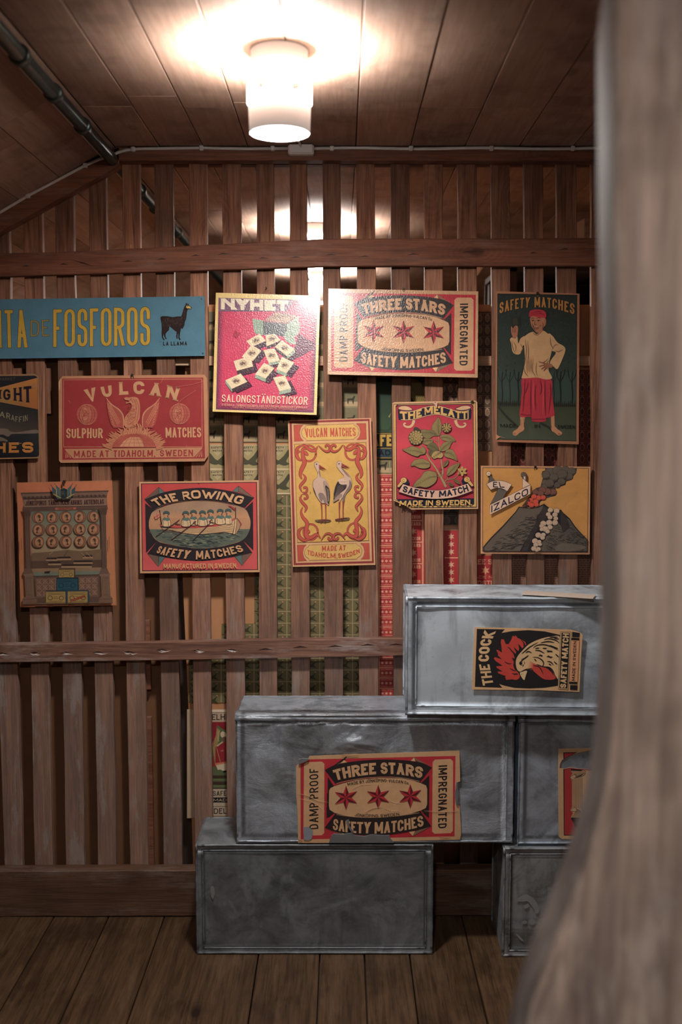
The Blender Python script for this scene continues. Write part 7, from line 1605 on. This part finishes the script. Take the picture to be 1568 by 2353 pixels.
def green(p, x0, y0, x1, y1):
    p.grad([(x0, y0), (x1, y0), (x1, 993), (x0, 993)], [(20, 30, 26), (20, 30, 26), (48, 70, 46), (48, 70, 46)])
    p.lines([[(868, 960), (885, 945), (905, 955)], [(866, 985), (890, 990), (905, 975)], [(876, 920), (890, 940), (900, 930)]], 5, (38, 56, 40), True, LENS)
    p.poly(cr([(940, 870), (968, 880), (985, 925), (975, 945), (950, 920), (938, 890)], True, 4), (120, 98, 38)); p.lines([[(942 + k * 4, 872), (958 + k * 4, 920)] for k in range(8)], 1.2, (70, 56, 30)); p.poly([(893, 957), (900, 948), (903, 944), (898, 952), (895, 960)], (150, 120, 60))
    p.rect(x0, 995, x1, 1055, (22, 26, 26)); p.rect(x0, 995, x1, 997, (140, 112, 46)); p.text('SAFETY', [(834, 1026), (940, 1025)], [(834, 999), (940, 998)], (168, 132, 50), pen=.3, gap=.3); p.rect(x0, 1029, x1, 1031, (140, 112, 46)); p.rect(x0, 1032, x1, 1050, (38, 60, 70)); p.text('MADE IN', [(852, 1047), (935, 1047)], [(852, 1034), (935, 1034)], (18, 20, 24), pen=.22, gap=.6); p.rect(x0, 1051, x1, 1053, (140, 112, 46))
sheet(864, 868, 988, 1056, (30, 40, 34), 'dark green poster with yellow lettering glimpsed behind the slats left of the branch poster', green, G, Y=3.047)
sheet(862, 1058, 930, 1088, (150, 130, 98), 'small cream horse label strip behind the slats under the green poster', lambda p, a, b, c, d: horses(p, a, b, c, d, 30, 34), G, Y=3.047)
sheet(866, 1089, 906, 1606, (196, 140, 104), 'narrow red and cream strip of tiny stars right of the stork poster', red_small, G, Y=3.047)
sheet(938, 1148, 982, 1606, (192, 136, 102), 'red label strip with stars and lettering below the branch poster', red_text, G)
sheet(1014, 1040, 1066, 1206, (70, 56, 46), 'dark strip of ornamental labels behind the branch poster', portraits((50, 42, 36), (76, 62, 50), (88, 72, 56), 26, 28), G)
sheet(1014, 1209, 1064, 1606, (160, 118, 88), 'red label strip with upright rows of cream stars above the rooster crate', red_vert, G)
sheet(1066, 1277, 1176, 1606, (160, 60, 56), 'red label strip with one large star under the volcano poster', red_big, G, Y=3.046)
sheet(1010, 716, 1150, 1036, (96, 74, 60), 'brown strip of small portrait labels between two upper right posters', portraits((72, 54, 44), (112, 86, 66), (140, 110, 86), 17, 27), G)
sheet(1160, 850, 1470, 1270, (110, 60, 48), 'reddish brown sheet of portrait labels behind the red sarong poster', portraits((92, 38, 32), (70, 40, 32), (140, 80, 64), 17, 27), G)
sheet(1152, 1274, 1470, 1606, (134, 98, 80), 'grey-brown sheet of small text labels right of the red strips', textrows, G)
def palace(p, x0, y0, x1, y1):
    q = lambda x, y: (420 + x * 140 / 969, 1580 + y * 140 / 969)
    P_ = lambda L: [q(*v) for v in L]
    p.poly(P_([(300, 350), (900, 350), (905, 390), (300, 392)]), (206, 184, 160)); p.line(P_([(300, 397), (900, 397)]), .9, (54, 40, 38))
    p.text('DELHI', P_([(385, 518), (700, 512)]), P_([(385, 425), (700, 420)]), (34, 28, 32), pen=.15, gap=1)
    p.poly(P_([(300, 545), (1000, 545), (1000, 1600), (300, 1600)]), (84, 96, 62))
    RE = (140, 28, 38)
    p.poly(P_([(300, 545), (1000, 545), (1000, 720), (760, 700), (640, 660), (560, 600), (540, 630), (530, 760), (480, 900), (470, 1000), (520, 1260), (300, 1260)]), RE)
    p.poly(P_([(470, 900), (530, 760), (545, 640), (600, 680), (560, 900), (520, 960), (520, 1250)]), (150, 118, 68))
    p.lines([P_([(x, 560), (x - 10, 760), (x - 40, 950)]) for x in (480, 500, 520)] + [P_([(560 + k * 30, 550), (600 + k * 30, 620), (700 + k * 20, 680 - k * 10)]) for k in range(5)], .9, (90, 16, 28), True)
    p.lines([P_([(560, 690), (560, 860)]), P_([(575, 690), (575, 860)])], .8, (176, 170, 130))
    p.blob(P_([(600, 730), (640, 695), (700, 740), (690, 790), (620, 790)]), (190, 170, 140), 4); p.blob(P_([(640, 790), (700, 790), (700, 890), (650, 890)]), (110, 70, 50), 4)
    p.poly(P_([(560, 920), (640, 860), (720, 900), (730, 1180), (600, 1190), (520, 1200), (525, 960)]), RE); p.line(P_([(545, 930), (640, 860)]), 3, (186, 170, 130)); p.line(P_([(540, 960), (600, 1180)]), 1.2, (180, 140, 80)); p.blob(P_([(600, 1000), (640, 985), (650, 1010), (615, 1020)]), (150, 96, 64), 3)
    p.poly(P_([(520, 1200), (720, 1170), (720, 1200), (525, 1235)]), (190, 110, 70)); p.poly(P_([(530, 1235), (700, 1200), (700, 1320), (640, 1325), (600, 1300), (560, 1310)]), (196, 176, 146)); p.poly(P_([(635, 1325), (720, 1310), (720, 1345), (650, 1350)]), (30, 24, 24))
    for k in range(3): p.rect(*q(300, 1395 + k * 100), *q(1000, 1440 + k * 100), (66, 46, 34)); p.lines([P_([(300 + i * 40, 1475 + k * 100), (320 + i * 40, 1455 + k * 100), (340 + i * 40, 1475 + k * 100)]) for i in range(17)], .8, (138, 146, 84))
    p.poly(P_([(300, 1610), (1000, 1610), (1000, 2040), (300, 2040)]), (182, 160, 136))
    p.text('SAFETY', P_([(482, 1722), (810, 1716)]), P_([(480, 1642), (810, 1636)]), (34, 28, 32), pen=.15, gap=.9); p.rect(*q(300, 1745), *q(1000, 1825), (30, 26, 30)); p.text('MADE IN', P_([(488, 1808), (860, 1806)]), P_([(488, 1765), (860, 1763)]), (182, 162, 136), pen=.2, gap=.9)
    p.line(P_([(300, 1890), (1000, 1888)]), .9, (60, 44, 40)); p.text('DELHI', P_([(498, 2004), (810, 2000)]), P_([(496, 1918), (808, 1914)]), (34, 28, 32), pen=.15, gap=1)
sheet(430, 1630, 600, 1880, (176, 150, 122), 'poster of a turbaned man in red robe glimpsed left of the dented crate', palace, G, Y=3.047, gain=1.5)

# ================================================================== wear marks on the rails
rails = [o for o in wall.children if o.name.startswith('rail')]
def marks(rail, Y, spec, name):
    p = Print(0, 0, 1.0, onY(700, 1000, Y), 0, 0, 1.5)
    for pts, w_, c in spec: p.lines(pts, w_, c, False, LENS)
    o = p.build(name, rail, M['print']); o.location = p.loc - rail.location - wall.location; o['kind'] = 'stuff'; return o
A_ = []; B_ = []; C_ = []
for x, y in ((4, 1504), (80, 1503), (152, 1503), (226, 1502), (296, 1501), (372, 1496), (455, 1497), (532, 1496)):
    for k in range(3): a0 = x + R.uniform(-14, 0); A_.append([(a0, y + R.uniform(-3, 2)), (a0 + 9, y + R.uniform(-1, 3)), (a0 + R.uniform(14, 26), y + R.uniform(-3, 2))])
    B_.append([(x - 14, y - 2), (x, y - 3.5), (x + 14, y - 1)])
for x, y in ((610, 1494), (690, 1489), (770, 1487), (845, 1484), (910, 1483)): B_ += [[(x - 18, y), (x, y - 3), (x + 18, y - 1)], [(x - 10, y + 5), (x + 10, y + 4)]]
lr = [o for o in rails if abs(o.location.y + WY - 2.972) < 1e-4][0]; ur = [o for o in rails if abs(o.location.y + WY - 2.975) < 1e-4][0]
marks(lr, 2.9715, [(B_, 3.4, (46, 26, 22)), (A_, 2.4, (196, 182, 174))], 'chipped_marks')
for x, y in ((60, 612), (145, 608), (295, 601), (372, 596), (450, 588), (512, 584), (603, 594), (680, 592), (760, 586), (840, 590), (950, 585), (1075, 580), (1225, 582), (1300, 573)): C_ += [[(x - R.uniform(8, 18), y + 1), (x, y - 1.5), (x + R.uniform(8, 18), y)], [(x - 5, y + 3), (x + 12, y + 2)]]
C_ += [[(172 + 22 * math.cos(a), 608 + 12 * math.sin(a)), (172 + 24 * math.cos(a + .9), 608 + 13 * math.sin(a + .9))] for a in (0, 1, 2, 3, 4, 5)] + [[(160, 596), (190, 604), (215, 612)], [(165, 606), (195, 612)]]
marks(ur, 2.9745, [(C_, 3, (48, 24, 18))], 'split_marks')

def smear(parent, Y, polys, c, gain=1.6):
    p = Print(0, 0, 1.0, onY(1200, 2080, Y), 0, 0, gain)
    p.polys([cr(q, True, 5) for q in polys], c)
    o = p.build('white_smear', parent, M['print']); o.location = p.loc - parent.location; o['kind'] = 'stuff'; return o
smear(crE, yE + .0005, [[(1188, 2070), (1196, 2060), (1210, 2055), (1226, 2064), (1236, 2078), (1240, 2095), (1232, 2100), (1228, 2090), (1214, 2072), (1202, 2072)], [(1204, 2082), (1214, 2076), (1216, 2084), (1208, 2088)], [(1200, 2118), (1208, 2115), (1212, 2120), (1204, 2124)], [(1216, 2114), (1226, 2112), (1232, 2120), (1224, 2126), (1216, 2122)], [(1186, 2146), (1194, 2150), (1204, 2162), (1196, 2160)]], (120, 122, 124))
smear(crA, yA + .0006, [[(484, 2040), (490, 2036), (494, 2050), (490, 2066), (485, 2058)]], (110, 112, 112))
